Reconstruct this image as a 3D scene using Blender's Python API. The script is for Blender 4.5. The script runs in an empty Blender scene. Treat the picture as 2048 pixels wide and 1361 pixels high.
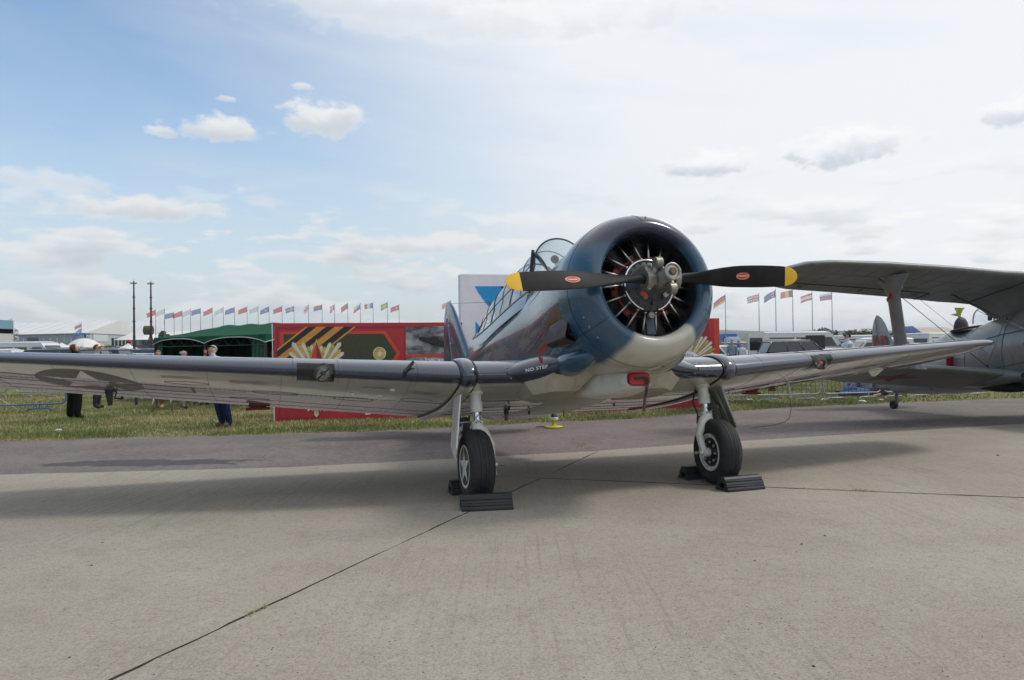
import bpy, bmesh, math, random
import numpy as np
from mathutils import Matrix, Vector
random.seed(7); np.random.seed(7)
PI = math.pi
R_ = math.radians
sc = bpy.context.scene
COL = sc.collection

# ------------------------------------------------------------------ camera
CAM_H = 1.45; FPX = 1562.0
cam_d = bpy.data.cameras.new('camera'); cam = bpy.data.objects.new('camera', cam_d); COL.objects.link(cam)
cam_d.sensor_width = 36.0; cam_d.lens = FPX / 2048 * 36.0
cam_d.clip_start = 0.05; cam_d.clip_end = 30000
CAM_R = Matrix.Rotation(PI/2 + R_(0.495), 3, 'X') @ Matrix.Rotation(R_(-0.7), 3, 'Z')
cam.matrix_world = Matrix.Translation((0, 0, CAM_H)) @ CAM_R.to_4x4()
sc.camera = cam
sc.view_settings.view_transform = 'Standard'; sc.view_settings.look = 'None'
sc.view_settings.gamma = 1.0; sc.view_settings.exposure = 0.0; sc.view_settings.use_curve_mapping = False
sc.cycles.max_bounces = 8; sc.cycles.transparent_max_bounces = 16
sc.cycles.volume_bounces = 0

# ------------------------------------------------------------------ sun and sky
SUN_EL, SUN_AZ = 54.0, 84.0            # azimuth clockwise from +Y (the view direction)
sd = Vector((math.sin(R_(SUN_AZ))*math.cos(R_(SUN_EL)), math.cos(R_(SUN_AZ))*math.cos(R_(SUN_EL)), math.sin(R_(SUN_EL))))
sun_d = bpy.data.lights.new('sun', 'SUN'); sun_d.energy = 1.5; sun_d.angle = R_(11); sun_d.color = (1.0, 0.95, 0.87)
sun = bpy.data.objects.new('sun', sun_d); COL.objects.link(sun)
sun.rotation_euler = sd.to_track_quat('Z', 'Y').to_euler(); sun.location = sd * 60

world = bpy.data.worlds.new('World'); sc.world = world; world.use_nodes = True
nt = world.node_tree; nt.nodes.clear()
class NB:
    """small node builder; sockets or numbers in, socket out"""
    def __init__(s, nt): s.nt = nt
    def new(s, t, **k):
        n = s.nt.nodes.new(t)
        for a, b in k.items(): setattr(n, a, b)
        return n
    def put(s, sock, v):
        if isinstance(v, bpy.types.NodeSocket): s.nt.links.new(v, sock)
        elif v is not None: sock.default_value = v
    def m(s, op, a, b=None, c=None, clamp=False):
        n = s.new('ShaderNodeMath', operation=op, use_clamp=clamp)
        for i, v in enumerate((a, b, c)): s.put(n.inputs[i], v)
        return n.outputs[0]
    def mix(s, f, a, b, mode='MIX'):
        n = s.new('ShaderNodeMix', data_type='RGBA', blend_type=mode)
        s.put(n.inputs[0], f); s.put(n.inputs[6], a if not isinstance(a, tuple) else (*a[:3], 1)); s.put(n.inputs[7], b if not isinstance(b, tuple) else (*b[:3], 1))
        return n.outputs[2]
    def ss(s, v, lo, hi, a=0.0, b=1.0):
        n = s.new('ShaderNodeMapRange', interpolation_type='SMOOTHSTEP')
        s.put(n.inputs[0], v); n.inputs[1].default_value = lo; n.inputs[2].default_value = hi; n.inputs[3].default_value = a; n.inputs[4].default_value = b
        return n.outputs[0]
    def noise(s, vec, scale, detail=4, rough=.55, dist=0.0, out=0):
        n = s.new('ShaderNodeTexNoise'); s.put(n.inputs['Vector'], vec)
        n.inputs['Scale'].default_value = scale; n.inputs['Detail'].default_value = detail
        n.inputs['Roughness'].default_value = rough; n.inputs['Distortion'].default_value = dist
        return n.outputs[out]
    def vec(s, x, y, z):
        n = s.new('ShaderNodeCombineXYZ')
        for i, v in enumerate((x, y, z)): s.put(n.inputs[i], v)
        return n.outputs[0]
    def sep(s, v):
        n = s.new('ShaderNodeSeparateXYZ'); s.put(n.inputs[0], v); return n.outputs
    def scale(s, v, k):
        n = s.new('ShaderNodeMapping'); s.put(n.inputs[0], v); n.inputs['Scale'].default_value = k; return n.outputs[0]

W = NB(nt)
sky = W.new('ShaderNodeTexSky', sky_type='NISHITA', sun_disc=False, sun_elevation=R_(SUN_EL), sun_rotation=R_(SUN_AZ), altitude=180.0, air_density=1.0, dust_density=1.6, ozone_density=1.3)
tc = W.new('ShaderNodeTexCoord').outputs['Generated']
x, y, z = W.sep(tc)
az = W.m('ARCTAN2', x, y); el = W.m('ARCSINE', z)
n = W.new('ShaderNodeVectorMath', operation='DOT_PRODUCT'); W.put(n.inputs[0], tc); n.inputs[1].default_value = sd
cs = n.outputs['Value']                                   # cosine of the angle to the sun
zc = W.m('MAXIMUM', z, 0.04)
pl = W.vec(W.m('DIVIDE', x, zc), W.m('DIVIDE', y, zc), 0.0)  # flat cloud layer overhead
skyc = W.mix(1.0, sky.outputs[0], (0.182, 0.190, 0.186), 'MULTIPLY')
# thin high veil: thick towards the sun, streaky elsewhere
sv = W.vec(W.m('ADD', W.m('MULTIPLY', az, 1.6), W.m('MULTIPLY', el, 1.2)), W.m('ADD', W.m('MULTIPLY', el, 9.0), W.m('MULTIPLY', az, 1.1)), 0.0)
streak = W.noise(sv, 1.3, 6, .55, .5)
n2 = W.noise(W.vec(W.m('MULTIPLY', az, 5), W.m('MULTIPLY', el, 9), 5.0), 1.1, 6, .6, .3)
veil = W.m('ADD', W.ss(cs, 0.03, 0.42, .05, 1.0), W.m('MULTIPLY', W.m('SUBTRACT', streak, .5), .75))
veil = W.m('ADD', veil, W.m('MULTIPLY', W.m('SUBTRACT', n2, .5), .30))
low = W.ss(el, 0.34, 0.03)
veil = W.m('ADD', veil, W.m('MULTIPLY', low, .75), clamp=True)
vcol = W.mix(W.ss(cs, 0.0, 0.42), (0.66, 0.73, 0.775), (0.925, 0.945, 0.965))
c0 = W.mix(W.m('MULTIPLY', veil, .93), skyc, vcol)
# low cumulus bank near the horizon
cv = W.vec(W.m('MULTIPLY', az, 5.0), W.m('MULTIPLY', el, 17.0), 0.0)
bank = W.noise(cv, 1.7, 7, .56, .15)
bm_ = W.m('MULTIPLY', W.ss(bank, .47, .57), W.m('MULTIPLY', W.ss(el, 0.235, 0.12), W.ss(el, -0.01, 0.03)))
shade = W.noise(W.vec(W.m('MULTIPLY', az, 5.0), W.m('ADD', W.m('MULTIPLY', el, 17.0), .22), 0.0), 1.7, 3, .5, .15)
bcol = W.mix(W.ss(shade, .45, .7), (0.85, 0.865, 0.87), (0.60, 0.645, 0.69))
bcol = W.mix(W.ss(cs, .05, .5), bcol, W.mix(1.0, bcol, (1.18, 1.18, 1.18), 'MULTIPLY'))
c1 = W.mix(W.m('MULTIPLY', bm_, .82), c0, bcol)
# single fair-weather clouds: (azimuth, elevation, half width, half height) in the sky
fine = W.noise(W.vec(W.m('MULTIPLY', az, 10.0), W.m('MULTIPLY', el, 16.0), 3.0), 2.1, 8, .6, .2)
fine2 = W.noise(W.vec(W.m('MULTIPLY', az, 34.0), W.m('MULTIPLY', el, 50.0), 7.0), 1.6, 6, .6, .3)
def cl(px, py, w, h, s=1.0):
    a = math.atan((px-1024)/FPX); hz = 694 - .0122*(px-1024)
    return a, math.atan((hz-py)/FPX*math.cos(a)), w/2/FPX*math.cos(a), h/2/FPX*math.cos(a), s
CL = [cl(650,240,175,85), cl(456,262,185,62), cl(325,262,58,44,.8), cl(272,420,330,68,.95), cl(612,173,50,20,.7), cl(455,197,46,14,.6),
      cl(90,365,300,60,.55), cl(180,470,170,34,.6), cl(1425,334,215,72,1), cl(1708,300,310,108,1), cl(2040,225,160,90,.95), cl(860,492,330,52,.8), cl(560,512,160,26,.5),
      cl(1110,455,230,60,.5), cl(1400,458,110,42,.7), cl(1560,468,130,40,.55), cl(1740,460,150,36,.55), cl(485,380,36,24,.45), cl(1000,40,900,120,.6), cl(780,10,420,90,.6), cl(1230,30,500,110,.6),
      cl(520,555,260,30,.5), cl(60,520,160,50,.5), cl(130,560,220,26,.5), cl(2000,470,260,46,.5)]
acc = None; acc_s = None
for (a, e, w, h, s) in CL:
    dx = W.m('DIVIDE', W.m('SUBTRACT', az, a), w); dy = W.m('DIVIDE', W.m('SUBTRACT', el, e), h)
    dyf = W.m('MULTIPLY', dy, W.m('ADD', 1.0, W.m('MULTIPLY', W.m('LESS_THAN', dy, 0.0), .45)))   # flatter base
    d = W.m('SQRT', W.m('ADD', W.m('MULTIPLY', dx, dx), W.m('MULTIPLY', dyf, dyf)))
    d = W.m('ADD', d, W.m('MULTIPLY', W.m('SUBTRACT', fine, .5), 1.75))
    d = W.m('ADD', d, W.m('MULTIPLY', W.m('SUBTRACT', fine2, .5), 1.9 if w < .03 else 1.0))
    k = W.m('MULTIPLY', W.ss(d, 1.06, .45), s)
    sh = W.m('MULTIPLY', W.ss(W.m('ADD', dy, W.m('MULTIPLY', W.m('SUBTRACT', fine, .5), 1.6)), .55, -.45), k)
    acc = k if acc is None else W.m('MAXIMUM', acc, k)
    acc_s = sh if acc_s is None else W.m('MAXIMUM', acc_s, sh)
lit = W.mix(W.ss(cs, .05, .45), (0.84, 0.855, 0.87), (0.99, 0.995, 1.0))
dark = W.mix(W.ss(cs, .05, .45), (0.62, 0.66, 0.71), (0.64, 0.70, 0.77))
c2 = W.mix(acc, c1, W.mix(acc_s, lit, dark))
gnd = W.mix(W.ss(z, -.02, .0), (0.30, 0.30, 0.29), c2)
bg = W.new('ShaderNodeBackground'); W.put(bg.inputs[0], gnd); bg.inputs[1].default_value = 1.0
wo = W.new('ShaderNodeOutputWorld'); nt.links.new(bg.outputs[0], wo.inputs[0])

# ------------------------------------------------------------------ helpers
def ray(px, py): return CAM_R @ Vector(((px-1024)/FPX, (680.5-py)/FPX, -1))
def atY(px, py, Y):
    d = ray(px, py); return Vector((0, 0, CAM_H)) + d*(Y/d.y)
def gr(px, py, z=0.0):
    d = ray(px, py); return Vector((0, 0, CAM_H)) + d*((z-CAM_H)/d.z)

def tag(o, label=None, cat=None, group=None, kind=None):
    if label: o['label'] = label
    if cat: o['category'] = cat
    if group: o['group'] = group
    if kind: o['kind'] = kind
    return o
def empty(name, label, cat, loc=(0, 0, 0), rotz=0.0, group=None):
    o = bpy.data.objects.new(name, None); COL.objects.link(o); o.empty_display_size = .3
    o.location = loc; o.rotation_euler = (0, 0, rotz)
    return tag(o, label, cat, group)

class MB:
    def __init__(s): s.v = []; s.f = []; s.mi = []; s.sm = []; s.at = {}
    def add(s, vs, fs, mat=0, smooth=True):
        b = len(s.v); s.v += [tuple(p) for p in vs]
        for f in fs: s.f.append(tuple(b+i for i in f)); s.mi.append(mat); s.sm.append(smooth)
        return b
    def box(s, c, size, mat=0, M=None, smooth=False):
        hx, hy, hz = size[0]/2, size[1]/2, size[2]/2
        vs = [Vector((sx*hx, sy*hy, sz*hz)) for sx in (-1, 1) for sy in (-1, 1) for sz in (-1, 1)]
        vs = [(M @ p if M else p) + Vector(c) for p in vs]
        s.add(vs, [(0,1,3,2), (4,6,7,5), (0,4,5,1), (2,3,7,6), (0,2,6,4), (1,5,7,3)], mat, smooth); return s
    def cbox(s, c, size, ch, mat=0, M=None):
        """box with chamfered edges"""
        bm = bmesh.new(); bmesh.ops.create_cube(bm, size=1.0)
        for v in bm.verts: v.co = Vector((v.co.x*size[0], v.co.y*size[1], v.co.z*size[2]))
        bmesh.ops.bevel(bm, geom=list(bm.edges), offset=ch, segments=2, affect='EDGES')
        bm.verts.ensure_lookup_table()
        vs = [(M @ v.co if M else v.co.copy()) + Vector(c) for v in bm.verts]
        s.add(vs, [[v.index for v in f.verts] for f in bm.faces], mat, True); bm.free(); return s
    def tube(s, path, r, n=8, mat=0, caps=True, smooth=True):
        path = [Vector(p) for p in path]
        if not isinstance(r, (list, tuple)): r = [r]*len(path)
        rings = []; up = None
        for i, p in enumerate(path):
            t = (path[min(i+1, len(path)-1)] - path[max(i-1, 0)]).normalized()
            if up is None: up = Vector((0, 0, 1)) if abs(t.z) < .9 else Vector((1, 0, 0))
            a = t.cross(up); a.normalize(); b = a.cross(t); up = b
            rings.append([p + a*(math.cos(2*PI*k/n)*r[i]) + b*(math.sin(2*PI*k/n)*r[i]) for k in range(n)])
        s.loft(rings, mat, caps=caps, smooth=smooth); return s
    def loft(s, rings, mat=0, caps=True, smooth=True, close=True, skip=None):
        n = len(rings[0]); vs = [p for r in rings for p in r]; fs = []
        for i in range(len(rings)-1):
            for k in range(n if close else n-1):
                if skip and skip(i, k): continue
                k2 = (k+1) % n; fs.append((i*n+k, i*n+k2, (i+1)*n+k2, (i+1)*n+k))
        b = s.add(vs, fs, mat, smooth)
        if caps and close:
            s.add(rings[0], [tuple(range(n))[::-1]], mat, False); s.add(rings[-1], [tuple(range(n))], mat, False)
        return b
    def lathe(s, prof, c=(0, 0, 0), axis='Y', n=48, mat=0, a0=0, a1=2*PI):
        """prof: (along axis, radius)"""
        full = abs(a1-a0-2*PI) < 1e-6; m = n if full else n+1
        rings = []
        for (t, r) in prof:
            ring = []
            for k in range(m):
                a = a0 + (a1-a0)*k/n; u, w = r*math.cos(a), r*math.sin(a)
                p = {'Y': (u, t, w), 'Z': (u, w, t), 'X': (t, u, w)}[axis]
                ring.append(Vector(p)+Vector(c))
            rings.append(ring)
        s.loft(rings, mat, caps=False, close=full); return s
    def poly(s, pts, mat=0): s.add(pts, [tuple(range(len(pts)))], mat, False); return s
    def sphere(s, c, r, nu=16, nv=10, mat=0, sc_=(1, 1, 1), v0=0, v1=PI):
        rings = []
        for j in range(nv+1):
            t = v0 + (v1-v0)*j/nv
            rings.append([Vector((c[0]+r*sc_[0]*math.sin(t)*math.cos(2*PI*k/nu), c[1]+r*sc_[1]*math.sin(t)*math.sin(2*PI*k/nu), c[2]+r*sc_[2]*math.cos(t))) for k in range(nu)])
        s.loft(rings, mat, caps=False); return s
    def prism(s, outline, d, mat=0):
        """outline: list of 3d points in a plane, d: extrusion vector"""
        n = len(outline); d = Vector(d); a = [Vector(p) for p in outline]; b = [p+d for p in a]
        s.add(a+b, [tuple(range(n))[::-1], tuple(range(n, 2*n))] + [(k, (k+1) % n, n+(k+1) % n, n+k) for k in range(n)], mat, False); return s
    def xform(s, M): s.v = [tuple(M @ Vector(p)) for p in s.v]; return s
    def build(s, name, mats, parent=None, loc=None, weld=True, attr=None, label=None, kind=None, recalc=True):
        me = bpy.data.meshes.new(name); me.from_pydata(s.v, [], s.f)
        mats = mats if isinstance(mats, (list, tuple)) else [mats]
        for m in mats: me.materials.append(m)
        me.polygons.foreach_set('material_index', s.mi); me.polygons.foreach_set('use_smooth', s.sm)
        if attr:
            a = me.attributes.new(attr[0], 'FLOAT', 'POINT'); a.data.foreach_set('value', attr[1])
        if weld or recalc:
            bm = bmesh.new(); bm.from_mesh(me)
            if weld and not attr: bmesh.ops.remove_doubles(bm, verts=bm.verts, dist=1e-5)
            if recalc: bmesh.ops.recalc_face_normals(bm, faces=bm.faces)
            for e in bm.edges:
                if len(e.link_faces) == 2 and e.calc_face_angle(0) > .7: e.smooth = False
            bm.to_mesh(me); bm.free()
        me.update()
        o = bpy.data.objects.new(name, me); COL.objects.link(o)
        if parent: o.parent = parent
        if loc is not None: o.location = loc
        return tag(o, label=label, kind=kind)

def linked(src, parent, name=None, loc=None, rot=None, mats=None):
    o = bpy.data.objects.new(name or src.name.split('.')[0], src.data); COL.objects.link(o); o.parent = parent
    if loc is not None: o.location = loc
    if rot is not None: o.rotation_euler = rot
    return o
def copy_tree(o, parent=None):
    c = o.copy(); COL.objects.link(c); c.parent = parent
    for ch in list(o.children): copy_tree(ch, c)
    return c

_text_cache = {}
def text_geo(body, size, font=None, spacing=1.0, bold=0.0):
    """flat letters as (verts, faces) in XY, centred"""
    key = (body, size, spacing, bold)
    if key in _text_cache: return _text_cache[key]
    cu = bpy.data.curves.new('lettering', 'FONT'); cu.body = body; cu.size = size; cu.space_character = spacing
    cu.align_x = 'CENTER'; cu.align_y = 'CENTER'; cu.resolution_u = 3; cu.offset = bold
    o = bpy.data.objects.new('lettering', cu); COL.objects.link(o)
    dg = bpy.context.evaluated_depsgraph_get(); me = bpy.data.meshes.new_from_object(o.evaluated_get(dg))
    r = ([v.co.copy() for v in me.vertices], [tuple(p.vertices) for p in me.polygons])
    bpy.data.objects.remove(o); bpy.data.curves.remove(cu); bpy.data.meshes.remove(me)
    _text_cache[key] = r; return r
def lettering(mb, body, size, fn, mat=0, **k):
    """fn maps letter-plane (x, y) to a 3d point"""
    v, f = text_geo(body, size, **k)
    if v: mb.add([fn(p.x, p.y) for p in v], f, mat, False)
    return mb

# ------------------------------------------------------------------ materials
def mat_new(name):
    m = bpy.data.materials.new(name); m.use_nodes = True; nt = m.node_tree
    return m, NB(nt), nt.nodes['Principled BSDF']
def M(name, col, rough=.5, metal=0.0, var=.08, scale=4.0, bump=0.0, bscale=60.0, coat=0.0, spec=.5, dirt=None, dscale=2.0, rvar=.08):
    m, N, b = mat_new(name)
    t = N.new('ShaderNodeTexCoord').outputs['Object']
    nz = N.noise(t, scale, 6, .6)
    f = N.ss(nz, .3, .7)
    lo = tuple(c*(1-var) for c in col); hi = tuple(min(1, c*(1+var)) for c in col)
    c = N.mix(f, lo, hi)
    if dirt:
        dn = N.noise(t, dscale, 8, .7, .4); c = N.mix(N.m('MULTIPLY', N.ss(dn, .5, .75), .6), c, dirt)
    N.put(b.inputs['Base Color'], c)
    N.put(b.inputs['Roughness'], N.m('ADD', rough-rvar/2, N.m('MULTIPLY', nz, rvar)))
    b.inputs['Metallic'].default_value = metal; b.inputs['Coat Weight'].default_value = coat; b.inputs['Coat Roughness'].default_value = .08
    b.inputs['Specular IOR Level'].default_value = spec
    if bump:
        bn = N.new('ShaderNodeBump'); bn.inputs['Strength'].default_value = bump; bn.inputs['Distance'].default_value = .01
        N.put(bn.inputs['Height'], N.noise(t, bscale, 5, .6)); N.put(b.inputs['Normal'], bn.outputs[0])
    return m
def glass(name, tint=(.9, .95, .97), refl=.10, dark=0.0, rough=.02):
    m, N, b = mat_new(name); nt = m.node_tree; nt.nodes.remove(b)
    tr = N.new('ShaderNodeBsdfTransparent'); tr.inputs[0].default_value = (*tint, 1)
    gl = N.new('ShaderNodeBsdfGlossy'); gl.inputs['Roughness'].default_value = rough
    lw = N.new('ShaderNodeLayerWeight'); lw.inputs[0].default_value = .5
    f = N.m('ADD', N.m('MULTIPLY', N.m('POWER', lw.outputs['Facing'], 4.0), .85), refl, clamp=True)
    mx = N.new('ShaderNodeMixShader'); N.put(mx.inputs[0], f); nt.links.new(tr.outputs[0], mx.inputs[1]); nt.links.new(gl.outputs[0], mx.inputs[2])
    nt.links.new(mx.outputs[0], nt.nodes['Material Output'].inputs[0]); return m

NAVY = (.016, .026, .055); BLUE = (.028, .078, .132); CREAM = (.47, .455, .385)
def airframe_paint(name, wing=False):
    m, N, b = mat_new(name)
    t = N.new('ShaderNodeTexCoord').outputs['Object']; x, y, z = N.sep(t)
    nz = N.noise(t, 3.0, 7, .62); fine = N.noise(t, 26.0, 5, .6)
    wob = N.m('MULTIPLY', N.m('SUBTRACT', N.noise(t, 6.0, 4, .55), .5), .10)
    cream = N.mix(N.ss(nz, .35, .7), tuple(c*.90 for c in CREAM), tuple(c*1.06 for c in CREAM))
    if wing:
        st = N.noise(N.scale(t, (.5, 9.0, 1.0)), 3.0, 7, .65)
        cream = N.mix(N.m('MULTIPLY', N.ss(st, .52, .72), .38), cream, (.24, .20, .155))
        grime = N.noise(N.scale(t, (2.5, .7, 1.0)), 2.0, 7, .7)
        cream = N.mix(N.m('MULTIPLY', N.ss(grime, .55, .78), .30), cream, (.20, .185, .15))
        cream = N.mix(N.m('MULTIPLY', N.ss(y, 2.4, 3.4), .22), cream, (.26, .23, .19))
        at = N.new('ShaderNodeAttribute', attribute_name='contour').outputs['Fac']
        k = N.ss(N.m('ADD', at, N.m('MULTIPLY', wob, .12)), .175, .235)
        navy = N.mix(nz, tuple(c*.85 for c in NAVY), tuple(c*1.25 for c in NAVY))
        top = N.ss(at, -.05, -.25)
        base = N.mix(k, navy, cream)
    else:
        ang = N.m('ABSOLUTE', N.m('ARCTAN2', N.m('SUBTRACT', x, .07), N.m('MULTIPLY', z, -1)))
        stain = N.noise(N.scale(t, (2.0, .6, 2.0)), 3.0, 7, .7)
        cream = N.mix(N.m('MULTIPLY', N.ss(stain, .48, .75), .4), cream, (.27, .22, .15))
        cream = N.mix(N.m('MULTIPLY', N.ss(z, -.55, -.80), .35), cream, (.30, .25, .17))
        lim = N.m('ADD', ang, wob)
        k = N.ss(lim, .64, .53)                              # underside
        up = N.ss(N.m('SUBTRACT', N.m('ADD', z, wob), N.m('MULTIPLY', N.m('MAXIMUM', N.m('SUBTRACT', y, .6), 0.0), .13)), .30, .40)
        blue = N.mix(nz, tuple(c*.8 for c in BLUE), tuple(c*1.25 for c in BLUE))
        navy = N.mix(nz, tuple(c*.8 for c in NAVY), tuple(c*1.2 for c in NAVY))
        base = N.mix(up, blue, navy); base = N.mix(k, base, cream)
    base = N.mix(N.m('MULTIPLY', N.ss(fine, .60, .72), .10), base, (.35, .34, .30))
    N.put(b.inputs['Base Color'], base)
    N.put(b.inputs['Roughness'], N.m('ADD', .15 if not wing else .17, N.m('MULTIPLY', N.noise(t, 2.0, 3, .5), .12)))
    b.inputs['Coat Weight'].default_value = .40 if not wing else 1.0; b.inputs['Coat Roughness'].default_value = .05; b.inputs['Coat IOR'].default_value = 1.5 if not wing else 1.65
    bn = N.new('ShaderNodeBump'); bn.inputs['Strength'].default_value = .05; bn.inputs['Distance'].default_value = .004
    N.put(bn.inputs['Height'], N.noise(t, 4.5, 3, .5)); N.put(b.inputs['Normal'], bn.outputs[0]); N.put(b.inputs['Coat Normal'], bn.outputs[0])
    return m

P_FUS = airframe_paint('three tone blue airframe paint'); P_WING = airframe_paint('navy over cream wing paint', True)
P_CREAM = M('cream paint', CREAM, .38, var=.10, coat=.2, dirt=(.25, .22, .16), dscale=5)
P_NAVY = M('navy paint', NAVY, .24, coat=.8, var=.2)
P_BLUE = M('mid blue paint', BLUE, .25, coat=.3, var=.2)
P_WHITE = M('white paint', (.62, .62, .58), .40, var=.08, dirt=(.30, .27, .22), dscale=9)
BLACK = M('black paint', (.012, .012, .014), .45, var=.2)
BLADE = M('matt black blade', (.009, .009, .011), .46, var=.25, scale=7, dirt=(.03, .029, .03), dscale=3, spec=.22)
YEL = M('yellow tip paint', (.72, .43, .01), .42, var=.08)
RUB = M('tyre rubber', (.014, .014, .015), .72, var=.3, scale=10, bump=.2, bscale=90, dirt=(.05, .047, .043), dscale=4)
RUBC = M('chock rubber', (.016, .017, .022), .5, var=.3, bump=.15)
STEEL = M('worn steel', (.42, .41, .39), .34, 1.0, var=.15, scale=14)
CHROME = M('polished chrome', (.72, .72, .73), .12, 1.0, var=.05)
ALLOY = M('cast alloy', (.27, .265, .235), .45, .75, var=.25, scale=16, dirt=(.20, .15, .08), dscale=12)
DKMET = M('dark engine metal', (.035, .037, .040), .42, .6, var=.4, scale=16)
CRANK = M('crankcase grey', (.055, .062, .068), .38, .3, var=.3, scale=14, dirt=(.02, .018, .015), dscale=14)
FINS = M('cylinder fin metal', (.05, .045, .042), .42, .8, var=.4, scale=20)
ORANG = M('red oxide paint', (.15, .020, .014), .5, var=.3, scale=12)
REDP = M('red placard', (.62, .09, .02), .4)
RED = M('red fabric', (.30, .016, .02), .75, var=.2, bump=.1)
REDV = M('red vinyl', (.38, .010, .020), .42, var=.2)
DKRIB = M('dark maroon ribbon', (.045, .018, .018), .8, var=.3)
OLIVE = M('greenish primer grey', (.22, .235, .20), .36, .3, var=.15, scale=8)
EXH = M('burnt exhaust steel', (.10, .075, .065), .48, .7, var=.35, scale=9, dirt=(.16, .07, .035), dscale=7)
BRONZE = M('heat stained metal', (.17, .12, .075), .4, .8, var=.3, scale=10)
WHT = M('white lettering paint', (.72, .73, .72), .5)
LENS = glass('lamp glass', (.88, .89, .9), .05)
CANO = glass('canopy perspex', (.88, .94, .97), .14)
SEATG = M('cockpit green', (.10, .13, .11), .6)
INSIG = M('faded insignia blue', (.145, .130, .130), .5, var=.25, scale=20, dirt=(.20, .18, .16), dscale=14)

# ------------------------------------------------------------------ ground
CE = [(-60, 4.2), (-20, 8.2), (-6.12, 9.32), (-2.78, 9.63), (1.05, 10.75), (3.06, 11.56), (8.90, 13.62), (25, 19.3), (70, 35)]     # concrete edge
GE = [(-60, 10.5), (-20, 13.2), (-9.13, 13.91), (-6.55, 14.1), (-4.84, 14.39), (-1.23, 15.2), (0, 15.74), (1.82, 16.35), (4.24, 17.71), (8.15, 19.64), (13.9, 21.25), (30, 26.5), (70, 40)]    # grass edge
GZ = -.12
def pl_y(P, x): return float(np.interp(x, [p[0] for p in P], [p[1] for p in P]))

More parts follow.
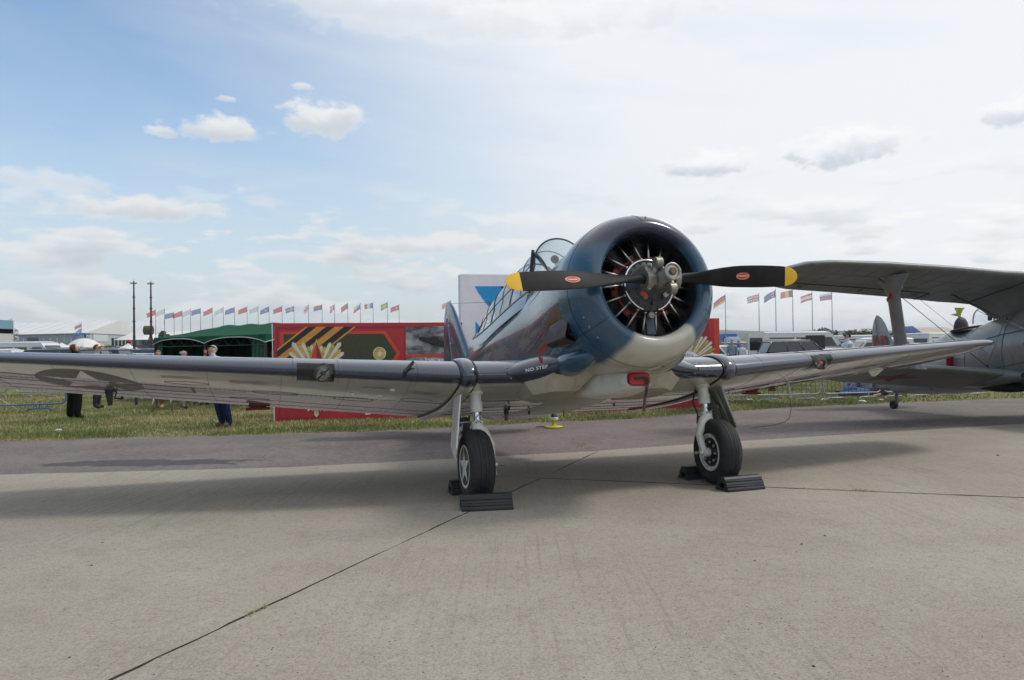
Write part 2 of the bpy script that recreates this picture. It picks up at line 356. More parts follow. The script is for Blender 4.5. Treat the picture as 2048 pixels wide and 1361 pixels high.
def ground_mat(name, kind):
    m, N, b = mat_new(name)
    t = N.new('ShaderNodeTexCoord').outputs['Object']
    if kind == 'concrete':
        big = N.noise(t, .45, 6, .6, .3); mid = N.noise(t, 2.2, 7, .65, .3); fine = N.noise(t, 60, 5, .7)
        c = N.mix(N.ss(big, .3, .7), (.310, .274, .224), (.375, .338, .281))
        c = N.mix(N.m('MULTIPLY', N.ss(mid, .50, .72), .34), c, (.235, .205, .168))
        c = N.mix(N.m('MULTIPLY', N.ss(mid, .46, .26), .26), c, (.39, .37, .33))
        rot = N.new('ShaderNodeMapping'); N.put(rot.inputs[0], t); rot.inputs['Rotation'].default_value = (0, 0, R_(18)); rot.inputs['Scale'].default_value = (26, .35, 1)
        br = N.noise(rot.outputs[0], 1.0, 5, .7); brm = N.ss(N.noise(t, .33, 3, .5), .42, .6)
        c = N.mix(N.m('MULTIPLY', N.m('MULTIPLY', N.ss(br, .50, .66), brm), .55), c, (.20, .175, .14))
        c = N.mix(N.m('MULTIPLY', N.ss(fine, .50, .59), .40), c, (.150, .132, .110)); mot = N.noise(t, 16, 5, .7); c = N.mix(N.m('MULTIPLY', N.ss(mot, .50, .66), .38), c, (.19, .168, .142)); c = N.mix(N.m('MULTIPLY', N.ss(mot, .46, .34), .25), c, (.42, .40, .36))
        c = N.mix(N.m('MULTIPLY', N.ss(fine, .46, .36), .30), c, (.46, .44, .40))
        v = N.new('ShaderNodeTexVoronoi'); N.put(v.inputs['Vector'], t); v.inputs['Scale'].default_value = 22; v.inputs['Randomness'].default_value = 1
        spots = N.m('MULTIPLY', N.ss(v.outputs['Distance'], .20, .08), N.ss(N.noise(t, 9, 3, .6), .52, .60))
        grain = N.noise(t, 150, 4, .75); gm = N.ss(N.noise(t, 1.1, 4, .6), .38, .62)
        c = N.mix(N.m('MULTIPLY', N.ss(grain, .50, .66), N.m('ADD', .22, N.m('MULTIPLY', gm, .38))), c, (.13, .115, .095)); c = N.mix(N.m('MULTIPLY', N.ss(grain, .46, .32), .35), c, (.56, .53, .47))
        c = N.mix(N.m('MULTIPLY', spots, .75), c, (.07, .06, .052))
        red = N.m('MULTIPLY', N.ss(N.noise(t, 13, 4, .6), .66, .74), .35); c = N.mix(red, c, (.24, .13, .10))
        rough, bs, bd, h = .86, .35, .004, N.noise(t, 90, 5, .7)
    elif kind == 'asphalt':
        big = N.noise(t, .6, 6, .6, .3); fine = N.noise(t, 34, 6, .75); mid = N.noise(t, 3.0, 6, .6)
        c = N.mix(N.ss(big, .3, .7), (.130, .108, .100), (.184, .156, .145))
        c = N.mix(N.m('MULTIPLY', N.ss(mid, .5, .75), .35), c, (.09, .073, .07))
        c = N.mix(N.m('MULTIPLY', N.ss(fine, .54, .66), .60), c, (.36, .32, .30)); f2 = N.noise(t, 120, 3, .7); c = N.mix(N.m('MULTIPLY', N.ss(f2, .56, .66), .55), c, (.42, .38, .35)); c = N.mix(N.m('MULTIPLY', N.ss(f2, .45, .34), .5), c, (.04, .034, .034))
        c = N.mix(N.m('MULTIPLY', N.ss(fine, .45, .30), .55), c, (.045, .038, .038))
        m9 = N.noise(t, 11, 6, .75); c = N.mix(N.m('MULTIPLY', N.ss(m9, .52, .66), .5), c, (.26, .235, .225)); c = N.mix(N.m('MULTIPLY', N.ss(m9, .46, .34), .5), c, (.06, .05, .05))
        # old tar patch
        x, y, z = N.sep(t); dx = N.m('DIVIDE', N.m('SUBTRACT', x, -4.9), 1.45); dy = N.m('DIVIDE', N.m('SUBTRACT', y, 10.35), .42)
        d = N.m('SQRT', N.m('ADD', N.m('MULTIPLY', dx, dx), N.m('MULTIPLY', dy, dy)))
        d = N.m('ADD', d, N.m('MULTIPLY', N.m('SUBTRACT', N.noise(t, 2.6, 5, .6), .5), 1.7))
        c = N.mix(N.m('MULTIPLY', N.ss(d, 1.0, .8), .72), c, (.045, .042, .045))
        gc = N.m('MULTIPLY', N.ss(N.noise(t, 1.3, 5, .6), .62, .68), N.ss(N.noise(t, 12, 4, .6), .5, .6)); c = N.mix(N.m('MULTIPLY', gc, .5), c, (.13, .12, .04))
        rough, bs, bd, h = .9, .5, .006, fine
    else:
        big = N.noise(t, .35, 5, .6, .4); mid = N.noise(t, 1.6, 6, .65, .5); fine = N.noise(N.scale(t, (1, 1, .4)), 30, 6, .7)
        c = N.mix(N.ss(mid, .35, .65), (.20, .18, .075), (.10, .13, .038))
        c = N.mix(N.m('MULTIPLY', N.ss(big, .42, .62), .6), c, (.215, .175, .080))
        c = N.mix(N.m('MULTIPLY', N.ss(fine, .5, .75), .45), c, (.045, .055, .018))
        rough, bs, bd, h = .95, .8, .03, fine
    N.put(b.inputs['Base Color'], c); b.inputs['Roughness'].default_value = rough; b.inputs['Specular IOR Level'].default_value = .25
    bn = N.new('ShaderNodeBump'); bn.inputs['Strength'].default_value = bs; bn.inputs['Distance'].default_value = bd
    N.put(bn.inputs['Height'], h); N.put(b.inputs['Normal'], bn.outputs[0])
    return m
CONC = ground_mat('weathered concrete', 'concrete'); ASPH = ground_mat('reddish old asphalt', 'asphalt'); GRAS = ground_mat('dry mown turf', 'grass')
SOIL = M('joint soil', (.05, .042, .030), .95, var=.4, scale=20)

# terrain sheet reaching the horizon, under everything
mb = MB(); xs = [-9000, -3000, -800, -200] + [p[0] for p in GE] + [200, 800, 3000, 9000]; xs = sorted(set(xs))
rows = []
for x0 in xs:
    gy = pl_y(GE, x0) if abs(x0) <= 70 else (pl_y(GE, 70 if x0 > 0 else -60))
    rows.append([(x0, gy-.35, GZ-.035), (x0, gy, GZ), (x0, gy+25, GZ), (x0, 120, GZ), (x0, 500, GZ), (x0, 9000, GZ)])
mb.loft([[Vector(p) for p in r] for r in rows], 0, caps=False, close=False, smooth=False)
mb.build('grass_field', GRAS, kind='structure')
mb = MB()
rows = [[Vector((x0, -200, -.26)), Vector((x0, 60 if abs(x0) > 70 else pl_y(GE, x0)+.2, -.26))] for x0 in xs]
mb.loft(rows, 0, caps=False, close=False, smooth=False); mb.build('subsoil', SOIL, kind='structure')
# asphalt strip between concrete and grass, with ragged edges
mb = MB(); rows = []
for x0 in np.concatenate([np.arange(-60, -14, 2.0), np.arange(-14, 20, .12), np.arange(20, 70, 2.0)]):
    x0 = float(x0); a = pl_y(CE, x0); g = pl_y(GE, x0) + random.uniform(-.07, .07) + .16*math.sin(x0*1.7)*math.sin(x0*.61) + .08*math.sin(x0*7.3)
    r = []
    for k in range(9):
        t = k/8; r.append(Vector((x0, a+.004 + (g-a)*t, -.006 + (GZ+.012+.006)*t + .004*math.sin(x0*.9+k))))
    rows.append(r)
mb.loft(rows, 0, caps=False, close=False, smooth=True); mb.build('asphalt_taxiway', ASPH, kind='structure')

# concrete apron: separate cast slabs with open joints
apron = bpy.data.objects.new('concrete_apron', None); COL.objects.link(apron); apron['kind'] = 'structure'
def clip(poly, p, nrm):
    out = []
    for i in range(len(poly)):
        a, b = poly[i], poly[(i+1) % len(poly)]; da, db = (a-p).dot(nrm), (b-p).dot(nrm)
        if da >= 0: out.append(a)
        if da*db < 0: out.append(a + (b-a)*(da/(da-db)))
    return out
I0 = Vector((.30, 8.62)); ja = Vector((2.925, 7.19)).normalized(); jb = Vector((7.5, -2.39)).normalized()
na = Vector((ja.y, -ja.x)); nb = Vector((-jb.y, jb.x))        # na to the right of A, nb away from the camera
apron_poly = [Vector((-60, -60)), Vector((70, -60))] + [Vector(p) for p in reversed(CE)]
gap = .0040
def slab(conds, seed):
    poly = [p.copy() for p in apron_poly]
    for (p, nrm) in conds: poly = clip(poly, p, nrm)
    if len(poly) < 3: return
    rnd = random.Random(seed); pts = []
    for i in range(len(poly)):
        a, b = poly[i], poly[(i+1) % len(poly)]; L = (b-a).length; k = max(1, int(min(L, 60)/.10)) if L < 200 else 1
        k = min(k, 420); d = (b-a).normalized() if L else Vector((1, 0)); nn = Vector((-d.y, d.x)); cur = 0
        for j in range(k):
            cur = cur*.7 + rnd.uniform(-.0035, .004) + (rnd.uniform(0, .016) if rnd.random() < .06 else 0)
            pts.append(a + (b-a)*(j/k) + nn*(cur if 0 < j else 0))
    n = len(pts); z0 = rnd.uniform(-.0015, .0015)
    m_ = MB(); m_.add([(p.x, p.y, z0) for p in pts] + [(p.x, p.y, -.2) for p in pts], [tuple(range(n))] + [(k, n+k, n+(k+1) % n, (k+1) % n) for k in range(n)], 0, False); m_.mi = [0] + [1]*n
    m_.build('concrete_slab', [CONC, SOIL], apron, weld=False)
SP = 7.6
mb = MB(); jf = [p.copy() for p in apron_poly]; mb.add([(p.x, p.y - (.03 if p.y > 0 else 0), -.009) for p in jf], [tuple(range(len(jf)))], 0, False); mb.build('joint_filler', M('dusty joint filler', (.15, .125, .095), .95, var=.4, scale=14), apron, weld=False)
for ia in range(-2, 3):
    for ib in range(-2, 2):
        c = [(I0 + na*(ia*SP+gap), na), (I0 + na*((ia+1)*SP-gap), -na), (I0 + nb*(ib*SP+gap*1.6), nb), (I0 + nb*((ib+1)*SP-gap*1.6), -nb)]
        if ia == -2: c = c[1:]
        if ia == 2: c = [c[0]] + c[2:]
        if ib == -2: c = [q for q in c if not (q[1] == nb)]
        if ib == 1: c = [q for q in c if not (q[1] == -nb)]
        slab(c, 31*ia+ib)

# ------------------------------------------------------------------ the blue trainer aeroplane
# aircraft coordinates: origin at the propeller hub, x across (to the picture's right), y aft, z up; nose raised 11 degrees
HEAD, PIT = 17.3, 11.0
HUB = Vector((1.257, 6.58, 2.01))
AR = Matrix.Rotation(R_(HEAD), 3, 'Z') @ Matrix.Rotation(R_(-PIT), 3, 'X')
CONTACT = HUB + Matrix.Rotation(R_(HEAD), 3, 'Z') @ Vector((0, 1.246, -HUB.z))
plane = empty('trainer_aeroplane', 'dark blue and cream trainer aeroplane with a two bladed propeller, parked on the concrete', 'aeroplane')
plane.matrix_world = Matrix.Translation(CONTACT) @ AR.to_4x4()
AOFF = -(AR.transposed() @ (CONTACT - HUB))          # offset of the children so that their own origin is the hub
def ac(v): return HUB + AR @ Vector(v)               # aircraft -> world
def ai(v): return AR.transposed() @ (Vector(v) - HUB)
def part(name, mb, mats, sub=None, **k):
    return mb.build(name, mats, parent=sub or plane, loc=None if sub else AOFF, **k)

# cowling
mb = MB()
mb.lathe([(.66,.43),(.50,.436),(.36,.444),(.24,.452),(.205,.4575)], n=96); liner = mb
mb = MB()
prof = [(.204,.4577),(.17,.466),(.137,.492),(.128,.525),(.14,.56),(.175,.598),(.23,.637),(.30,.668),(.38,.688),(.45,.697),(.54,.701),(.62,.700),(.645,.697),(.648,.69),(.64,.675),(.58,.67)]
mb.lathe(prof, n=96)
cowl = part('engine_cowling', mb, P_FUS)
part('cowling_liner', liner, M('dark cowling liner', (.012, .015, .022), .5, var=.3), cowl)
mb = MB()
def ring_line(mb, y, r, w=.0025, n=96, a0=0, a1=2*PI): mb.lathe([(y-w, r), (y-w, r+.0022), (y+w, r+.0022), (y+w, r)], n=n, a0=a0, a1=a1)
ring_line(mb, .40, .6905)
for a in (94, 214, -26):
    pa = [(t, r) for (t, r) in prof[3:12]]
    path = [Vector((r*math.cos(R_(a)), t, r*math.sin(R_(a)))) for t, r in pa]
    mb.tube(path, .0028, 5, caps=False)
part('cowling_seam', mb, BLACK, cowl)
mb = MB()
for a in np.arange(0, 360, 15):
    for y in (.61,):
        r = .699; mb.sphere((r*math.cos(R_(a)), y, r*math.sin(R_(a))), .0045, 8, 4)
for a in (204, 212, 222): mb.sphere((.66*math.cos(R_(a)), .29, .66*math.sin(R_(a))), .009, 8, 5)
mb.sphere((0.03, .20, .62), .010, 8, 5)
part('cowling_fastener', mb, STEEL, cowl, kind='stuff')
# hole and stain under the lip
mb = MB(); mb.sphere((.20, .50, -.672), .022, 12, 6, sc_=(1.3, .8, .2)); part('drain_hole', mb, BLACK, cowl)

# engine
mb = MB(); mb.lathe([(.60,.02),(.60,.26),(.45,.262),(.30,.25),(.235,.232),(.222,.222),(.212,.205),(.20,.18),(.185,.165),(.165,.15),(.13,.12),(.10,.095),(.085,.07),(.085,.0)], n=64)
eng = part('engine', mb, CRANK)
mb = MB()
for k in range(20):
    a = 2*PI*k/20; mb.tube([(.203*math.cos(a), .225, .203*math.sin(a)), (.203*math.cos(a), .200, .203*math.sin(a))], .0075, 6)
for k in range(10):
    a = 2*PI*(k+.5)/10; mb.tube([(.155*math.cos(a), .18, .155*math.sin(a)), (.155*math.cos(a), .162, .155*math.sin(a))], .006, 6)
part('crankcase_bolt', mb, DKMET, eng, kind='stuff')
mb = MB()
path = [(.228*math.cos(R_(a)), .215, .228*math.sin(R_(a))) for a in np.arange(-74, 256, 6)]
mb.tube(path, .0105, 10); part('chrome_ring', mb, CHROME, eng)
mb = MB(); mb.lathe([(.64,.0),(.64,.60)], n=40); mb.lathe([(.63,.24),(.60,.44),(.66,.62)], n=60); part('engine_baffle', mb, BLACK, eng)
cylm = None
for k in range(9):
    a = R_(90 + 40*k); ux = Vector((math.cos(a), 0, math.sin(a)))
    if cylm is None:
        mb = MB(); pr = [(.22,.06)]
        for j in range(17):
            t = .25+.0125*j; R = .098 if j < 11 else .105; pr += [(t, .074), (t+.003, R), (t+.007, R), (t+.010, .074)]
        pr += [(.465,.085),(.50,.07),(.51,.0)]
        mb.lathe(pr, axis='Z', n=20)
        cylm = part('cylinder', mb, FINS, eng); o = cylm
    else: o = linked(cylm, eng)
    o.location = (0, .42, 0); o.rotation_euler = (0, R_(90)-a, 0)
    o.rotation_euler = Matrix.Rotation(PI/2 - a, 3, 'Y').to_euler()
rod0 = None
for k in range(9):
    for s_ in (-1, 1):
        a1 = R_(90 + 40*k + s_*8.5); a2 = R_(90 + 40*k + s_*11.0)
        if 40*k == 160 or 40*k == 200: pass
        mb = MB(); p0 = Vector((.236*math.cos(a1), .235, .236*math.sin(a1))); p1 = Vector((.475*math.cos(a2), .315, .475*math.sin(a2)))
        mb.tube([p0, p1], .0088, 8); mb.tube([p0, p0+(p1-p0)*.07], .0145, 8); 
        part('pushrod_tube', mb, STEEL, eng)
    a = R_(90+40*k)
    for s_ in (-1, 1):
        mb = MB(); a2 = R_(90+40*k+s_*11.5); c = Vector((.485*math.cos(a2), .36, .485*math.sin(a2)))
        mb.cbox(c, (.06, .075, .06), .014, M=Matrix.Rotation(-a2, 3, 'Y')); part('rocker_box', mb, CRANK, eng)
mb = MB(); mb.lathe([(.33+.016*math.cos(t), .262+.014*math.sin(t)) for t in np.linspace(0, 2*PI, 9)], n=60)
for k in range(9):
    a = R_(110+40*k)
    mb.cbox((.292*math.cos(a), .325, .292*math.sin(a)), (.045, .03, .07), .010, M=Matrix.Rotation(-a, 3, 'Y'))
part('ignition_ring', mb, ORANG, eng)
mb = MB()
for k in range(9):
    a = R_(105+40*k); b = R_(97+40*k)
    mb.tube([(.30*math.cos(a), .32, .30*math.sin(a)), (.36*math.cos(b), .30, .36*math.sin(b)), (.43*math.cos(a), .33, .43*math.sin(a))], .0065, 6)
    a = R_(116+40*k); mb.tube([(.29*math.cos(a), .32, .29*math.sin(a)), (.39*math.cos(a+.06), .29, .39*math.sin(a+.06)), (.45*math.cos(a), .34, .45*math.sin(a))], .005, 6)
part('ignition_lead', mb, BLACK, eng, kind='stuff')
mb = MB(); mb.cbox((0, .31, -.345), (.115, .10, .20), .02); part('oil_sump', mb, M('sump blue grey', (.035, .05, .07), .4, .3, var=.3, scale=12), eng)
mb = MB(); mb.lathe([(.225,.0),(.223,.012),(.215,.028),(.23,.031),(.27,.03)], c=(.0, 0, -.262), n=20); part('oil_plug', mb, ALLOY, eng)
# placards on the crankcase
mb = MB(); Rp = Matrix.Rotation(R_(48), 3, 'Y')
def plq(c, w, h, t=.004):
    n = 28; pts = []
    for k in range(n):
        a = 2*PI*k/n; e = .35
        pts.append(Vector(c) + Rp @ Vector((w*math.copysign(abs(math.cos(a))**e, math.cos(a)), 0, h*math.copysign(abs(math.sin(a))**e, math.sin(a)))))
    return pts
mb.prism(plq((-.095, .128, -.105), .036, .017), (0, .04, 0)); part('red_placard', mb, REDP, eng)
mb = MB(); mb.prism(plq((-.095, .131, -.105), .040, .021), (0, .04, 0)); part('placard_rim', mb, ALLOY, eng)
mb = MB(); Rp = Matrix.Rotation(R_(-35), 3, 'Y'); mb.prism(plq((.115, .13, -.10), .030, .020), (0, .05, 0)); part('data_plate', mb, ALLOY, eng)
mb = MB(); mb.tube([(.0, .155, -.17), (.0, .20, -.17)], .013, 10); mb.tube([(0, .165, -.12), (0, .168, -.17)], .008, 8); part('crankcase_fitting', mb, CRANK, eng)

# propeller
mb = MB()
mb.lathe([(.13,.075),(.10,.080),(.02,.085),(-.05,.080),(-.08,.068)], n=28)
mb.tube([(-.145, 0, 0), (.145, 0, 0)], .066, 24); mb.tube([(-.15, 0, 0), (-.125, 0, 0)], .078, 24); mb.tube([(.125, 0, 0), (.15, 0, 0)], .078, 24)
propT = Matrix.Rotation(R_(-1.9), 3, 'Y')
mb.xform(propT)
prop = part('propeller', mb, ALLOY)
mb = MB(); mb.lathe([(-.06,.070),(-.10,.058),(-.115,.056),(-.185,.056),(-.19,.070),(-.205,.0735),(-.225,.0735),(-.23,.066),(-.222,.056),(-.212,.054),(-.212,.0)], n=36); part('pitch_cylinder', mb, M('light cast alloy', (.42, .43, .42), .4, .7, var=.2, scale=14), prop)
mb = MB(); mb.lathe([(-.212,.034),(-.232,.034),(-.236,.030),(-.236,.0)], n=6); part('hub_nut', mb, BRONZE, prop)
for s_ in (1, -1):
    mb = MB()
    # counterweight arm and drum, rotated about the blade axis
    cw = Vector((-s_*.048, -.085, s_*.112))
    mb.tube([(-s_*.085, -.03, s_*.02), (-s_*.065, -.06, s_*.07), cw], [.030, .026, .024], 10)
    mb.tube([cw+Vector((-.030, 0, 0)), cw+Vector((.026, 0, 0))], .050, 26)
    mb.tube([cw+Vector((-.036, 0, 0)), cw+Vector((-.028, 0, 0))], .040, 20)
    mb.tube([(-s_*.155, 0, -.005), (-s_*.105, 0, -.005)], .088, 24)
    mb.tube([(-s_*.13, -.03, s_*.085), (-s_*.13, .03, s_*.085)], .018, 10); mb.tube([(-s_*.13, -.03, -s_*.085), (-s_*.13, .03, -s_*.085)], .018, 10)
    mb.xform(propT); part('counterweight', mb, ALLOY, prop)
def chord(r):
    return float(np.interp(r, [.10,.18,.30,.42,.55,.70,.85,1.00,1.15,1.26,1.32,1.355,1.3715], [.090,.090,.098,.128,.162,.186,.194,.194,.187,.172,.136,.084,.02]))
def bsec(r, s_, n=26):
    c = chord(r); tw = R_(float(np.interp(r, [.1,.3,.5,.8,1.1,1.37], [54, 44, 34, 22, 17, 14])))
    th = float(np.interp(r, [.1,.2,.35,.6,1.0,1.37], [.090,.080,.042,.022,.013,.006]))
    pts = []
    for k in range(n):
        a = 2*PI*k/n; u = math.cos(a)*c/2; w = math.sin(a)*th/2
        # chord mostly across the disc (local z), thickness along the shaft (y)
        z = u*math.cos(tw) + w*math.sin(tw)*s_; y = (-u*math.sin(tw) + w*math.cos(tw)*s_*0) * s_ + w*math.cos(tw)
        off = float(np.interp(r, [.2, .8, 1.37], [0, .004, -.004]))
        pts.append(Vector((s_*r, y, z + off)))
    return pts
for s_ in (-1, 1):
    rs = [.10,.14,.18,.24,.30,.36,.42,.50,.60,.70,.80,.90,1.0,1.1,1.18,1.24]
    mb = MB(); mb.loft([bsec(r, s_) for r in rs]); mb.xform(propT); bl = part('propeller_blade', mb, BLADE, prop)
    rs = [1.24,1.27,1.30,1.325,1.343,1.356,1.365,1.3705]
    mb = MB(); mb.loft([bsec(r, s_) for r in rs]); mb.xform(propT); part('blade_tip', mb, YEL, prop, label='yellow painted blade tip')
    # maker's oval (plain): orange ring, red field, white band
    rc = .80; tw = R_(22)
    def fp(u, v, off):   # u along the blade, v across chord
        z = v*math.cos(tw); y = -v*math.sin(tw)*s_ - off - .0125
        return propT @ Vector((s_*rc+u, y, z+.004))
    mb = MB(); mb.add([fp(.067*math.cos(a), .031*math.sin(a), .0) for a in np.linspace(0, 2*PI, 40)[:-1]], [tuple(range(39))], 0, False)
    mb.add([fp(.054*math.cos(a), .0225*math.sin(a), .0012) for a in np.linspace(0, 2*PI, 40)[:-1]], [tuple(range(39))], 1, False)
    mb.add([fp(a, b, .0024) for a, b in ((-.056, 0), (-.03, .0035), (.03, .0035), (.056, 0), (.03, -.0035), (-.03, -.0035))], [tuple(range(6))], 2, False)
    lettering(mb, 'STANDARD', .011, lambda a, b: fp(a, b+.0265, .0018), 1, spacing=1.1)
    part('blade_emblem', mb, [M('emblem orange', (.62, .30, .13), .5), M('emblem red', (.50, .03, .04), .5), WHT], prop, recalc=False)

# fuselage
FS = [ # y, half width, top, bottom, centre, power
 (.58,.680,.680,-.680,0,2.0),(.80,.676,.682,-.676,0,2.0),(1.05,.650,.682,-.67,0,2.0),(1.25,.622,.688,-.67,.0,2.05),(1.5,.585,.69,-.675,.0,2.1),(1.8,.545,.675,-.69,-.02,2.2),(1.98,.525,.655,-.70,-.03,2.3),
 (2.2,.505,.56,-.72,-.04,2.7),(2.4,.495,.535,-.735,-.05,3.1),(3.0,.485,.515,-.76,-.08,3.2),(3.6,.470,.50,-.77,-.08,3.2),(4.2,.450,.49,-.75,-.07,3.0),(4.7,.425,.50,-.71,-.05,2.6),(5.0,.405,.60,-.67,-.03,2.15),
 (5.3,.385,.665,-.63,-.01,2.0),(5.8,.340,.62,-.55,.0,2.0),(6.4,.275,.535,-.44,.02,2.0),(7.0,.195,.435,-.33,.04,2.0),(7.6,.115,.34,-.22,.05,2.0),(8.1,.055,.27,-.12,.06,2.0),(8.3,.02,.22,-.05,.07,2.0)]
def fring(y, hw, zt, zb, zc, p, n=64):
    out = []
    for k in range(n):
        a = 2*PI*k/n; ca, sa = math.cos(a), math.sin(a)
        out.append(Vector((hw*math.copysign(abs(ca)**(2/p), ca), y, zc + (zt-zc if sa > 0 else zc-zb)*math.copysign(abs(sa)**(2/p), sa))))
    return out
def fint(y):
    ys = [f[0] for f in FS]; return [y] + [float(np.interp(y, ys, [f[i] for f in FS])) for i in range(1, 6)]
ys = []
for i in range(len(FS)-1):
    k = max(1, int((FS[i+1][0]-FS[i][0])/.12)); ys += [FS[i][0] + (FS[i+1][0]-FS[i][0])*j/k for j in range(k)]
ys.append(8.3)
# smooth the interpolation
arr = np.array([fint(y) for y in ys])
for _ in range(2): arr[1:-1, 1:] = (arr[:-2, 1:] + 2*arr[1:-1, 1:] + arr[2:, 1:])/4
mb = MB(); mb.loft([fring(*r) for r in arr])
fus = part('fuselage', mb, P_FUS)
def fus_at(y, ang):
    """point on the fuselage skin"""
    r = fint(y); a = R_(ang); ca, sa = math.cos(a), math.sin(a); p = r[5]
    return Vector((r[1]*math.copysign(abs(ca)**(2/p), ca), y, r[4] + (r[2]-r[4] if sa > 0 else r[4]-r[3])*math.copysign(abs(sa)**(2/p), sa)))
mb = MB()
def fline(pts, r=.0022):
    P = [fus_at(y, a) for y, a in pts]; c = Vector((0, 0, 0)); mb.tube([p + Vector((p.x, 0, p.z)).normalized()*.0008 for p in P], r, 5, caps=False)
for y in (1.18, 1.95, 2.9, 4.0, 5.0, 5.9, 6.8): fline([(y, a) for a in range(-170, 30, 6)] if y < 5.1 else [(y, a) for a in range(-180, 181, 8)])
for a in (180+14, 180-24, 180+40): fline([(y, a) for y in np.arange(1.0, 7.0, .15)])
for a in (-14, 24): fline([(y, a) for y in np.arange(1.0, 7.0, .3)])
part('panel_seam', mb, BLACK, fus)
mb = MB()
for y in (1.16, 1.97, 2.88, 3.98):
    for a in range(130, 235, 7): p = fus_at(y+.03, a); mb.sphere(p, .0045, 6, 4)
for a in (180+12, 180-26):
    for y in np.arange(1.05, 4.9, .14): mb.sphere(fus_at(float(y), a), .0045, 6, 4)
part('fastener', mb, STEEL, fus, kind='stuff')

# exhaust recess and stack on the near side
mb = MB()
def fskin(y, ang, off=.004): p = fus_at(y, ang); return p + Vector((p.x, 0, p.z)).normalized()*off
rec = [[fskin(y, a, .006) for a in np.linspace(a0, a1, 8)] for y, a0, a1 in ((.652, 184, 216), (.78, 184, 217), (.92, 186, 216), (1.05, 188, 214), (1.16, 191, 212))]
mb.loft(rec, 0, caps=False, close=False); exr = part('exhaust_shroud', mb, BRONZE)
mb = MB()
def rrect(c, w, h, ax, up, e=.35, n=20):
    return [Vector(c) + ax*(w*math.copysign(abs(math.cos(2*PI*k/n))**e, math.cos(2*PI*k/n))) + up*(h*math.copysign(abs(math.sin(2*PI*k/n))**e, math.sin(2*PI*k/n))) for k in range(n)]
E0, E1 = Vector((-.605, .55, -.30)), Vector((-.705, .88, -.325))
dv = (E1-E0).normalized(); upv = Vector((.28, 0, .96)).normalized(); axv = dv.cross(upv).normalized()
rs = [rrect(E0+dv*t, w, h, axv, upv) for t, w, h in ((0, .065, .115), (.10, .062, .112), (.22, .056, .105), (.31, .05, .098))]
mb.loft(rs, caps=False); mb.loft([rrect(E0+dv*.31, .05, .098, axv, upv), rrect(E0+dv*.31, .043, .090, axv, upv), rrect(E0+dv*.12, .043, .090, axv, upv)], caps=False)
part('exhaust_stack', mb, EXH)
tape = empty('exhaust_cover', 'red exhaust blank with its ribbon hanging out of the brown exhaust stack', 'cover', ac(E0+dv*.28))
mb = MB(); mb.loft([rrect(ac(E0+dv*t)-tape.location,   .040, .087, AR @ axv, AR @ upv) for t in (.27, .30)]); mb.build('plug', RED, tape)
mb = MB(); c0 = ac(E0+dv*.315) - tape.location; a_ = AR @ dv; w_ = Vector((0, 0, 1)); 
path = [c0+Vector((0, 0, .02)), c0+a_*.04+Vector((-.02, 0, -.04)), c0+a_*.11+Vector((-.03, 0, -.085)), c0+a_*.16+Vector((-.03, 0, -.12)), c0+a_*.155+Vector((-.02, -.02, -.17)), c0+a_*.10+Vector((-.03, -.03, -.185))]
mb.loft([[p+w_*.028, p+w_*-.028, p+w_*-.026+Vector((.003, .003, 0)), p+w_*.026+Vector((.003, .003, 0))] for p in path]); mb.build('ribbon', RED, tape)

# chin intake with its red cover
mb = MB()
rs = [rrect((.07+dx, y, z), w, h, Vector((1, 0, 0)), Vector((0, 0, 1)), e=.5, n=32) for y, w, h, z, dx in ((.735,.108,.058,-.745,.0),(.72,.122,.070,-.745,0),(.735,.132,.080,-.745,0),(.80,.145,.092,-.742,-.005),(.95,.180,.115,-.735,-.02),(1.15,.23,.135,-.72,-.04),(1.35,.26,.13,-.71,-.06),(1.6,.24,.09,-.70,-.07),(1.8,.15,.04,-.70,-.07))]
mb.loft(rs, caps=False); part('air_intake', mb, P_WHITE)
cov = empty('intake_cover', 'red intake cover with black strap and hanging maroon ribbon under the cowling', 'cover', ac((.07, .72, -.745)))
def cv_(p): return ac(p) - cov.location
mb = MB(); rs = [[cv_(q) for q in rrect((.07, y, -.745), w, h, Vector((1, 0, 0)), Vector((0, 0, 1)), e=.45, n=32)] for y, w, h in ((.76,.105,.055),(.715,.108,.058),(.70,.104,.054),(.695,.085,.040),(.70,.06,.022))]
mb.loft(rs, 0); mb.build('pad', REDV, cov)
mb = MB(); mb.loft([[cv_(q) for q in rrect((.078, y, -.742), .066, .012, Vector((1, 0, 0)), Vector((0, 0, 1)), e=.3, n=12)] for y in (.69, .70)]); mb.build('strap', BLACK, cov)
mb = MB(); p0 = cv_((.135, .685, -.742)); ax_ = Vector((math.cos(R_(HEAD)), math.sin(R_(HEAD)), 0))
path = [p0, p0+Vector((.0, -.01, -.05)), p0+Vector((-.012, -.015, -.12)), p0+Vector((-.025, -.01, -.20)), p0+Vector((-.034, -.005, -.30))]
mb.loft([[p+ax_*.017, p-ax_*.017, p-ax_*.016+Vector((0, .003, 0)), p+ax_*.016+Vector((0, .003, 0))] for p in path], 0)
Q0, Q1 = path[1], path[-1]
def rib(a, b):
    t = (a+.11)/.22; d = (Q1-Q0); return Q0 + d*min(1, max(0, 1-t)) + ax_*(-b*-1) + Vector((0, -.003, 0))
lettering(mb, 'REMOVE BEFORE FLIGHT', .021, rib, 1, spacing=.86)
for s_ in (-1, 1): mb.loft([[p+ax_*s_*.0155+Vector((0, -.002, 0)), p+ax_*s_*.0140+Vector((0, -.002, 0))] for p in path], 1, caps=False, close=False)
mb.build('ribbon', [DKRIB, M('ribbon print', (.30, .22, .20), .8)], cov, recalc=False)

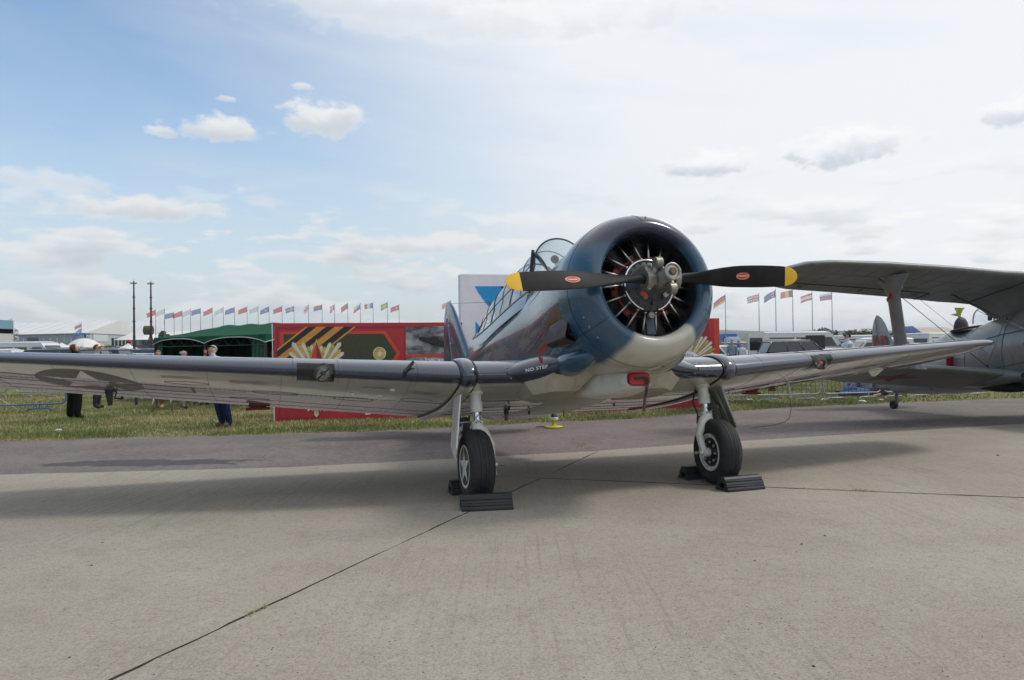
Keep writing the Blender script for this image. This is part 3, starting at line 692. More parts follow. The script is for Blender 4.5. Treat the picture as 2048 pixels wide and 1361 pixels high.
# wing
def airfoil(tc, x):
    yt = 5*tc*(.2969*math.sqrt(x) - .126*x - .3516*x*x + .2843*x**3 - .1030*x**4)
    m_, p_ = .02, .15
    yc = m_/p_**2*(2*p_*x-x*x) if x < p_ else m_/(1-p_)**2*((1-2*p_)+2*p_*x-x*x)
    return yc, yt
INC = R_(3.5)
def wparam(L):
    L = abs(L)
    if L <= 1.4: yl, zl, yt = 1.254, -.581, 3.573
    else: yl, zl, yt = 1.254+.19*(L-1.4), -.581+.090*(L-1.4), 3.573-.026*(L-1.4)
    tc = float(np.interp(L, [0, 1.4, 6.4], [.152, .150, .105]))
    ch = yt - yl
    if L > 5.85:
        k = math.sqrt(max(0, 1-((L-5.85)/.56)**2)); c2 = ch*(.25+.75*k) if L < 6.405 else ch*.25
        yl += (ch-c2)*.55; ch = c2; tc *= (.35+.65*k)
    return yl, zl, ch, tc
def wp(L, c, off=0.0):
    yl, zl, ch, tc = wparam(L); x = min(1, c*c); yc, yt = airfoil(tc, x); zz = (yc+yt) if c < 0 else (yc-yt)
    # outward normal by finite difference
    px, pz = x*ch, zz*ch
    if off:
        d = .01; xa, xb = max(0, abs(c)-d)**2, min(1, abs(c)+d)**2
        s_ = 1 if c < 0 else -1
        ya, yb = [(airfoil(tc, q)[0]+s_*airfoil(tc, q)[1])*ch for q in (xa, xb)]
        tx, tz = (xb-xa)*ch, yb-ya; ln = math.hypot(tx, tz) or 1; nx, nz = (-tz/ln, tx/ln) if c < 0 else (tz/ln, -tx/ln)
        if abs(c) < .012: nx, nz = -1, 0
        px += nx*off; pz += nz*off
    return Vector((L, yl + px*math.cos(INC) + pz*math.sin(INC), zl - px*math.sin(INC) + pz*math.cos(INC)))
CS = [-1+.0 + (i/60.0)*2 for i in range(61)]
def wsec(L, off=0.0): return [wp(L, c, off) for c in CS]
def wing_piece(Ls, sign, hole=None):
    mb = MB(); rings = [wsec(sign*L) for L in Ls]; n = len(CS)
    mb.loft(rings, 0, caps=False, close=True, skip=(lambda i, k: (k == n-1 and False) or (hole is not None and hole(Ls[i], Ls[i+1], CS[k], CS[min(k+1, n-1)]))))
    return mb, [c for _ in Ls for c in CS]
LL0, LL1, LC0, LC1 = 2.585, 2.915, -.14, .31
hole = lambda a, b, c0, c1: a >= LL0-.001 and b <= LL1+.001 and c0 >= LC0-.02 and c1 <= LC1+.02
for sign in (-1, 1):
    Ls = [1.36, 1.6, 2.0, 2.3, 2.5, 2.585] + [2.585+.33*k/6 for k in range(1, 7)] + list(np.arange(3.1, 5.8, .25)) + [5.85, 5.95, 6.05, 6.13, 6.20, 6.26, 6.31, 6.345, 6.37, 6.39, 6.40]
    mb, at = wing_piece(Ls, sign, hole)
    w = part('wing', mb, P_WING, attr=('contour', at), label='outer wing with star insignia underneath' if sign < 0 else None)
    if sign < 0: wl = w
    else: wr = w
    # landing light in the leading edge
    mb = MB()
    cc = np.linspace(LC0-.02, LC1+.02, 14)
    def wi(L, c, dd): p = wp(L, c); q = Vector((p.x, p.y+dd, p.z)); return q
    inner = [[wi(sign*L, c, 0) for c in cc] for L in (2.585, 2.59)]
    back = []
    for L in (2.585, 2.915):
        ring = [wp(sign*L, c) for c in cc]; yb = ring[0].y+.27
        back.append(ring)
        mb.add(ring + [Vector((sign*L, yb, ring[0].z)), Vector((sign*L, yb, ring[-1].z+.02))][::-1], [tuple(range(len(ring)+2))], 0, False)
    a, b = back; yb = a[0].y+.27
    mb.add([Vector((a[0].x, yb, a[0].z+.03)), Vector((b[0].x, yb, b[0].z+.03)), Vector((b[-1].x, yb, b[-1].z+.02)), Vector((a[-1].x, yb, a[-1].z+.02))], [(0, 1, 2, 3)], 0, False)
    bx = part('light_bay', mb, BLACK, w, recalc=False)
    mb = MB(); cx = sign*2.685 if sign < 0 else sign*2.75; q = wp(cx, .05)
    pr = [(-.055, .082), (-.052, .078), (-.02, .066), (.01, .045), (.03, .018), (.034, .0)]
    mb.lathe([(t, r) for t, r in pr], c=(cx, q.y+.085, q.z-.015), n=32, mat=0)
    part('lamp_reflector', mb, M('lamp mirror', (.34, .33, .31), .12, 1.0, var=.5, scale=18) if 'lamp mirror' not in bpy.data.materials else bpy.data.materials['lamp mirror'], w)
    mb = MB(); mb.sphere((cx, q.y+.055, q.z-.015), .018, 10, 6); mb.tube([(cx-.05, q.y+.06, q.z-.06), (cx, q.y+.055, q.z-.015), (cx+.055, q.y+.06, q.z+.03)], .006, 5); part('bulb', mb, DKMET, w)
    mb = MB(); mb.lathe([(-.060, .083), (-.045, .086), (-.02, .084)], c=(cx, q.y+.085, q.z-.005), n=32); part('lamp_rim', mb, STEEL, w)
    if sign > 0:
        mb = MB(); mb.sphere((cx-.01, q.y+.02, q.z-.02), .03, 10, 6, sc_=(1, .4, .6)); part('red_lamp', mb, REDP, w)
    mb = MB(); mb.loft([[wp(sign*L, float(c), .001) for c in cc] for L in np.linspace(2.585, 2.915, 9)], caps=False, close=False); part('lamp_glass', mb, LENS, w, recalc=False)
    # joint fairing between centre section and outer wing
    mb = MB(); at = []
    for L, off in ((1.315, .0), (1.318, .012), (1.33, .024), (1.35, .031), (1.385, .034), (1.42, .031), (1.44, .024), (1.452, .012), (1.455, .0)):
        mb_r = wsec(sign*L, off); at += CS
        if L == 1.315: rings = []
        rings.append(mb_r)
    mb.loft(rings, 0, caps=False, close=False); part('joint_fairing', mb, P_WING, attr=('contour', at))
    mb = MB()
    for L in (1.312, 1.458): mb.tube([wp(sign*L, c, .004) for c in CS], .0115, 6, caps=False)
    part('fairing_edge', mb, BLACK)
# centre section
mb, at = wing_piece([-1.36, -1.1, -.8, -.4, 0, .4, .8, 1.1, 1.36], 1)
cs_ = part('centre_section', mb, P_WING, attr=('contour', at))

# seams and screw rows under and over the wings
mb = MB(); dots = MB()
def wline(pts, r=.0015, m=mb): m.tube([wp(L, c, .0006) for L, c in pts], r, 4, caps=False)
def span(c, a, b, st=.25): return [(float(L), c) for L in np.arange(a, b+.001, st)]
for sgn in (-1, 1):
    for c in (.60, .80, .905, -.45, -.86): wline([(sgn*L, cc) for L, cc in span(c, 1.46, 5.8)])
    for L in (1.9, 2.45, 3.05, 3.7, 4.35, 5.0, 5.6): wline([(sgn*L, c) for c in np.linspace(.20, .98, 16)], .0013)
    for L in (3.35,): wline([(sgn*L, c) for c in np.linspace(.86, .99, 6)], .004)
    for L in (2.55, 2.95, 1.85): wline([(sgn*L, c) for c in np.linspace(-.5, .3, 16)], .0016)
    for c in (.585, .615, .79, .915):
        for L in np.arange(1.5, 5.6, .045): dots.sphere(wp(sgn*float(L), c), .0036, 5, 3)
    # inspection panels
    for (L, c, w_, h_) in ((1.75, .56, .16, .03), (2.35, .62, .20, .035), (3.1, .60, .22, .035), (3.9, .5, .2, .03), (3.35, .78, .2, .02)):
        wline([(sgn*(L+w_*math.cos(a)), c+h_*math.sin(a)) for a in np.linspace(0, 2*PI, 18)], .0022)
for c in (.55, .70, .80, .90):
    wline([(L, c) for L in np.arange(-1.3, 1.31, .2)], .0022)
    for L in np.arange(-1.3, 1.3, .05): dots.sphere(wp(float(L), c+.008), .005, 5, 3)
part('wing_seam', mb, M('grimy seam', (.035, .03, .025), .7)); part('screw_head', dots, M('dark screw heads', (.05, .045, .04), .6), kind='stuff')
# stencilled notes (too small to read in the photograph): rows of small marks
mb = MB()
def marks(L0, c0, w_, rows, sgn=-1):
    rnd = random.Random(int(L0*100))
    for r in range(rows):
        L = L0 - w_/2 + rnd.uniform(0, w_*.15)
        while L < L0 + w_/2 - rnd.uniform(0, w_*.15):
            ww = rnd.uniform(.006, .02); cc = c0 + r*.018
            mb.add([wp(sgn*L, cc, .001), wp(sgn*(L+ww), cc, .001), wp(sgn*(L+ww), cc+.009, .001), wp(sgn*L, cc+.009, .001)], [(0, 1, 2, 3)], 0, False); L += ww+.006
marks(1.72, .40, .26, 3); marks(2.2, .36, .28, 2); marks(3.35, .38, .42, 4); marks(3.95, .36, .38, 3)
part('stencil_marks', mb, INSIG, wl, kind='stuff', recalc=False)
mb = MB(); lettering(mb, '1 248', .075, lambda a, b: wp(-2.02+a, .86, .002) + Vector((0, -b*.8, 0)), 0, spacing=1.3); part('wing_number', mb, BLACK, wl, recalc=False, kind='stuff')

# star insignia under the near wing: disc, star and bars in a fine cell grid on the skin
def in_poly(x, y, P):
    r = False; n = len(P)
    for i in range(n):
        x1, y1 = P[i]; x2, y2 = P[(i+1) % n]
        if (y1 > y) != (y2 > y) and x < (x2-x1)*(y-y1)/(y2-y1)+x1: r = not r
    return r
mb = MB(); cxL, cyL, rad = 4.78, 2.52, .45
star = [((rad*(1 if k % 2 == 0 else .382))*math.sin(PI*k/5), -(rad*(1 if k % 2 == 0 else .382))*math.cos(PI*k/5)) for k in range(10)]
nx_, ny_ = 260, 124; X0, X1, Y0, Y1 = -.98, .98, -.50, .50
def lowc(L, y): yl, zl, ch, tc = wparam(L); return math.sqrt(min(1, max(0, (y-yl)/ch)))
idx = {}
def gv(i, j):
    if (i, j) not in idx:
        u = X0+(X1-X0)*i/nx_; v = Y0+(Y1-Y0)*j/ny_; idx[(i, j)] = len(mb.v); mb.v.append(tuple(wp(-(cxL+u), lowc(cxL+u, cyL+v), .0016)))
    return idx[(i, j)]
for i in range(nx_):
    for j in range(ny_):
        u = X0+(X1-X0)*(i+.5)/nx_; v = Y0+(Y1-Y0)*(j+.5)/ny_; r = math.hypot(u, v)
        if r > rad+.012 and not (abs(v) < .1425 and rad*.9 < abs(u) < .93): continue
        if in_poly(u, v, star): continue
        if r > rad and abs(v) < .115 and abs(u) < .90 and abs(u) > rad+.0: continue
        mb.f.append((gv(i, j), gv(i+1, j), gv(i+1, j+1), gv(i, j+1))); mb.mi.append(0); mb.sm.append(True)
part('star_insignia', mb, INSIG, wl, weld=False, recalc=False)

# small fittings on the wings
mb = MB(); a = wp(-1.97, .08); mb.tube([a, a+Vector((-.0, -.03, .03)), a+Vector((.085, -.02, .125))], [.018, .020, .016], 8); part('strut_stub', mb, BLACK, wl)
for (L, c, r) in ((2.03, .40, .028), (2.12, .52, .042)):
    mb = MB(); q = wp(-L, c); mb.sphere(q, r, 16, 8, sc_=(1, 1, .45)); part('inspection_dome', mb, WHT, wl)
mb = MB(); q = wp(-2.38, .50); mb.lathe([(-.03, .0), (-.028, .010), (0, .022)], c=q, axis='Z', n=12); part('drain_fitting', mb, P_WHITE, wl)
mb = MB(); q = wp(1.12, .13, .002); mb.sphere(q, .026, 14, 8, sc_=(1, .35, 1)); part('leading_edge_hole', mb, BLACK, cs_)
for s_ in (-1, 1):
    for L in (.98, 1.01):
        mb = MB(); q = wp(s_*L, -.10 if L > 1 else .10); mb.sphere(q, .009, 8, 5); part('bolt_head', mb, STEEL, cs_)
# pitot mast under the far wing, with a drooping bonding wire
mb = MB(); q = wp(3.05, .72); mb.tube([q+Vector((0, 0, .01)), q+Vector((-.01, -.03, -.10)), q+Vector((-.015, -.04, -.20))], [.022, .014, .008], 8); part('pitot_mast', mb, P_WHITE, wr)
mb = MB(); q2 = q+Vector((-.015, -.04, -.20)); mb.tube([q2, q2+Vector((-.02, .0, -.14)), q2+Vector((-.06, .0, -.24)), q2+Vector((-.14, .0, -.29)), q2+Vector((-.34, .0, -.32)), q2+Vector((-.62, .02, -.34))], .0032, 6); part('trailing_wire', mb, BLACK, wr)
mb = MB(); q = wp(4.72, .80); mb.prism([q+Vector((-.13, 0, .01)), q+Vector((.15, 0, .01)), q+Vector((.05, .06, -.075)), q+Vector((-.01, .06, -.075))], (0, .012, 0)); part('hinge_bracket', mb, P_WHITE, wr)
mb = MB(); q = wp(2.12, .70); mb.lathe([(-.035, .0), (-.03, .012), (0, .024)], c=q, axis='Z', n=10); part('drain_fitting', mb, P_WHITE, wr)
mb = MB(); q = wp(-4.70, .80); mb.prism([q+Vector((-.035, -.02, .02)), q+Vector((.05, -.02, .02)), q+Vector((.035, .02, -.15)), q+Vector((.0, .02, -.16))], (0, .04, 0)); mb.tube([q+Vector((.03, 0, .0)), q+Vector((.08, 0, -.03)), q+Vector((.06, 0, -.09)), q+Vector((.13, 0, -.095))], .010, 8); mb.sphere(q+Vector((.13, 0, -.09)), .018, 8, 6); part('aileron_balance', mb, DKMET, wl)
for sgn, L in ((-1, 3.28), (1, 3.12), (1, 3.45)):
    g = empty('gust_lock', {-3.28: 'red aileron gust lock clamped on the rear edge of the near wing', 3.12: 'red gust lock on the far wing beside the white pitot mast', 3.45: 'small rusty clamp on the far wing right of the red gust lock'}[sgn*L], 'clamp', ac(wp(sgn*L, .985)))
    ln = .13 if sgn < 0 else (.12 if L < 3.3 else .04)
    mb = MB(); 
    mb.cbox((0, 0, -.035), (ln*2, .09, .026), .006, 0, Matrix.Rotation(R_(HEAD-4 if sgn > 0 else HEAD+3), 3, 'Z')); mb.build('jaw', RED if L < 3.4 else ORANG, g)
    mb = MB(); mb.cbox((0, 0, .0), (ln*1.5, .07, .035), .008, 0, Matrix.Rotation(R_(HEAD), 3, 'Z')); mb.tube([(0, -.03, -.01), (0, -.05, .05)], .012, 8); mb.tube([(-ln*.5, -.03, -.01), (-ln*.5, -.05, .035)], .009, 8); mb.build('pad', M('brown clamp pad', (.09, .055, .035), .8), g)

# wing root fairings, wheel well blisters, belly
for s_ in (-1, 1):
    mb = MB(); rings = []
    for t in np.linspace(0, 1, 26):
        x0 = 1.02-.66*t; yn = 1.254 - .40*t**1.3                    # nose of the fairing sweeps forward
        hh = .105 + .030*math.sin(PI*min(1, t*1.08))**1.5 + .03*t; zc = -.585 + .055*t
        dep = .55
        ring = []
        for k in range(25):
            a = PI*(k/24) - PI/2; ring.append(Vector((s_*x0, yn + (1-math.cos(a))*.34 if True else 0, zc + math.sin(a)*hh*(1.0 if a > 0 else .80))))
        rings.append(ring)
    mb.loft(rings, caps=False, close=False); part('wing_root_fairing', mb, P_NAVY, cs_ if False else None)
    mb = MB(); mb.tube([r + Vector((0, -.001, 0)) for r in rings[0]], .004, 5, caps=False); part('fairing_seam', mb, BLACK)
    # bulge where the fairing meets the fuselage
    mb = MB(); mb.sphere((s_*.44, 1.08, -.535), .16, 32, 18, sc_=(1.0, 3.3, .70)); part('root_bulge', mb, P_FUS)
    # wheel well blister (faceted)
    mb = MB()
    top = [(.16, 1.08), (.62, 1.08), (.88, 1.30), (.90, 1.75), (.70, 2.0), (.10, 2.0)]
    low = [(.34, 1.22), (.58, 1.20), (.74, 1.36), (.74, 1.66), (.60, 1.80), (.28, 1.80)]
    T = [Vector((s_*x0, y0, -.60)) for x0, y0 in top]; Lw = [Vector((s_*x0, y0, -.770-.06*(y0-1.2))) for x0, y0 in low]
    mb.add(T+Lw, [(k, (k+1) % 6, 6+(k+1) % 6, 6+k) for k in range(6)] + [tuple(range(6, 12))], 0, False)
    part('wheel_well_blister', mb, M('belly cream', (.40, .37, .285), .5, var=.12, dirt=(.2, .17, .12), dscale=6) if 'belly cream' not in bpy.data.materials else bpy.data.materials['belly cream'])
mb = MB(); rings = []
for y0 in np.linspace(1.3, 3.9, 14):
    t = (y0-1.3)/2.6; hh = .13*math.sin(PI*min(1, .15+t*.85))+.02
    rings.append([Vector((.46*math.cos(a), y0, -.66-.03*t + hh*math.sin(a))) for a in np.linspace(PI, 2*PI, 15)])
mb.loft(rings, caps=False, close=False); part('belly_fairing', mb, P_CREAM)
mb = MB()
S_ = lambda L, c: wp(L, c, .004)
lettering(mb, 'NO STEP', .043, lambda a, b: Vector((-.765+a, 1.254-.40*((1.02-.765+a)/.66)**1.3*0 - .165 - .11*a - abs(b)*.0, -.560+b*1.0+a*.10)), 0, spacing=1.12, bold=.0010)
o = part('no_step_lettering', mb, WHT, recalc=False)
# press the letters onto the fairing nose
def press(x0):
    t = (1.02-abs(x0))/.66; t = min(1, max(0, t)); yn = 1.254-.40*t**1.3
    hh = .105 + .030*math.sin(PI*min(1, t*1.08))**1.5 + .03*t; zc = -.585+.055*t
    return yn, hh, zc
for v in o.data.vertices:
    yn, hh, zc = press(v.co.x); sa = max(-.95, min(.95, (v.co.z-zc)/(hh*(1 if v.co.z > zc else .8)))); v.co.y = yn + (1-math.cos(math.asin(sa)))*.34 - .004

# undercarriage
def wheel(L, sgn):
    ctr = Vector((L, 1.544, -1.411))
    mb = MB(); pr = []
    for k in range(41):   # tyre cross section
        a = PI*(-.5 + k/40)*1.0
        pass
    prof = [(-.085,.188),(-.100,.198),(-.112,.215),(-.118,.245),(-.116,.275),(-.105,.300),(-.085,.322),(-.060,.335),(-.0405,.3405),(-.040,.336),(-.036,.336),(-.0355,.3415),(-.012,.343),(-.0115,.338),(-.0075,.338),(-.007,.343),(.007,.343),(.0075,.338),(.0115,.338),(.012,.343),(.0355,.3415),(.036,.336),(.040,.336),(.0405,.3405),(.060,.335),(.085,.322),(.105,.300),(.116,.275),(.118,.245),(.112,.215),(.100,.198),(.085,.188)]
    mb.lathe(prof, axis='X', n=72)
    # flatten where it carries the weight
    down = (AR.transposed() @ Vector((0, 0, -1)))
    for i, p in enumerate(mb.v):
        q = Vector(p); d = q.dot(down)
        if d > .318: q -= down*(d-.318)
        mb.v[i] = tuple(q + ctr)
    wh = part('main_wheel', mb, RUB)
    mb = MB(); mb.lathe([(-.075,.0),(-.078,.06),(-.075,.12),(-.084,.165),(-.100,.172),(-.106,.186),(-.095,.197),(-.03,.18),(.03,.18),(.095,.197),(.106,.186),(.100,.172),(.075,.150),(.06,.12),(.055,.06),(.055,0)], axis='X', n=56); mb.xform(Matrix.Translation(ctr))
    return ctr, wh, mb
for sgn in (-1, 1):
    L = sgn*1.30
    ctr, wh, rimmb = wheel(L, sgn)
    # the side facing the camera is the negative x side of each wheel
    if sgn < 0:
        part('wheel_rim', rimmb, DKMET, wh)
        mb = MB(); 
        def hp(r, a, t): return ctr + Vector((-.104-t, r*math.sin(a), r*math.cos(a)))
        n = 64; mb.add([hp(.203, 2*PI*k/n, .008) for k in range(n)] + [hp(.178, 2*PI*k/n, .006) for k in range(n)], [(k, (k+1) % n, n+(k+1) % n, n+k) for k in range(n)], 0, True)
        part('cover_rim', mb, P_WHITE, wh, recalc=False)
        mb = MB(); mb.add([hp(.180, 2*PI*k/n, .003) for k in range(n)], [tuple(range(n))], 0, False); part('wheel_cover', mb, M('dark grey wheel cover', (.045, .047, .05), .4), wh, recalc=False)
        mb = MB(); st = [hp(.178*(1 if k % 2 == 0 else .40), PI*k/5 + R_(-4), .009) for k in range(10)]; ctrp = hp(0, 0, .016)
        mb.add(st+[ctrp], [(k, (k+1) % 10, 10) for k in range(10)], 0, False); part('white_star', mb, P_WHITE, wh, label='white star on the wheel cover', recalc=False)
    else:
        part('wheel_rim', rimmb, P_WHITE, wh)
        mb = MB(); mb.lathe([(-.080,.150),(-.084,.150),(-.084,.075),(-.10,.070),(-.10,.0)], c=ctr, axis='X', n=40); part('brake_disc', mb, DKMET, wh)
        mb = MB()
        for k in range(12):
            a = 2*PI*k/12; mb.tube([ctr+Vector((-.084, .165*math.cos(a), .165*math.sin(a))), ctr+Vector((-.098, .165*math.cos(a), .165*math.sin(a)))], .008, 6)
        for k in range(8):
            a = 2*PI*k/8+.2; mb.cbox(ctr+Vector((-.092, .105*math.cos(a), .105*math.sin(a))), (.02, .035, .03), .005)
        part('rim_bolt', mb, STEEL, wh, kind='stuff')
        mb = MB(); a = R_(-52); p = ctr+Vector((-.099, .19*math.cos(a), .19*math.sin(a))); mb.cbox(p, (.006, .03, .014), .002, M=Matrix.Rotation(-a, 3, 'X')); part('slippage_mark', mb, RED, wh)
    # leg: upper cylinder, chrome oleo, clamp, half fork on the inboard side
    inb = -sgn
    Lx = L + inb*.05; yb = 1.60
    top = Vector((Lx, yb, -.66)); 
    mb = MB(); mb.tube([top, Vector((Lx, yb, -.90))], .056, 20); mb.tube([Vector((Lx, yb, -.80)), Vector((Lx, yb, -.90))], .062, 20); mb.tube([Vector((Lx, yb, -.66)), Vector((Lx, yb, -.73))], .075, 20)
    leg = part('gear_leg', mb, P_WHITE)
    mb = MB(); mb.tube([Vector((Lx, yb, -.90)), Vector((Lx, yb-.004, -1.03))], .038, 18); part('oleo', mb, CHROME, leg)
    mb = MB(); tp = Vector((Lx, yb-.01, -1.09))
    mb.tube([Vector((Lx, yb, -.99)), Vector((Lx, yb-.01, -1.075))], .062, 18)
    hubp = ctr + Vector((inb*.135, 0, 0))
    fx = L + inb*.150
    mb.tube([Vector((Lx, yb-.01, -1.05)), Vector((Lx+inb*.045, yb-.012, -1.075)), Vector((fx-inb*.025, yb-.015, -1.13)), Vector((fx+inb*.018, yb-.02, -1.22)), Vector((fx+inb*.014, yb-.04, -1.33)), hubp+Vector((inb*.01, 0, 0))], [.058, .055, .047, .040, .036, .036], 14)
    mb.tube([hubp-Vector((inb*.06, 0, 0)), hubp+Vector((inb*.035, 0, 0))], .046, 18); mb.tube([hubp, hubp+Vector((inb*.075, 0, 0))], .018, 10)
    part('fork', mb, P_WHITE, leg)
    mb = MB()
    for dz in (-1.005, -1.06):
        for a in (20, 70, 110, 160, 200, 250, 290, 340): mb.sphere((Lx+.062*math.cos(R_(a)), yb+.062*math.sin(R_(a)), dz), .010, 6, 4)
    mb.tube([hubp+Vector((inb*.05, -.02, -.05)), hubp+Vector((inb*.05, -.02, -.10))], .010, 8); mb.tube([hubp+Vector((inb*.04, .0, .0)), hubp+Vector((inb*.115, 0, 0)) ], .012, 8); mb.sphere(hubp+Vector((inb*.12, 0, 0)), .020, 10, 6)
    part('fork_bolt', mb, ALLOY, leg, kind='stuff')
    mb = MB(); mb.tube([Vector((Lx, yb-.07, -.93)), Vector((Lx+.03, yb-.085, -.96)), Vector((Lx, yb-.07, -1.0)), Vector((Lx-.03, yb-.085, -.96)), Vector((Lx, yb-.07, -.93))], .006, 6)
    mb.tube([Vector((Lx+inb*.05, yb+.06, -.72)), Vector((Lx+inb*.08, yb+.10, -.86)), Vector((Lx+inb*.05, yb+.08, -1.0)), Vector((Lx+inb*.08, yb+.06, -1.10))], .009, 7)
    part('brake_line', mb, BLACK if sgn > 0 else STEEL, leg)
    mb = MB(); p = Vector((Lx, yb+.05, -.98)); mb.tube([p, p+Vector((0, .07, -.06)), p+Vector((0, .0, -.11))], .014, 8); mb.cbox(p+Vector((0, .06, -.06)), (.07, .03, .05), .008); part('torque_link', mb, DKMET, leg)
    # door
    ob = sgn
    xo = L + ob*.155
    mb = MB()
    if sgn < 0:
        D = [(xo+.03, 1.45, -.74), (xo+.03, 1.72, -.74), (xo-.03, 1.70, -1.20), (xo-.045, 1.50, -1.34), (xo-.04, 1.43, -1.24)]
    else:
        D = [(L+.045, 1.40, -.74), (L+.06, 1.80, -.74), (L+.215, 1.86, -1.08), (L+.235, 1.74, -1.23), (L+.20, 1.44, -1.17)]
    mb.prism(D, (.014*ob, 0, 0)); dr = part('gear_door', mb, M('pinkish white door paint', (.62, .60, .60), .35, var=.12, coat=.3) if sgn < 0 else OLIVE)
    mb = MB()
    if sgn > 0:
        e = Vector((-.006, 0, 0)); P = [Vector(p)+e for p in D]
        for k in range(5): mb.tube([P[k], P[(k+1) % 5]], .009, 6)
        mb.tube([P[0].lerp(P[1], .3), P[4].lerp(P[3], .3)], .012, 6); mb.tube([P[0].lerp(P[1], .68), P[4].lerp(P[3], .7)], .012, 6)
        part('door_rib', mb, OLIVE, dr)
        mb = MB(); q = (P[0]+P[1]+P[3]+P[4])/4; mb.cbox(q+Vector((-.02, .02, .03)), (.03, .05, .07), .008); mb.tube([q+Vector((-.02, 0, .03)), Vector((Lx, yb, -1.0))], .007, 6); part('door_link', mb, STEEL, dr)
    else:
        mb.tube([Vector((xo, 1.55, -1.0)), Vector((Lx, yb, -.985))], .007, 6); part('door_link', mb, STEEL, dr)
        mb = MB()
        for k in range(7): mb.sphere((xo-.012, 1.56+.012*math.sin(k), -.92-.018*k), .004, 6, 4)
        part('door_rivet', mb, STEEL, dr, kind='stuff')

# tail: fin, rudder, tailplanes, tail wheel
def slab_section(path_le, path_te, th, n=14, axis='v'):
    """lens-section surface between a leading and trailing edge polyline"""
    rings = []
    for (a, b) in zip(path_le, path_te):
        a, b = Vector(a), Vector(b); c = (b-a).length; ring = []
        for k in range(2*n):
            t = k/n if k < n else (2*n-k)/n; s_ = 1 if k < n else -1
            x = t*t if t < .7 else t; x = min(1, t**1.5); yt = 5*th*(.2969*math.sqrt(x)-.126*x-.3516*x*x+.2843*x**3-.1036*x**4)*c
            p = a + (b-a)*x; ring.append(p + (Vector((s_*yt, 0, 0)) if axis == 'v' else Vector((0, 0, s_*yt))))
        rings.append(ring)
    return rings
mb = MB()
fle = [(0, 6.25, .40), (0, 6.62, .70), (0, 6.92, 1.0), (0, 7.20, 1.3), (0, 7.40, 1.5), (0, 7.55, 1.64), (0, 7.72, 1.75), (0, 7.90, 1.82), (0, 8.02, 1.835)]
fte = [(0, 7.72, .30), (0, 7.84, .70), (0, 7.92, 1.0), (0, 7.99, 1.3), (0, 8.03, 1.5), (0, 8.05, 1.64), (0, 8.07, 1.75), (0, 8.09, 1.82), (0, 8.10, 1.835)]
mb.loft(slab_section(fle, fte, .125)); fin = part('fin', mb, P_BLUE)
mb = MB()
rle = [(0, 7.75, -.05), (0, 7.80, .30), (0, 7.86, .70), (0, 7.94, 1.0), (0, 8.01, 1.3), (0, 8.05, 1.5), (0, 8.07, 1.64), (0, 8.09, 1.75), (0, 8.11, 1.81)]
rte = [(0, 8.20, .0), (0, 8.42, .30), (0, 8.50, .60), (0, 8.52, .9), (0, 8.50, 1.2), (0, 8.44, 1.42), (0, 8.36, 1.58), (0, 8.27, 1.70), (0, 8.18, 1.78)]
mb.loft(slab_section(rle, rte, .05)); rud = part('rudder', mb, P_BLUE)
mb = MB()
for k, (m_, z0) in enumerate(((0, 1.56), (1, 1.50), (2, 1.44))):
    y0 = 7.86; x_ = -.046
    mb.add([(x_, y0-.02, z0), (x_-.001, y0+.13, z0+.012), (x_-.001, y0+.13, z0-.048), (x_, y0-.02, z0-.060)], [(0, 1, 2, 3)], m_, False)
part('flag_decal', mb, [WHT, M('flag blue', (.02, .03, .30), .5), M('flag red', (.45, .02, .02), .5)], fin, recalc=False)
mb = MB(); mb.sphere((-.048, 7.72, 1.0), .016, 8, 6); mb.tube([(-.04, 7.78, 1.36), (-.05, 7.78, 1.33)], .012, 6); part('fin_fitting', mb, P_WHITE, fin)
for s_ in (-1, 1):
    le = [(s_*x0, 6.95+.16*x0, .28) for x0 in (.08, .6, 1.2, 1.7)] + [(s_*1.88, 7.32, .28), (s_*1.98, 7.46, .28)]
    te = [(s_*x0, 8.02, .26) for x0 in (.08, .6, 1.2, 1.7)] + [(s_*1.88, 7.93, .265), (s_*1.98, 7.80, .27)]
    mb = MB(); mb.loft(slab_section(le, te, .09, axis='h')); part('tailplane', mb, P_BLUE)
tw = ai(gr(930, 872, 0)); twc = ai(Vector((gr(930, 872).x, gr(930, 872).y, .155)))
mb = MB(); mb.lathe([(-.045,.06),(-.058,.08),(-.062,.11),(-.05,.142),(-.025,.156),(.025,.156),(.05,.142),(.062,.11),(.058,.08),(.045,.06)], axis='X', c=twc, n=36); t_ = part('tail_wheel', mb, RUB)
mb = MB(); mb.lathe([(-.05,.0),(-.056,.035),(-.05,.06),(-.062,.078),(-.055,.084),(.055,.084),(.062,.078),(.05,.06),(.05,0)], axis='X', c=twc, n=28); part('wheel_rim', mb, P_CREAM, t_)
mb = MB(); mb.tube([twc+Vector((-.075, 0, 0)), twc+Vector((-.08, -.02, .19)), twc+Vector((0, -.05, .24)), twc+Vector((.08, -.02, .19)), twc+Vector((.075, 0, 0))], .018, 8); mb.tube([twc+Vector((0, -.05, .24)), twc+Vector((0, -.20, .62))], .030, 8); part('tail_wheel_fork', mb, DKMET)
mb = MB(); p0 = ai(atY(922, 601, HUB.y+7.9)); p0 = Vector((0, 8.0, 1.80))
mb.tube([Vector((0, 7.95, 1.80)), Vector((-.0, 5.2, 1.12))], .003, 4); mb.tube([Vector((0, 5.2, 1.12)), Vector((.0, 5.12, .70))], .012, 6); part('aerial_wire', mb, BLACK)
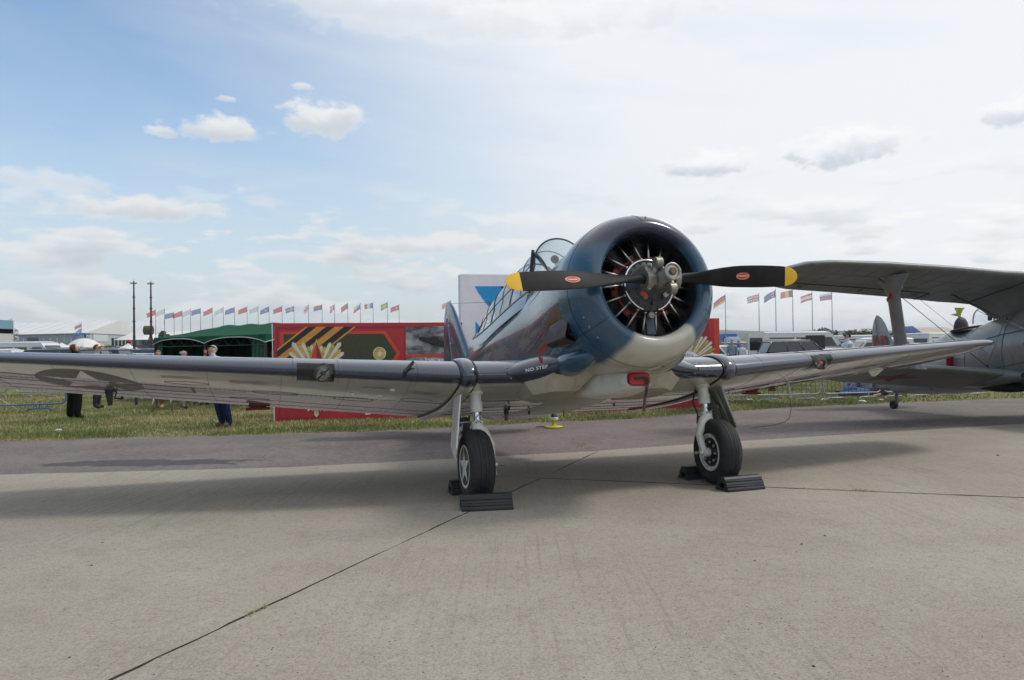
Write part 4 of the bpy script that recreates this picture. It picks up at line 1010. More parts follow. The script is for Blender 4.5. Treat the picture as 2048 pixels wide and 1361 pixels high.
# lamps and masts under the belly
def hang(name, px, py0, py1, Y, r, m_, taper=1.0):
    a, b = atY(px, py0, Y), atY(px, py1, Y); mb = MB(); A_, B_ = ai(a), ai(b); mb.tube([A_, A_.lerp(B_, .6), B_], [r, r, r*taper], 12); part(name, mb, m_)
hang('beacon_base', 1012.5, 822, 829, 9.0, .030, BLACK); hang('beacon_lamp', 1012.5, 829, 842, 9.0, .024, M('amber red glass', (.30, .05, .02), .15, coat=.5), .8)
hang('drain_mast', 1058, 812, 829, 9.0, .014, BLACK, .8); hang('drain_mast', 1127, 815, 824, 8.9, .012, BLACK); hang('whip_aerial', 1127.5, 822, 836, 8.9, .005, BLACK, .5); hang('drain_mast', 1018, 812, 820, 8.3, .012, BLACK)
hang('drain_mast', 1228, 806, 813, 8.2, .010, BLACK)

# cockpit canopy
def hoop(y, sill_x, sill_z, sh_x, sh_z, top_z, n=24):
    """arch from one sill over the top to the other"""
    pts = [Vector((-sill_x, y, sill_z)), Vector((-(sill_x+sh_x)/2-.004, y, (sill_z+sh_z)/2))]
    for k in range(n+1):
        a = PI - PI*k/n; pts.append(Vector((sh_x*math.cos(a), y, sh_z + (top_z-sh_z)*math.sin(a)**.92)))
    pts += [Vector(((sill_x+sh_x)/2+.004, y, (sill_z+sh_z)/2)), Vector((sill_x, y, sill_z))]
    return pts
HS = [(2.25, .375, .515, .305, .80, 1.115), (2.62, .385, .515, .325, .74, 1.085), (3.05, .385, .51, .325, .70, 1.06), (3.5, .38, .505, .32, .69, 1.05), (3.95, .37, .50, .31, .68, 1.03), (4.4, .36, .50, .29, .67, .98), (4.8, .34, .52, .26, .66, .89), (5.12, .31, .56, .23, .65, .79)]
hoops = [hoop(*h) for h in HS]
can = None
for i in range(len(hoops)-1):
    mb = MB(); mb.loft([hoops[i], hoops[i+1]], caps=False, close=False); o = part('canopy_pane', mb, CANO, recalc=False)
mb = MB(); mb.loft([[h[0]+Vector((0, 0, .004)) for h in hoops], [h[0]+Vector((-.045, 0, -.07)) for h in hoops], [h[0]+Vector((-.085, 0, -.20)) for h in hoops]], caps=False, close=False); mb.loft([[h[-1]+Vector((0, 0, .004)) for h in hoops], [h[-1]+Vector((.045, 0, -.07)) for h in hoops], [h[-1]+Vector((.085, 0, -.20)) for h in hoops]], caps=False, close=False); part('canopy_sill', mb, P_FUS, kind='stuff')
fr = MB()
for i, h in enumerate(hoops): fr.tube(h, .010 if i in (0, 2, 4) else .006, 6)
for k in (0, 3, len(hoops[0])-4, len(hoops[0])-1): fr.tube([h[k] for h in hoops], .006 if k != 0 else .012, 6)
part('canopy_frame', fr, M('dark frame paint', (.03, .04, .055), .4))
mb = MB(); mb.tube([h[0]+Vector((-.012, 0, -.012)) for h in hoops], .010, 6); part('canopy_rail', mb, STEEL)
# windscreen: raked curved front of two posts, with quarter panes
wsb = [Vector((x0, 1.86+.55*abs(x0)**1.5*1.2, .665-.28*abs(x0)**1.3)) for x0 in np.linspace(-.40, .40, len(hoops[0]))]
wst = hoops[0]
mb = MB(); mb.loft([[b.lerp(t, k/6) + Vector((0, -.04*math.sin(PI*k/6), 0)) for b, t in zip(wsb, wst)] for k in range(7)], caps=False, close=False); part('windscreen_pane', mb, CANO, recalc=False)
mb = MB(); mb.tube(wsb, .012, 6)
for k in (5, len(wsb)-6): mb.tube([wsb[k].lerp(wst[k], j/6)+Vector((0, -.04*math.sin(PI*j/6), 0)) for j in range(7)], .012, 6)
mb.tube([Vector((-.30, 2.28, .98)), Vector((-.36, 2.35, .50))], .020, 6)
mb.tube([Vector((-.31, 2.27, .96)), Vector((-.22, 1.98, .62))], .016, 6); mb.tube([Vector((.31, 2.27, .96)), Vector((.22, 1.98, .62))], .016, 6)
part('windscreen_frame', mb, BLACK)
mb = MB(); q = Vector((-.02, 2.35, .90)); mb.lathe([(-.012, .0), (-.012, .048), (.0, .050), (.012, .03)], c=q, n=28); mb.tube([q+Vector((0, .005, -.04)), Vector((0.03, 2.33, .66))], .006, 6); part('compass', mb, BLACK)
mb = MB(); mb.sphere((.0, 2.12, .60), .30, 24, 12, sc_=(.75, .75, .42), v1=PI/2); part('instrument_hood', mb, BLACK)
mb = MB(); mb.box((0, 3.55, .40), (.56, 2.6, .02)); part('cockpit_floor', mb, BLACK)
for y0 in (2.95, 4.15):
    mb = MB(); mb.cbox((0, y0+.10, .62), (.42, .05, .34), .02, M=Matrix.Rotation(R_(-8), 3, 'X')); mb.cbox((0, y0+.13, .84), (.20, .05, .14), .02); mb.cbox((0, y0-.12, .45), (.42, .4, .06), .02); part('seat', mb, SEATG)
mb = MB(); mb.tube([Vector((-.26, 3.35, .44)), Vector((-.24, 3.37, .85)), Vector((0, 3.38, 1.02)), Vector((.24, 3.37, .85)), Vector((.26, 3.35, .44))], .018, 8); mb.tube([Vector((-.24, 3.37, .80)), Vector((-.2, 2.55, .50))], .012, 6); part('roll_bar', mb, SEATG)

# chocks
def chock(c, ang, w, name_lab):
    """rubber wedge: triangular ribbed prism with a hollow core"""
    o = empty('wheel_chock', name_lab, 'chock', c, ang, 'black rubber chocks at the main wheels')
    pr = [(-.105, 0), (-.105, .022), (-.098, .034), (-.092, .034), (-.078, .062), (-.080, .068), (-.072, .082), (-.066, .082), (-.052, .108), (-.050, .118), (-.034, .134), (.034, .134), (.050, .118), (.052, .108), (.066, .082), (.072, .082), (.080, .068), (.078, .062), (.092, .034), (.098, .034), (.105, .022), (.105, 0)]
    mb = MB(); n = len(pr); a = [Vector((-w/2, y, z)) for y, z in pr]; b = [Vector((w/2, y, z)) for y, z in pr]
    hole = [(.042*math.cos(t), .050+.026*math.sin(t)) for t in np.linspace(0, 2*PI, 17)[:-1]]
    fs = [(k, (k+1) % n, n+(k+1) % n, n+k) for k in range(n)]
    mb.add(a+b, fs, 0, False)
    for xx in (-w/2, w/2):
        bm = bmesh.new(); vo = [bm.verts.new((xx, y, z)) for y, z in pr]; vi = [bm.verts.new((xx, y, z)) for y, z in hole]
        es = [bm.edges.new((vo[k], vo[(k+1) % n])) for k in range(n)] + [bm.edges.new((vi[k], vi[(k+1) % 16])) for k in range(16)]
        r = bmesh.ops.triangle_fill(bm, edges=es, use_beauty=True); bm.verts.index_update()
        mb.add([v.co.copy() for v in bm.verts], [tuple(v.index for v in f.verts) for f in bm.faces], 0, False); bm.free()
    mb.loft([[Vector((xx, y, z)) for y, z in hole] for xx in (-w/2, w/2)], caps=False)
    mb.build('wedge', RUBC, o)
    rib = MB()
    for (y, z) in ((-.100, .012), (-.086, .046), (-.060, .095), (.060, .095), (.086, .046), (.100, .012)):
        rib.tube([(-w/2+.004, y, z), (w/2-.004, y, z)], .0065, 6)
    rib.build('rib', RUBC, o, kind='stuff')
    return o
hd = R_(HEAD)
def fw(px0, py0, px1, py1): return gr(px0, py0), gr(px1, py1)
chock(Vector((-.25, 7.03, 0)), hd-.13, .46, 'black rubber chock lying in front of the wheel with the white star')
chock(Vector((-.44, 7.80, 0)), hd, .40, 'black rubber chock behind the wheel with the white star')
chock(Vector((2.265, 7.82, 0)), hd+.06, .44, 'black rubber chock in front of the wheel with the white rim')
chock(Vector((2.02, 8.50, 0)), hd, .40, 'black rubber chock behind the wheel with the white rim')

# ------------------------------------------------------------------ the silver biplane at the right
BO = Vector((9.45, 13.55, 0)); BH = 9.5
bi = empty('silver_biplane', 'silver grey biplane with a red 10 on its fin, parked behind the far wing tip', 'biplane', BO, R_(BH))
SILV = M('silver dope', (.27, .285, .285), .34, .35, var=.10, scale=3, coat=.2, dirt=(.18, .18, .17), dscale=4)
SILD = M('grey dope underside', (.20, .205, .20), .42, .15, var=.12, scale=3, dirt=(.13, .125, .12), dscale=5)
def bpart(name, mb, m_, sub=None, **k): return mb.build(name, m_, parent=sub or bi, **k)
def bwing(secs, n=18):
    """secs: (l, s_le, z_le, chord, thickness, drop of the trailing edge)"""
    rings = []
    for (l, s0, z0, c, th, dr) in secs:
        ring = []
        for k in range(2*n):
            t = k/n if k < n else (2*n-k)/n; sg = 1 if k < n else -1
            x = t*t; yt = 5*th*(.2969*math.sqrt(x)-.126*x-.3516*x*x+.2843*x**3-.1030*x**4)*c; yc = .03*c*4*x*(1-x)
            ring.append(Vector((l, s0+x*c, z0 - dr*x + yc + sg*yt)))
        rings.append(ring)
    return rings
def mirror(secs): return [(-a[0],)+a[1:] for a in secs]
up = [(-4.97, .55, 2.60, .45, .05, .05), (-4.93, .28, 2.66, .90, .07, .10), (-4.82, .10, 2.71, 1.22, .09, .18), (-4.6, .0, 2.76, 1.42, .10, .26), (-4.2, -.02, 2.78, 1.56, .11, .33), (-3.2, -.02, 2.755, 1.64, .12, .36), (-2.0, -.02, 2.69, 1.68, .12, .38), (-1.0, -.02, 2.615, 1.68, .12, .40), (-.60, -.01, 2.60, 1.66, .12, .41), (-.35, .0, 2.58, 1.60, .125, .42), (-.20, .02, 2.52, 1.52, .13, .45), (-.10, .04, 2.40, 1.42, .14, .44), (-.02, .06, 2.22, 1.30, .15, .36)]
for k_, S in enumerate((up, mirror(up))):
    mb = MB(); mb.loft(bwing(S)); bpart('upper_wing', mb, SILD)
lo = [(-3.72, .85, .99, .55, .06, .08), (-3.66, .66, 1.01, .90, .08, .15), (-3.45, .55, 1.02, 1.15, .10, .24), (-3.0, .50, 1.01, 1.28, .11, .30), (-2.0, .50, 1.00, 1.34, .12, .36), (-1.0, .50, .92, 1.38, .13, .36), (-.4, .50, .84, 1.42, .14, .34)]
for S in (lo, mirror(lo)):
    mb = MB(); mb.loft(bwing(S)); lw_ = bpart('lower_wing', mb, SILD)
    if S is lo: lw0 = lw_
# red star under the lower wing and ailerons' lines on the upper wing
mb = MB(); cx_, cy_ = -2.35, 1.18
def lowz(l, s_):
    S = lo; ls = [a[0] for a in S]; v = [float(np.interp(l, ls, [a[i] for a in S])) for i in range(1, 6)]
    x = min(1, max(0, (s_-v[0])/v[2])); yt = 5*v[3]*(.2969*math.sqrt(x)-.126*x-.3516*x*x+.2843*x**3-.1030*x**4)*v[2]
    return v[1] - v[4]*x + .03*v[2]*4*x*(1-x) - yt - .004
P5 = [(.50*(1 if k % 2 == 0 else .39)*math.sin(PI*k/5+.1), -.50*(1 if k % 2 == 0 else .39)*math.cos(PI*k/5+.1)) for k in range(10)]
tri = []
for k in range(10):
    a, b = P5[k], P5[(k+1) % 10]
    for j in range(5):
        q = [(a[0]*j/5, a[1]*j/5), (b[0]*j/5, b[1]*j/5), (b[0]*(j+1)/5, b[1]*(j+1)/5), (a[0]*(j+1)/5, a[1]*(j+1)/5)]
        mb.add([Vector((cx_+u, cy_+v, lowz(cx_+u, cy_+v))) for u, v in q], [(0, 1, 2, 3)], 0, True)
bpart('red_star', mb, M('faded red star', (.20, .035, .03), .5, var=.15), lw0, recalc=False)
mb = MB()
def upz(l, x, e=-.003):
    ls = [a[0] for a in up]; v = [float(np.interp(l, ls, [a[i] for a in up])) for i in range(1, 6)]
    yt = 5*v[3]*(.2969*math.sqrt(x)-.126*x-.3516*x*x+.2843*x**3-.1030*x**4)*v[2]
    return Vector((l, v[0]+x*v[2], v[1] - v[4]*x + .03*v[2]*4*x*(1-x) - yt + e))
mb.tube([upz(l, .74) for l in np.arange(-4.7, -1.4, .2)], .010, 5, caps=False)
mb.tube([upz(-1.5, x) for x in np.linspace(.74, 1, 5)], .008, 5); mb.tube([upz(-4.72, x) for x in np.linspace(.74, 1, 5)], .008, 5)
mb.tube([upz(-.45, x) for x in np.linspace(.08, .98, 12)], .008, 5)
bpart('aileron_gap', mb, BLACK)
for l in (-4.15, -2.9, -1.75):
    mb = MB(); q = upz(l, .74); mb.tube([q, q+Vector((.05, .02, -.04)), upz(l+.10, .90)], .014, 6); bpart('aileron_hinge', mb, SILD)
mb = MB()
for l in np.arange(-4.6, -.5, .32): mb.tube([upz(float(l), x, -.001) for x in np.linspace(.04, .97, 14)], .0035, 4)
mb.tube([upz(l, .30, -.001) for l in np.arange(-4.7, -.4, .2)], .004, 4); mb.tube([upz(l, .62, -.001) for l in np.arange(-4.7, -.4, .2)], .004, 4)
bpart('rib_tape', mb, M('rib tape', (.165, .17, .165), .5), kind='stuff')
# interplane strut, wide at both ends
mb = MB(); rings = []
for t in np.linspace(0, 1, 16):
    z0 = 2.60 + (.98-2.60)*t; w_ = .17 + .30*max(0, 1-t*5)**1.5 + .42*max(0, (t-.72)/.28)**1.6; sm = .04 + .12*t + .42*t*0
    c = Vector((-2.84 + .44*t, .45 + .28*t, z0)); ring = []
    for k in range(16):
        a = 2*PI*k/16; ring.append(c + Vector((.045*math.sin(a)*(1+1.2*max(0, 1-t*6)+1.2*max(0, t*6-5)), w_*math.cos(a), 0)))
    rings.append(ring)
mb.loft(rings); bpart('interplane_strut', mb, SILV)
mb = MB(); mb.xform(Matrix.Identity(4))
mb.loft([[Vector((-p.x, p.y, p.z)) for p in r] for r in rings]); bpart('interplane_strut', mb, SILV)
# fuselage
BF = [ # s, half width, top, bottom, power
 (-1.15,.44,1.98,1.05,2),(-.9,.52,2.07,.96,2),(-.4,.55,2.10,.85,2),(.1,.55,2.08,.72,2),(.7,.53,2.0,.60,2),(1.2,.50,1.87,.53,2),(1.55,.48,1.78,.48,2.1),(1.9,.46,1.66,.44,2.2),(2.15,.44,1.62,.41,2.2),(2.3,.41,1.72,.39,2.0),(2.7,.37,1.58,.36,2),(3.2,.31,1.40,.325,2),(3.8,.22,1.20,.30,2),(4.4,.13,1.05,.30,2),(4.9,.06,.95,.40,2),(5.2,.02,.85,.50,2)]
ys_ = []
for i in range(len(BF)-1): ys_ += list(np.linspace(BF[i][0], BF[i+1][0], 4)[:-1])
ys_.append(5.2)
arr = np.array([[y]+[float(np.interp(y, [b[0] for b in BF], [b[j] for b in BF])) for j in range(1, 5)] for y in ys_])
for _ in range(2): arr[1:-1, 1:] = (arr[:-2, 1:]+2*arr[1:-1, 1:]+arr[2:, 1:])/4
mb = MB(); mb.loft([fring(y, hw, zt, zb, (zt*.45+zb*.55), p, 48) for y, hw, zt, zb, p in arr]); bfus = bpart('fuselage', mb, SILV)
def bf_at(s_, ang, off=.003):
    v = [float(np.interp(s_, [b[0] for b in BF], [b[j] for b in BF])) for j in range(1, 5)]; zc = v[1]*.45+v[2]*.55; a = R_(ang)
    return Vector(((v[0]+off)*math.cos(a), s_, zc + ((v[1]-zc) if math.sin(a) > 0 else (zc-v[2]))*math.sin(a)*(1+off)))
mb = MB(); 
mb.tube([bf_at(s_, 180-24-6*s_*.3, .006) for s_ in np.arange(-.9, 1.4, .2)], .006, 5); mb.tube([bf_at(s_, 180+24, .006) for s_ in np.arange(-.4, 2.6, .2)], .006, 5)
for s_ in (.62, 1.6, 2.9): mb.tube([bf_at(s_, a, .004) for a in range(110, 240, 8)], .004, 5)
bpart('panel_seam', mb, M('grey seam', (.07, .075, .08), .5), bfus)
# root fairing, black exhaust slot, bottom bay
mb = MB(); rs = []
for t in np.linspace(0, 1, 12):
    s_ = .2+2.4*t; rs.append([Vector((-.40-.30*math.sin(PI*(.15+.8*t))*math.cos(a)*1.0, s_, .84-.17*t+.20*math.sin(a)*math.sin(PI*(.1+.85*t)))) for a in np.linspace(-PI/2, PI/2, 12)])
mb.loft(rs, caps=False, close=False); bpart('root_fairing', mb, SILV)
mb = MB(); mb.sphere((-.28, .95, .60), .35, 20, 10, sc_=(.5, 1.9, .28)); bpart('wheel_bay', mb, BLACK)
mb = MB(); mb.sphere(bf_at(.05, 176), .055, 14, 8, sc_=(.3, 1.2, 1)); bpart('exhaust_port', mb, BLACK)
# engine cowl front (off the frame edge)
mb = MB(); mb.lathe([(-1.1,.44),(-1.35,.50),(-1.55,.50),(-1.68,.46),(-1.70,.42),(-1.62,.38),(-1.3,.36)], c=(0, 0, 1.50), n=40); bpart('engine_cowling', mb, SILV)
mb = MB(); mb.lathe([(-1.50,.0),(-1.50,.40)], c=(0, 0, 1.50), n=30); mb.lathe([(-1.95,.0),(-1.9,.06),(-1.8,.11),(-1.5,.13)], c=(0, 0, 1.50), n=20); bpart('spinner', mb, DKMET)
for s_ in (-1, 1):
    mb = MB(); mb.loft([[Vector((s_*r*.34, -1.78+.06*math.cos(a)*(1-r*.3), 1.50+s_*r*.9+.0+.08*math.sin(a)*.3)) for a in np.linspace(0, 2*PI, 10)[:-1]] for r in (.05, .3, .6, .9, 1.15)]); bpart('propeller_blade', mb, BLACK)
# main gear
for s_ in (-1, 1):
    mb = MB(); mb.tube([Vector((s_*.65, -.60, 1.0)), Vector((s_*.83, -.95, .32))], .04, 10); bpart('gear_leg', mb, SILV)
    mb = MB(); mb.lathe([(-.07,.10),(-.09,.20),(-.07,.30),(0,.33),(.07,.30),(.09,.20),(.07,.10)], axis='X', c=(s_*.85, -.95, .325), n=32); bpart('main_wheel', mb, RUB)
# cockpit coaming, headrest, windscreen
mb = MB(); mb.sphere((0, 2.02, 1.66), .30, 24, 12, sc_=(.95, 1.35, .18)); bpart('cockpit_opening', mb, BLACK)
mb = MB(); cp = [Vector((.30*math.sin(a), 2.0-.40*math.cos(a), 1.70+.05*math.cos(a)-.02*abs(math.sin(a)))) for a in np.linspace(0, 2*PI, 28)]; mb.tube(cp, .022, 8, caps=False); bpart('cockpit_coaming', mb, M('brown leather coaming', (.06, .035, .03), .55))
mb = MB(); mb.sphere((0, 2.26, 1.70), .17, 20, 12, sc_=(.9, .65, 1.45)); bpart('headrest', mb, M('dark leather', (.05, .035, .035), .5, var=.3))
mb = MB(); rs = []
for t, w_, zt in ((1.66, .235, 2.10), (1.48, .20, 2.0), (1.34, .10, 1.87)):
    rs.append([Vector((w_*math.cos(a), t, 1.78+(zt-1.78)*math.sin(a)**.7)) for a in np.linspace(PI, 0, 15)])
mb.loft(rs, caps=False, close=False); bpart('windscreen_pane', mb, CANO, recalc=False)
mb = MB(); mb.tube(rs[0], .013, 6); mb.tube([rs[0][4], rs[2][6]], .008, 6); mb.tube([rs[0][10], rs[2][8]], .008, 6); bpart('windscreen_frame', mb, SILV)
mb = MB(); mb.cbox((0, 1.5, 1.90), (.03, .10, .12), .01); bpart('gun_sight', mb, BLACK)
# fin with number, rudder, tailplane, tail wheel
mb = MB()
fl = [(0, 4.05, 1.05), (0, 4.32, 1.35), (0, 4.52, 1.65), (0, 4.66, 1.88), (0, 4.80, 2.02), (0, 4.95, 2.09)]
ft = [(0, 5.05, .55), (0, 5.16, 1.05), (0, 5.18, 1.5), (0, 5.15, 1.78), (0, 5.09, 1.95), (0, 5.0, 2.08)]
mb.loft(slab_section(fl, ft, .045)); bfin = bpart('fin', mb, SILV)
mb = MB(); mb.tube([Vector((-.045, 4.78, 1.02)), Vector((-.035, 4.9, 1.5)), Vector((-.02, 5.0, 2.04))], .005, 5); bpart('rudder_gap', mb, BLACK, bfin)
mb = MB()
for gl, y0 in (('1', 5.03), ('0', 4.70)):
    m1 = MB(); lettering(m1, gl, .62, lambda a, b, y0=y0: Vector((-.052, y0 - a*1.05, 1.36+b)), 0, bold=.016)
    for v in range(len(m1.v)):
        p = m1.v[v]; t = max(0, min(1, (p[1]-4.3)/1.1)); m1.v[v] = (-(.05*(1-abs(t-.35)*1.1)+.012), p[1], p[2])
    bpart('fin_number', m1, M('red number paint', (.33, .05, .04), .5), bfin, recalc=False)
le = [(-x0, 4.15+.18*x0, 1.0) for x0 in (.1, .6, 1.1)] + [(-1.4, 4.45, 1.0), (-1.52, 4.7, 1.0)]; te = [(-x0, 5.1, .97) for x0 in (.1, .6, 1.1)] + [(-1.4, 5.05, .97), (-1.52, 4.9, .98)]
for s_ in (1, -1):
    mb = MB(); mb.loft(slab_section([(s_*a, b, c) for a, b, c in le], [(s_*a, b, c) for a, b, c in te], .07, axis='h')); bpart('tailplane', mb, SILD)
mb = MB(); mb.tube([Vector((0, 4.25, .42)), Vector((0, 4.33, .14)), Vector((0, 4.40, .03))], [.035, .032, .03], 10)
mb.tube([Vector((-.02, 4.0, .42)), Vector((-.06, 4.25, .28)), Vector((0, 4.5, .40))], .018, 8); bpart('tail_leg', mb, M('blue grey leg', (.12, .13, .16), .5))
mb = MB(); mb.lathe([(-.045,.02),(-.06,.05),(-.055,.085),(-.02,.10),(.02,.10),(.055,.085),(.06,.05),(.045,.02)], axis='X', c=(0, 4.40, .022), n=26); bpart('tail_wheel', mb, RUB)
mb = MB(); mb.cbox((-.02, 4.62, .40), (.12, .5, .12), .03); mb.tube([Vector((-.10, 3.75, .60)), Vector((-.05, 4.3, .42))], .016, 6); bpart('tail_fitting', mb, SILD)
# bracing wires (flat steel), with turnbuckles and a red tag
def bw(a, b, r=.006): mb = MB(); mb.tube([Vector(a), Vector(b)], r, 6); return bpart('bracing_wire', mb, M('wire steel', (.10, .10, .11), .4, .8) if 'wire steel' not in bpy.data.materials else bpy.data.materials['wire steel'])
bw((-3.05, .55, 2.60), (-.52, .95, .95)); bw((-3.0, .30, 2.62), (-.9, .5, 1.2), .003)
bw((-1.35, .85, 2.30), (-.2, -.7, 1.15)); bw((-1.38, .80, 2.31), (-.25, -.75, 1.17))
bw((-.56, .95, .98), (-.50, .55, 1.86), .004)
for p_ in ((-.55, .95, .99), (-.51, .52, 1.84)): mb = MB(); mb.sphere(p_, .022, 8, 6); bpart('wire_fitting', mb, BLACK)
mb = MB(); mb.tube([Vector((-3.02, .50, 2.60)), Vector((-2.85, .52, 2.50))], .018, 8); bpart('turnbuckle', mb, STEEL)
tg = empty('warning_tag', 'red flag with a white tag tied to the bracing wire of the silver biplane', 'tag', bi.matrix_basis @ Vector((-2.86, .50, 2.33)))
tg.matrix_basis = Matrix.Translation(Matrix.Translation(BO) @ Matrix.Rotation(R_(BH), 4, 'Z') @ Vector((-2.80, .50, 2.30))) @ Matrix.Rotation(R_(BH), 4, 'Z')
mb = MB(); mb.loft([[Vector((x, .0+.02*math.sin(x*30), z)), Vector((x+.03, .01, z-.06)), Vector((x+.034, .016, z-.06)), Vector((x+.004, .006+.02*math.sin(x*30), z))] for x, z in ((-.10, -.10), (-.04, -.03), (.03, .08), (.06, .12))]); mb.build('flag', RED, tg)
mb = MB(); mb.loft([[Vector((x, -.015, z)), Vector((x+.035, -.015, z-.06)), Vector((x+.038, -.01, z-.058)), Vector((x+.003, -.01, z+.002))] for x, z in ((.02, .04), (.20, .18))]); mb.build('tag', M('pale tag', (.42, .45, .55), .6), tg)
mb = MB(); mb.cbox((0, 0, 0), (.30, .02, .26), .004); fo = mb.build('rudder_cover', RED); tag(fo, 'red flag lying over the biplane fuselage beside the lower wing', 'flag'); fo.matrix_basis = Matrix.Translation(Matrix.Translation(BO) @ Matrix.Rotation(R_(BH), 4, 'Z') @ Vector((-.46, 1.95, 1.02))) @ Matrix.Rotation(R_(BH+8), 4, 'Z')
fo.name = 'red_flag'
# green pennant on the headrest
mb = MB(); o_ = Matrix.Translation(BO) @ Matrix.Rotation(R_(BH), 4, 'Z') @ Vector((0, 2.30, 1.93))
mb.loft([[Vector((x, 0, z)), Vector((x+w_, .02, z+.0)), Vector((x+w_, .025, z)), Vector((x, .005, z))] for x, w_, z in ((-.02, .05, 0), (-.05, .10, .08), (-.08, .16, .15), (-.10, .23, .20))], caps=False)
mb.add([Vector((-.02, 0, .02)), Vector((-.20, .0, .06)), Vector((.0, 0, .10))], [(0, 1, 2)], 0, False)
pn = mb.build('green_pennant', M('lime green foil', (.30, .40, .07), .35, var=.5, scale=14)); tag(pn, 'lime green pointed pennant sticking up behind the biplane cockpit', 'pennant'); pn.location = o_

# ------------------------------------------------------------------ exhibition banner walls
BP0, BP1 = Vector((-5.15, 16.9)), Vector((5.09, 19.22))
bdir = (BP1-BP0).normalized(); bnrm = Vector((bdir.y, -bdir.x))      # towards the camera
def on_banner(px, py, off=0.0):
    d = ray(px, py); t = (BP0+bnrm*off).dot(bnrm)/(d.x*bnrm.x+d.y*bnrm.y); return Vector((0, 0, CAM_H)) + d*t
VR = M('banner red', (.40, .022, .030), .45, var=.18, scale=1.2); VR2 = M('banner bright red', (.55, .055, .03), .45, var=.12, scale=1.5)
VRD = M('banner deep red', (.27, .014, .028), .45, var=.1); VOL = M('banner olive', (.045, .048, .018), .5, var=.25, scale=30); VBK = M('banner black', (.018, .016, .018), .5)
VOR = M('banner orange', (.58, .27, .045), .5, var=.1, scale=3); VGO = M('banner gold', (.47, .36, .11), .45, var=.3, scale=9); VIV = M('banner ivory', (.66, .62, .48), .5, var=.12, scale=9)
VWH = M('banner white', (.78, .78, .83), .5, var=.04); VCY = M('banner cyan', (.008, .28, .64), .5, var=.04)
def photo_mat():
    m, N, b = mat_new('black and white sky print'); t = N.new('ShaderNodeTexCoord').outputs['Object']
    c = N.ss(N.noise(N.scale(t, (1, 1, 2.2)), 2.4, 7, .65, .5), .35, .75); x, y, z = N.sep(t)
    N.put(b.inputs['Base Color'], N.mix(c, (.045, .04, .045), (.42, .42, .44))); b.inputs['Roughness'].default_value = .5
    return m
VPH = photo_mat()
def wall_box(name, p0, p1, z0, z1, th, m_, parent=None):
    d = (p1-p0).normalized(); nn = Vector((d.y, -d.x)); mb = MB()
    a, b = p0, p1; c, e = p1-nn*th, p0-nn*th
    mb.add([(q.x, q.y, z) for z in (z0, z1) for q in (a, b, c, e)], [(0,1,5,4), (1,2,6,5), (2,3,7,6), (3,0,4,7), (4,5,6,7), (3,2,1,0)], 0, False)
    return mb.build(name, m_, parent)
ban = empty('red_banner_wall', 'long red exhibition banner with striped ribbon, olive plaque and order star', 'banner', (BP0.x, BP0.y, GZ))
def bchild(name, mb, m_, **k):
    mb.v = [(p[0]-BP0.x, p[1]-BP0.y, p[2]-GZ) for p in mb.v]; return mb.build(name, m_, ban, **k)
ztop = on_banner(545, 647).z; zt2 = on_banner(1438, 637).z
mid0, mid1 = on_banner(925, 700), on_banner(1112, 700)
for a, b, z_, lab in ((BP0, Vector((mid0.x, mid0.y)), ztop, None), (Vector((mid1.x, mid1.y)), BP1, zt2, None)):
    nn = bnrm; mb = MB(); c, e = b-nn*.12, a-nn*.12
    mb.add([(q.x, q.y, z) for z in (GZ-.02, z_) for q in (a, b, c, e)], [(0,1,5,4), (1,2,6,5), (2,3,7,6), (3,0,4,7), (4,5,6,7), (3,2,1,0)], 0, False); bchild('panel', mb, VR, recalc=False)
def pp(name, pts, lay, m_, lab=None):
    mb = MB(); mb.poly([on_banner(x, y, .004*lay) for x, y in pts], 0); return bchild(name, mb, m_, recalc=False, label=lab)
pp('white_edge', [(543.3, 648), (545, 648), (549.5, 844), (548, 844.5)], 1, VWH)
pp('frame_strip', [(553, 655), (810, 652.5), (810, 720), (810, 840), (558, 838)], 1, VRD)
pp('inner_panel', [(556, 659), (808, 657), (808, 838), (561, 836)], 2, VR)
pp('plaque_outline', [(560, 664), (771, 662), (801, 707), (772, 752), (772, 800), (564, 802)], 3, VR2)
pp('plaque', [(567, 669), (767, 668), (793, 707), (766, 748), (766, 790), (570, 792)], 4, VOL)
# ribbon stripes run from the upper right to the lower left
def stripe(x0, x1, m_, lay=5):
    top, k = 654, -1.27
    a = [(x0, top), (x1, top)]; yb = 720
    def edge(x, y): return (x + (y-top)*k, y)
    L_ = [edge(x0, top), edge(x1, top)]
    pts = [edge(x0, top), edge(x1, top)]
    # clip at the left side x=554
    def at_left(x): return (554.5, top + (554.5-x)/k)
    p2, p3 = edge(x1, yb), edge(x0, yb)
    if p2[0] < 554.5: p2 = at_left(x1)
    if p3[0] < 554.5: p3 = at_left(x0)
    pts += [p2, p3]
    if p3 != edge(x0, yb) and p2 == edge(x1, yb): pts = pts[:3] + [(554.5, yb), p3]
    pp('ribbon_stripe', pts, lay, m_)
for x0, x1, m_ in ((611, 616, VOR), (616, 633, VBK), (633, 652, VOR), (652, 669, VBK), (669, 688, VOR), (688, 707, VBK), (707, 712, VOR)): stripe(x0, x1, m_)
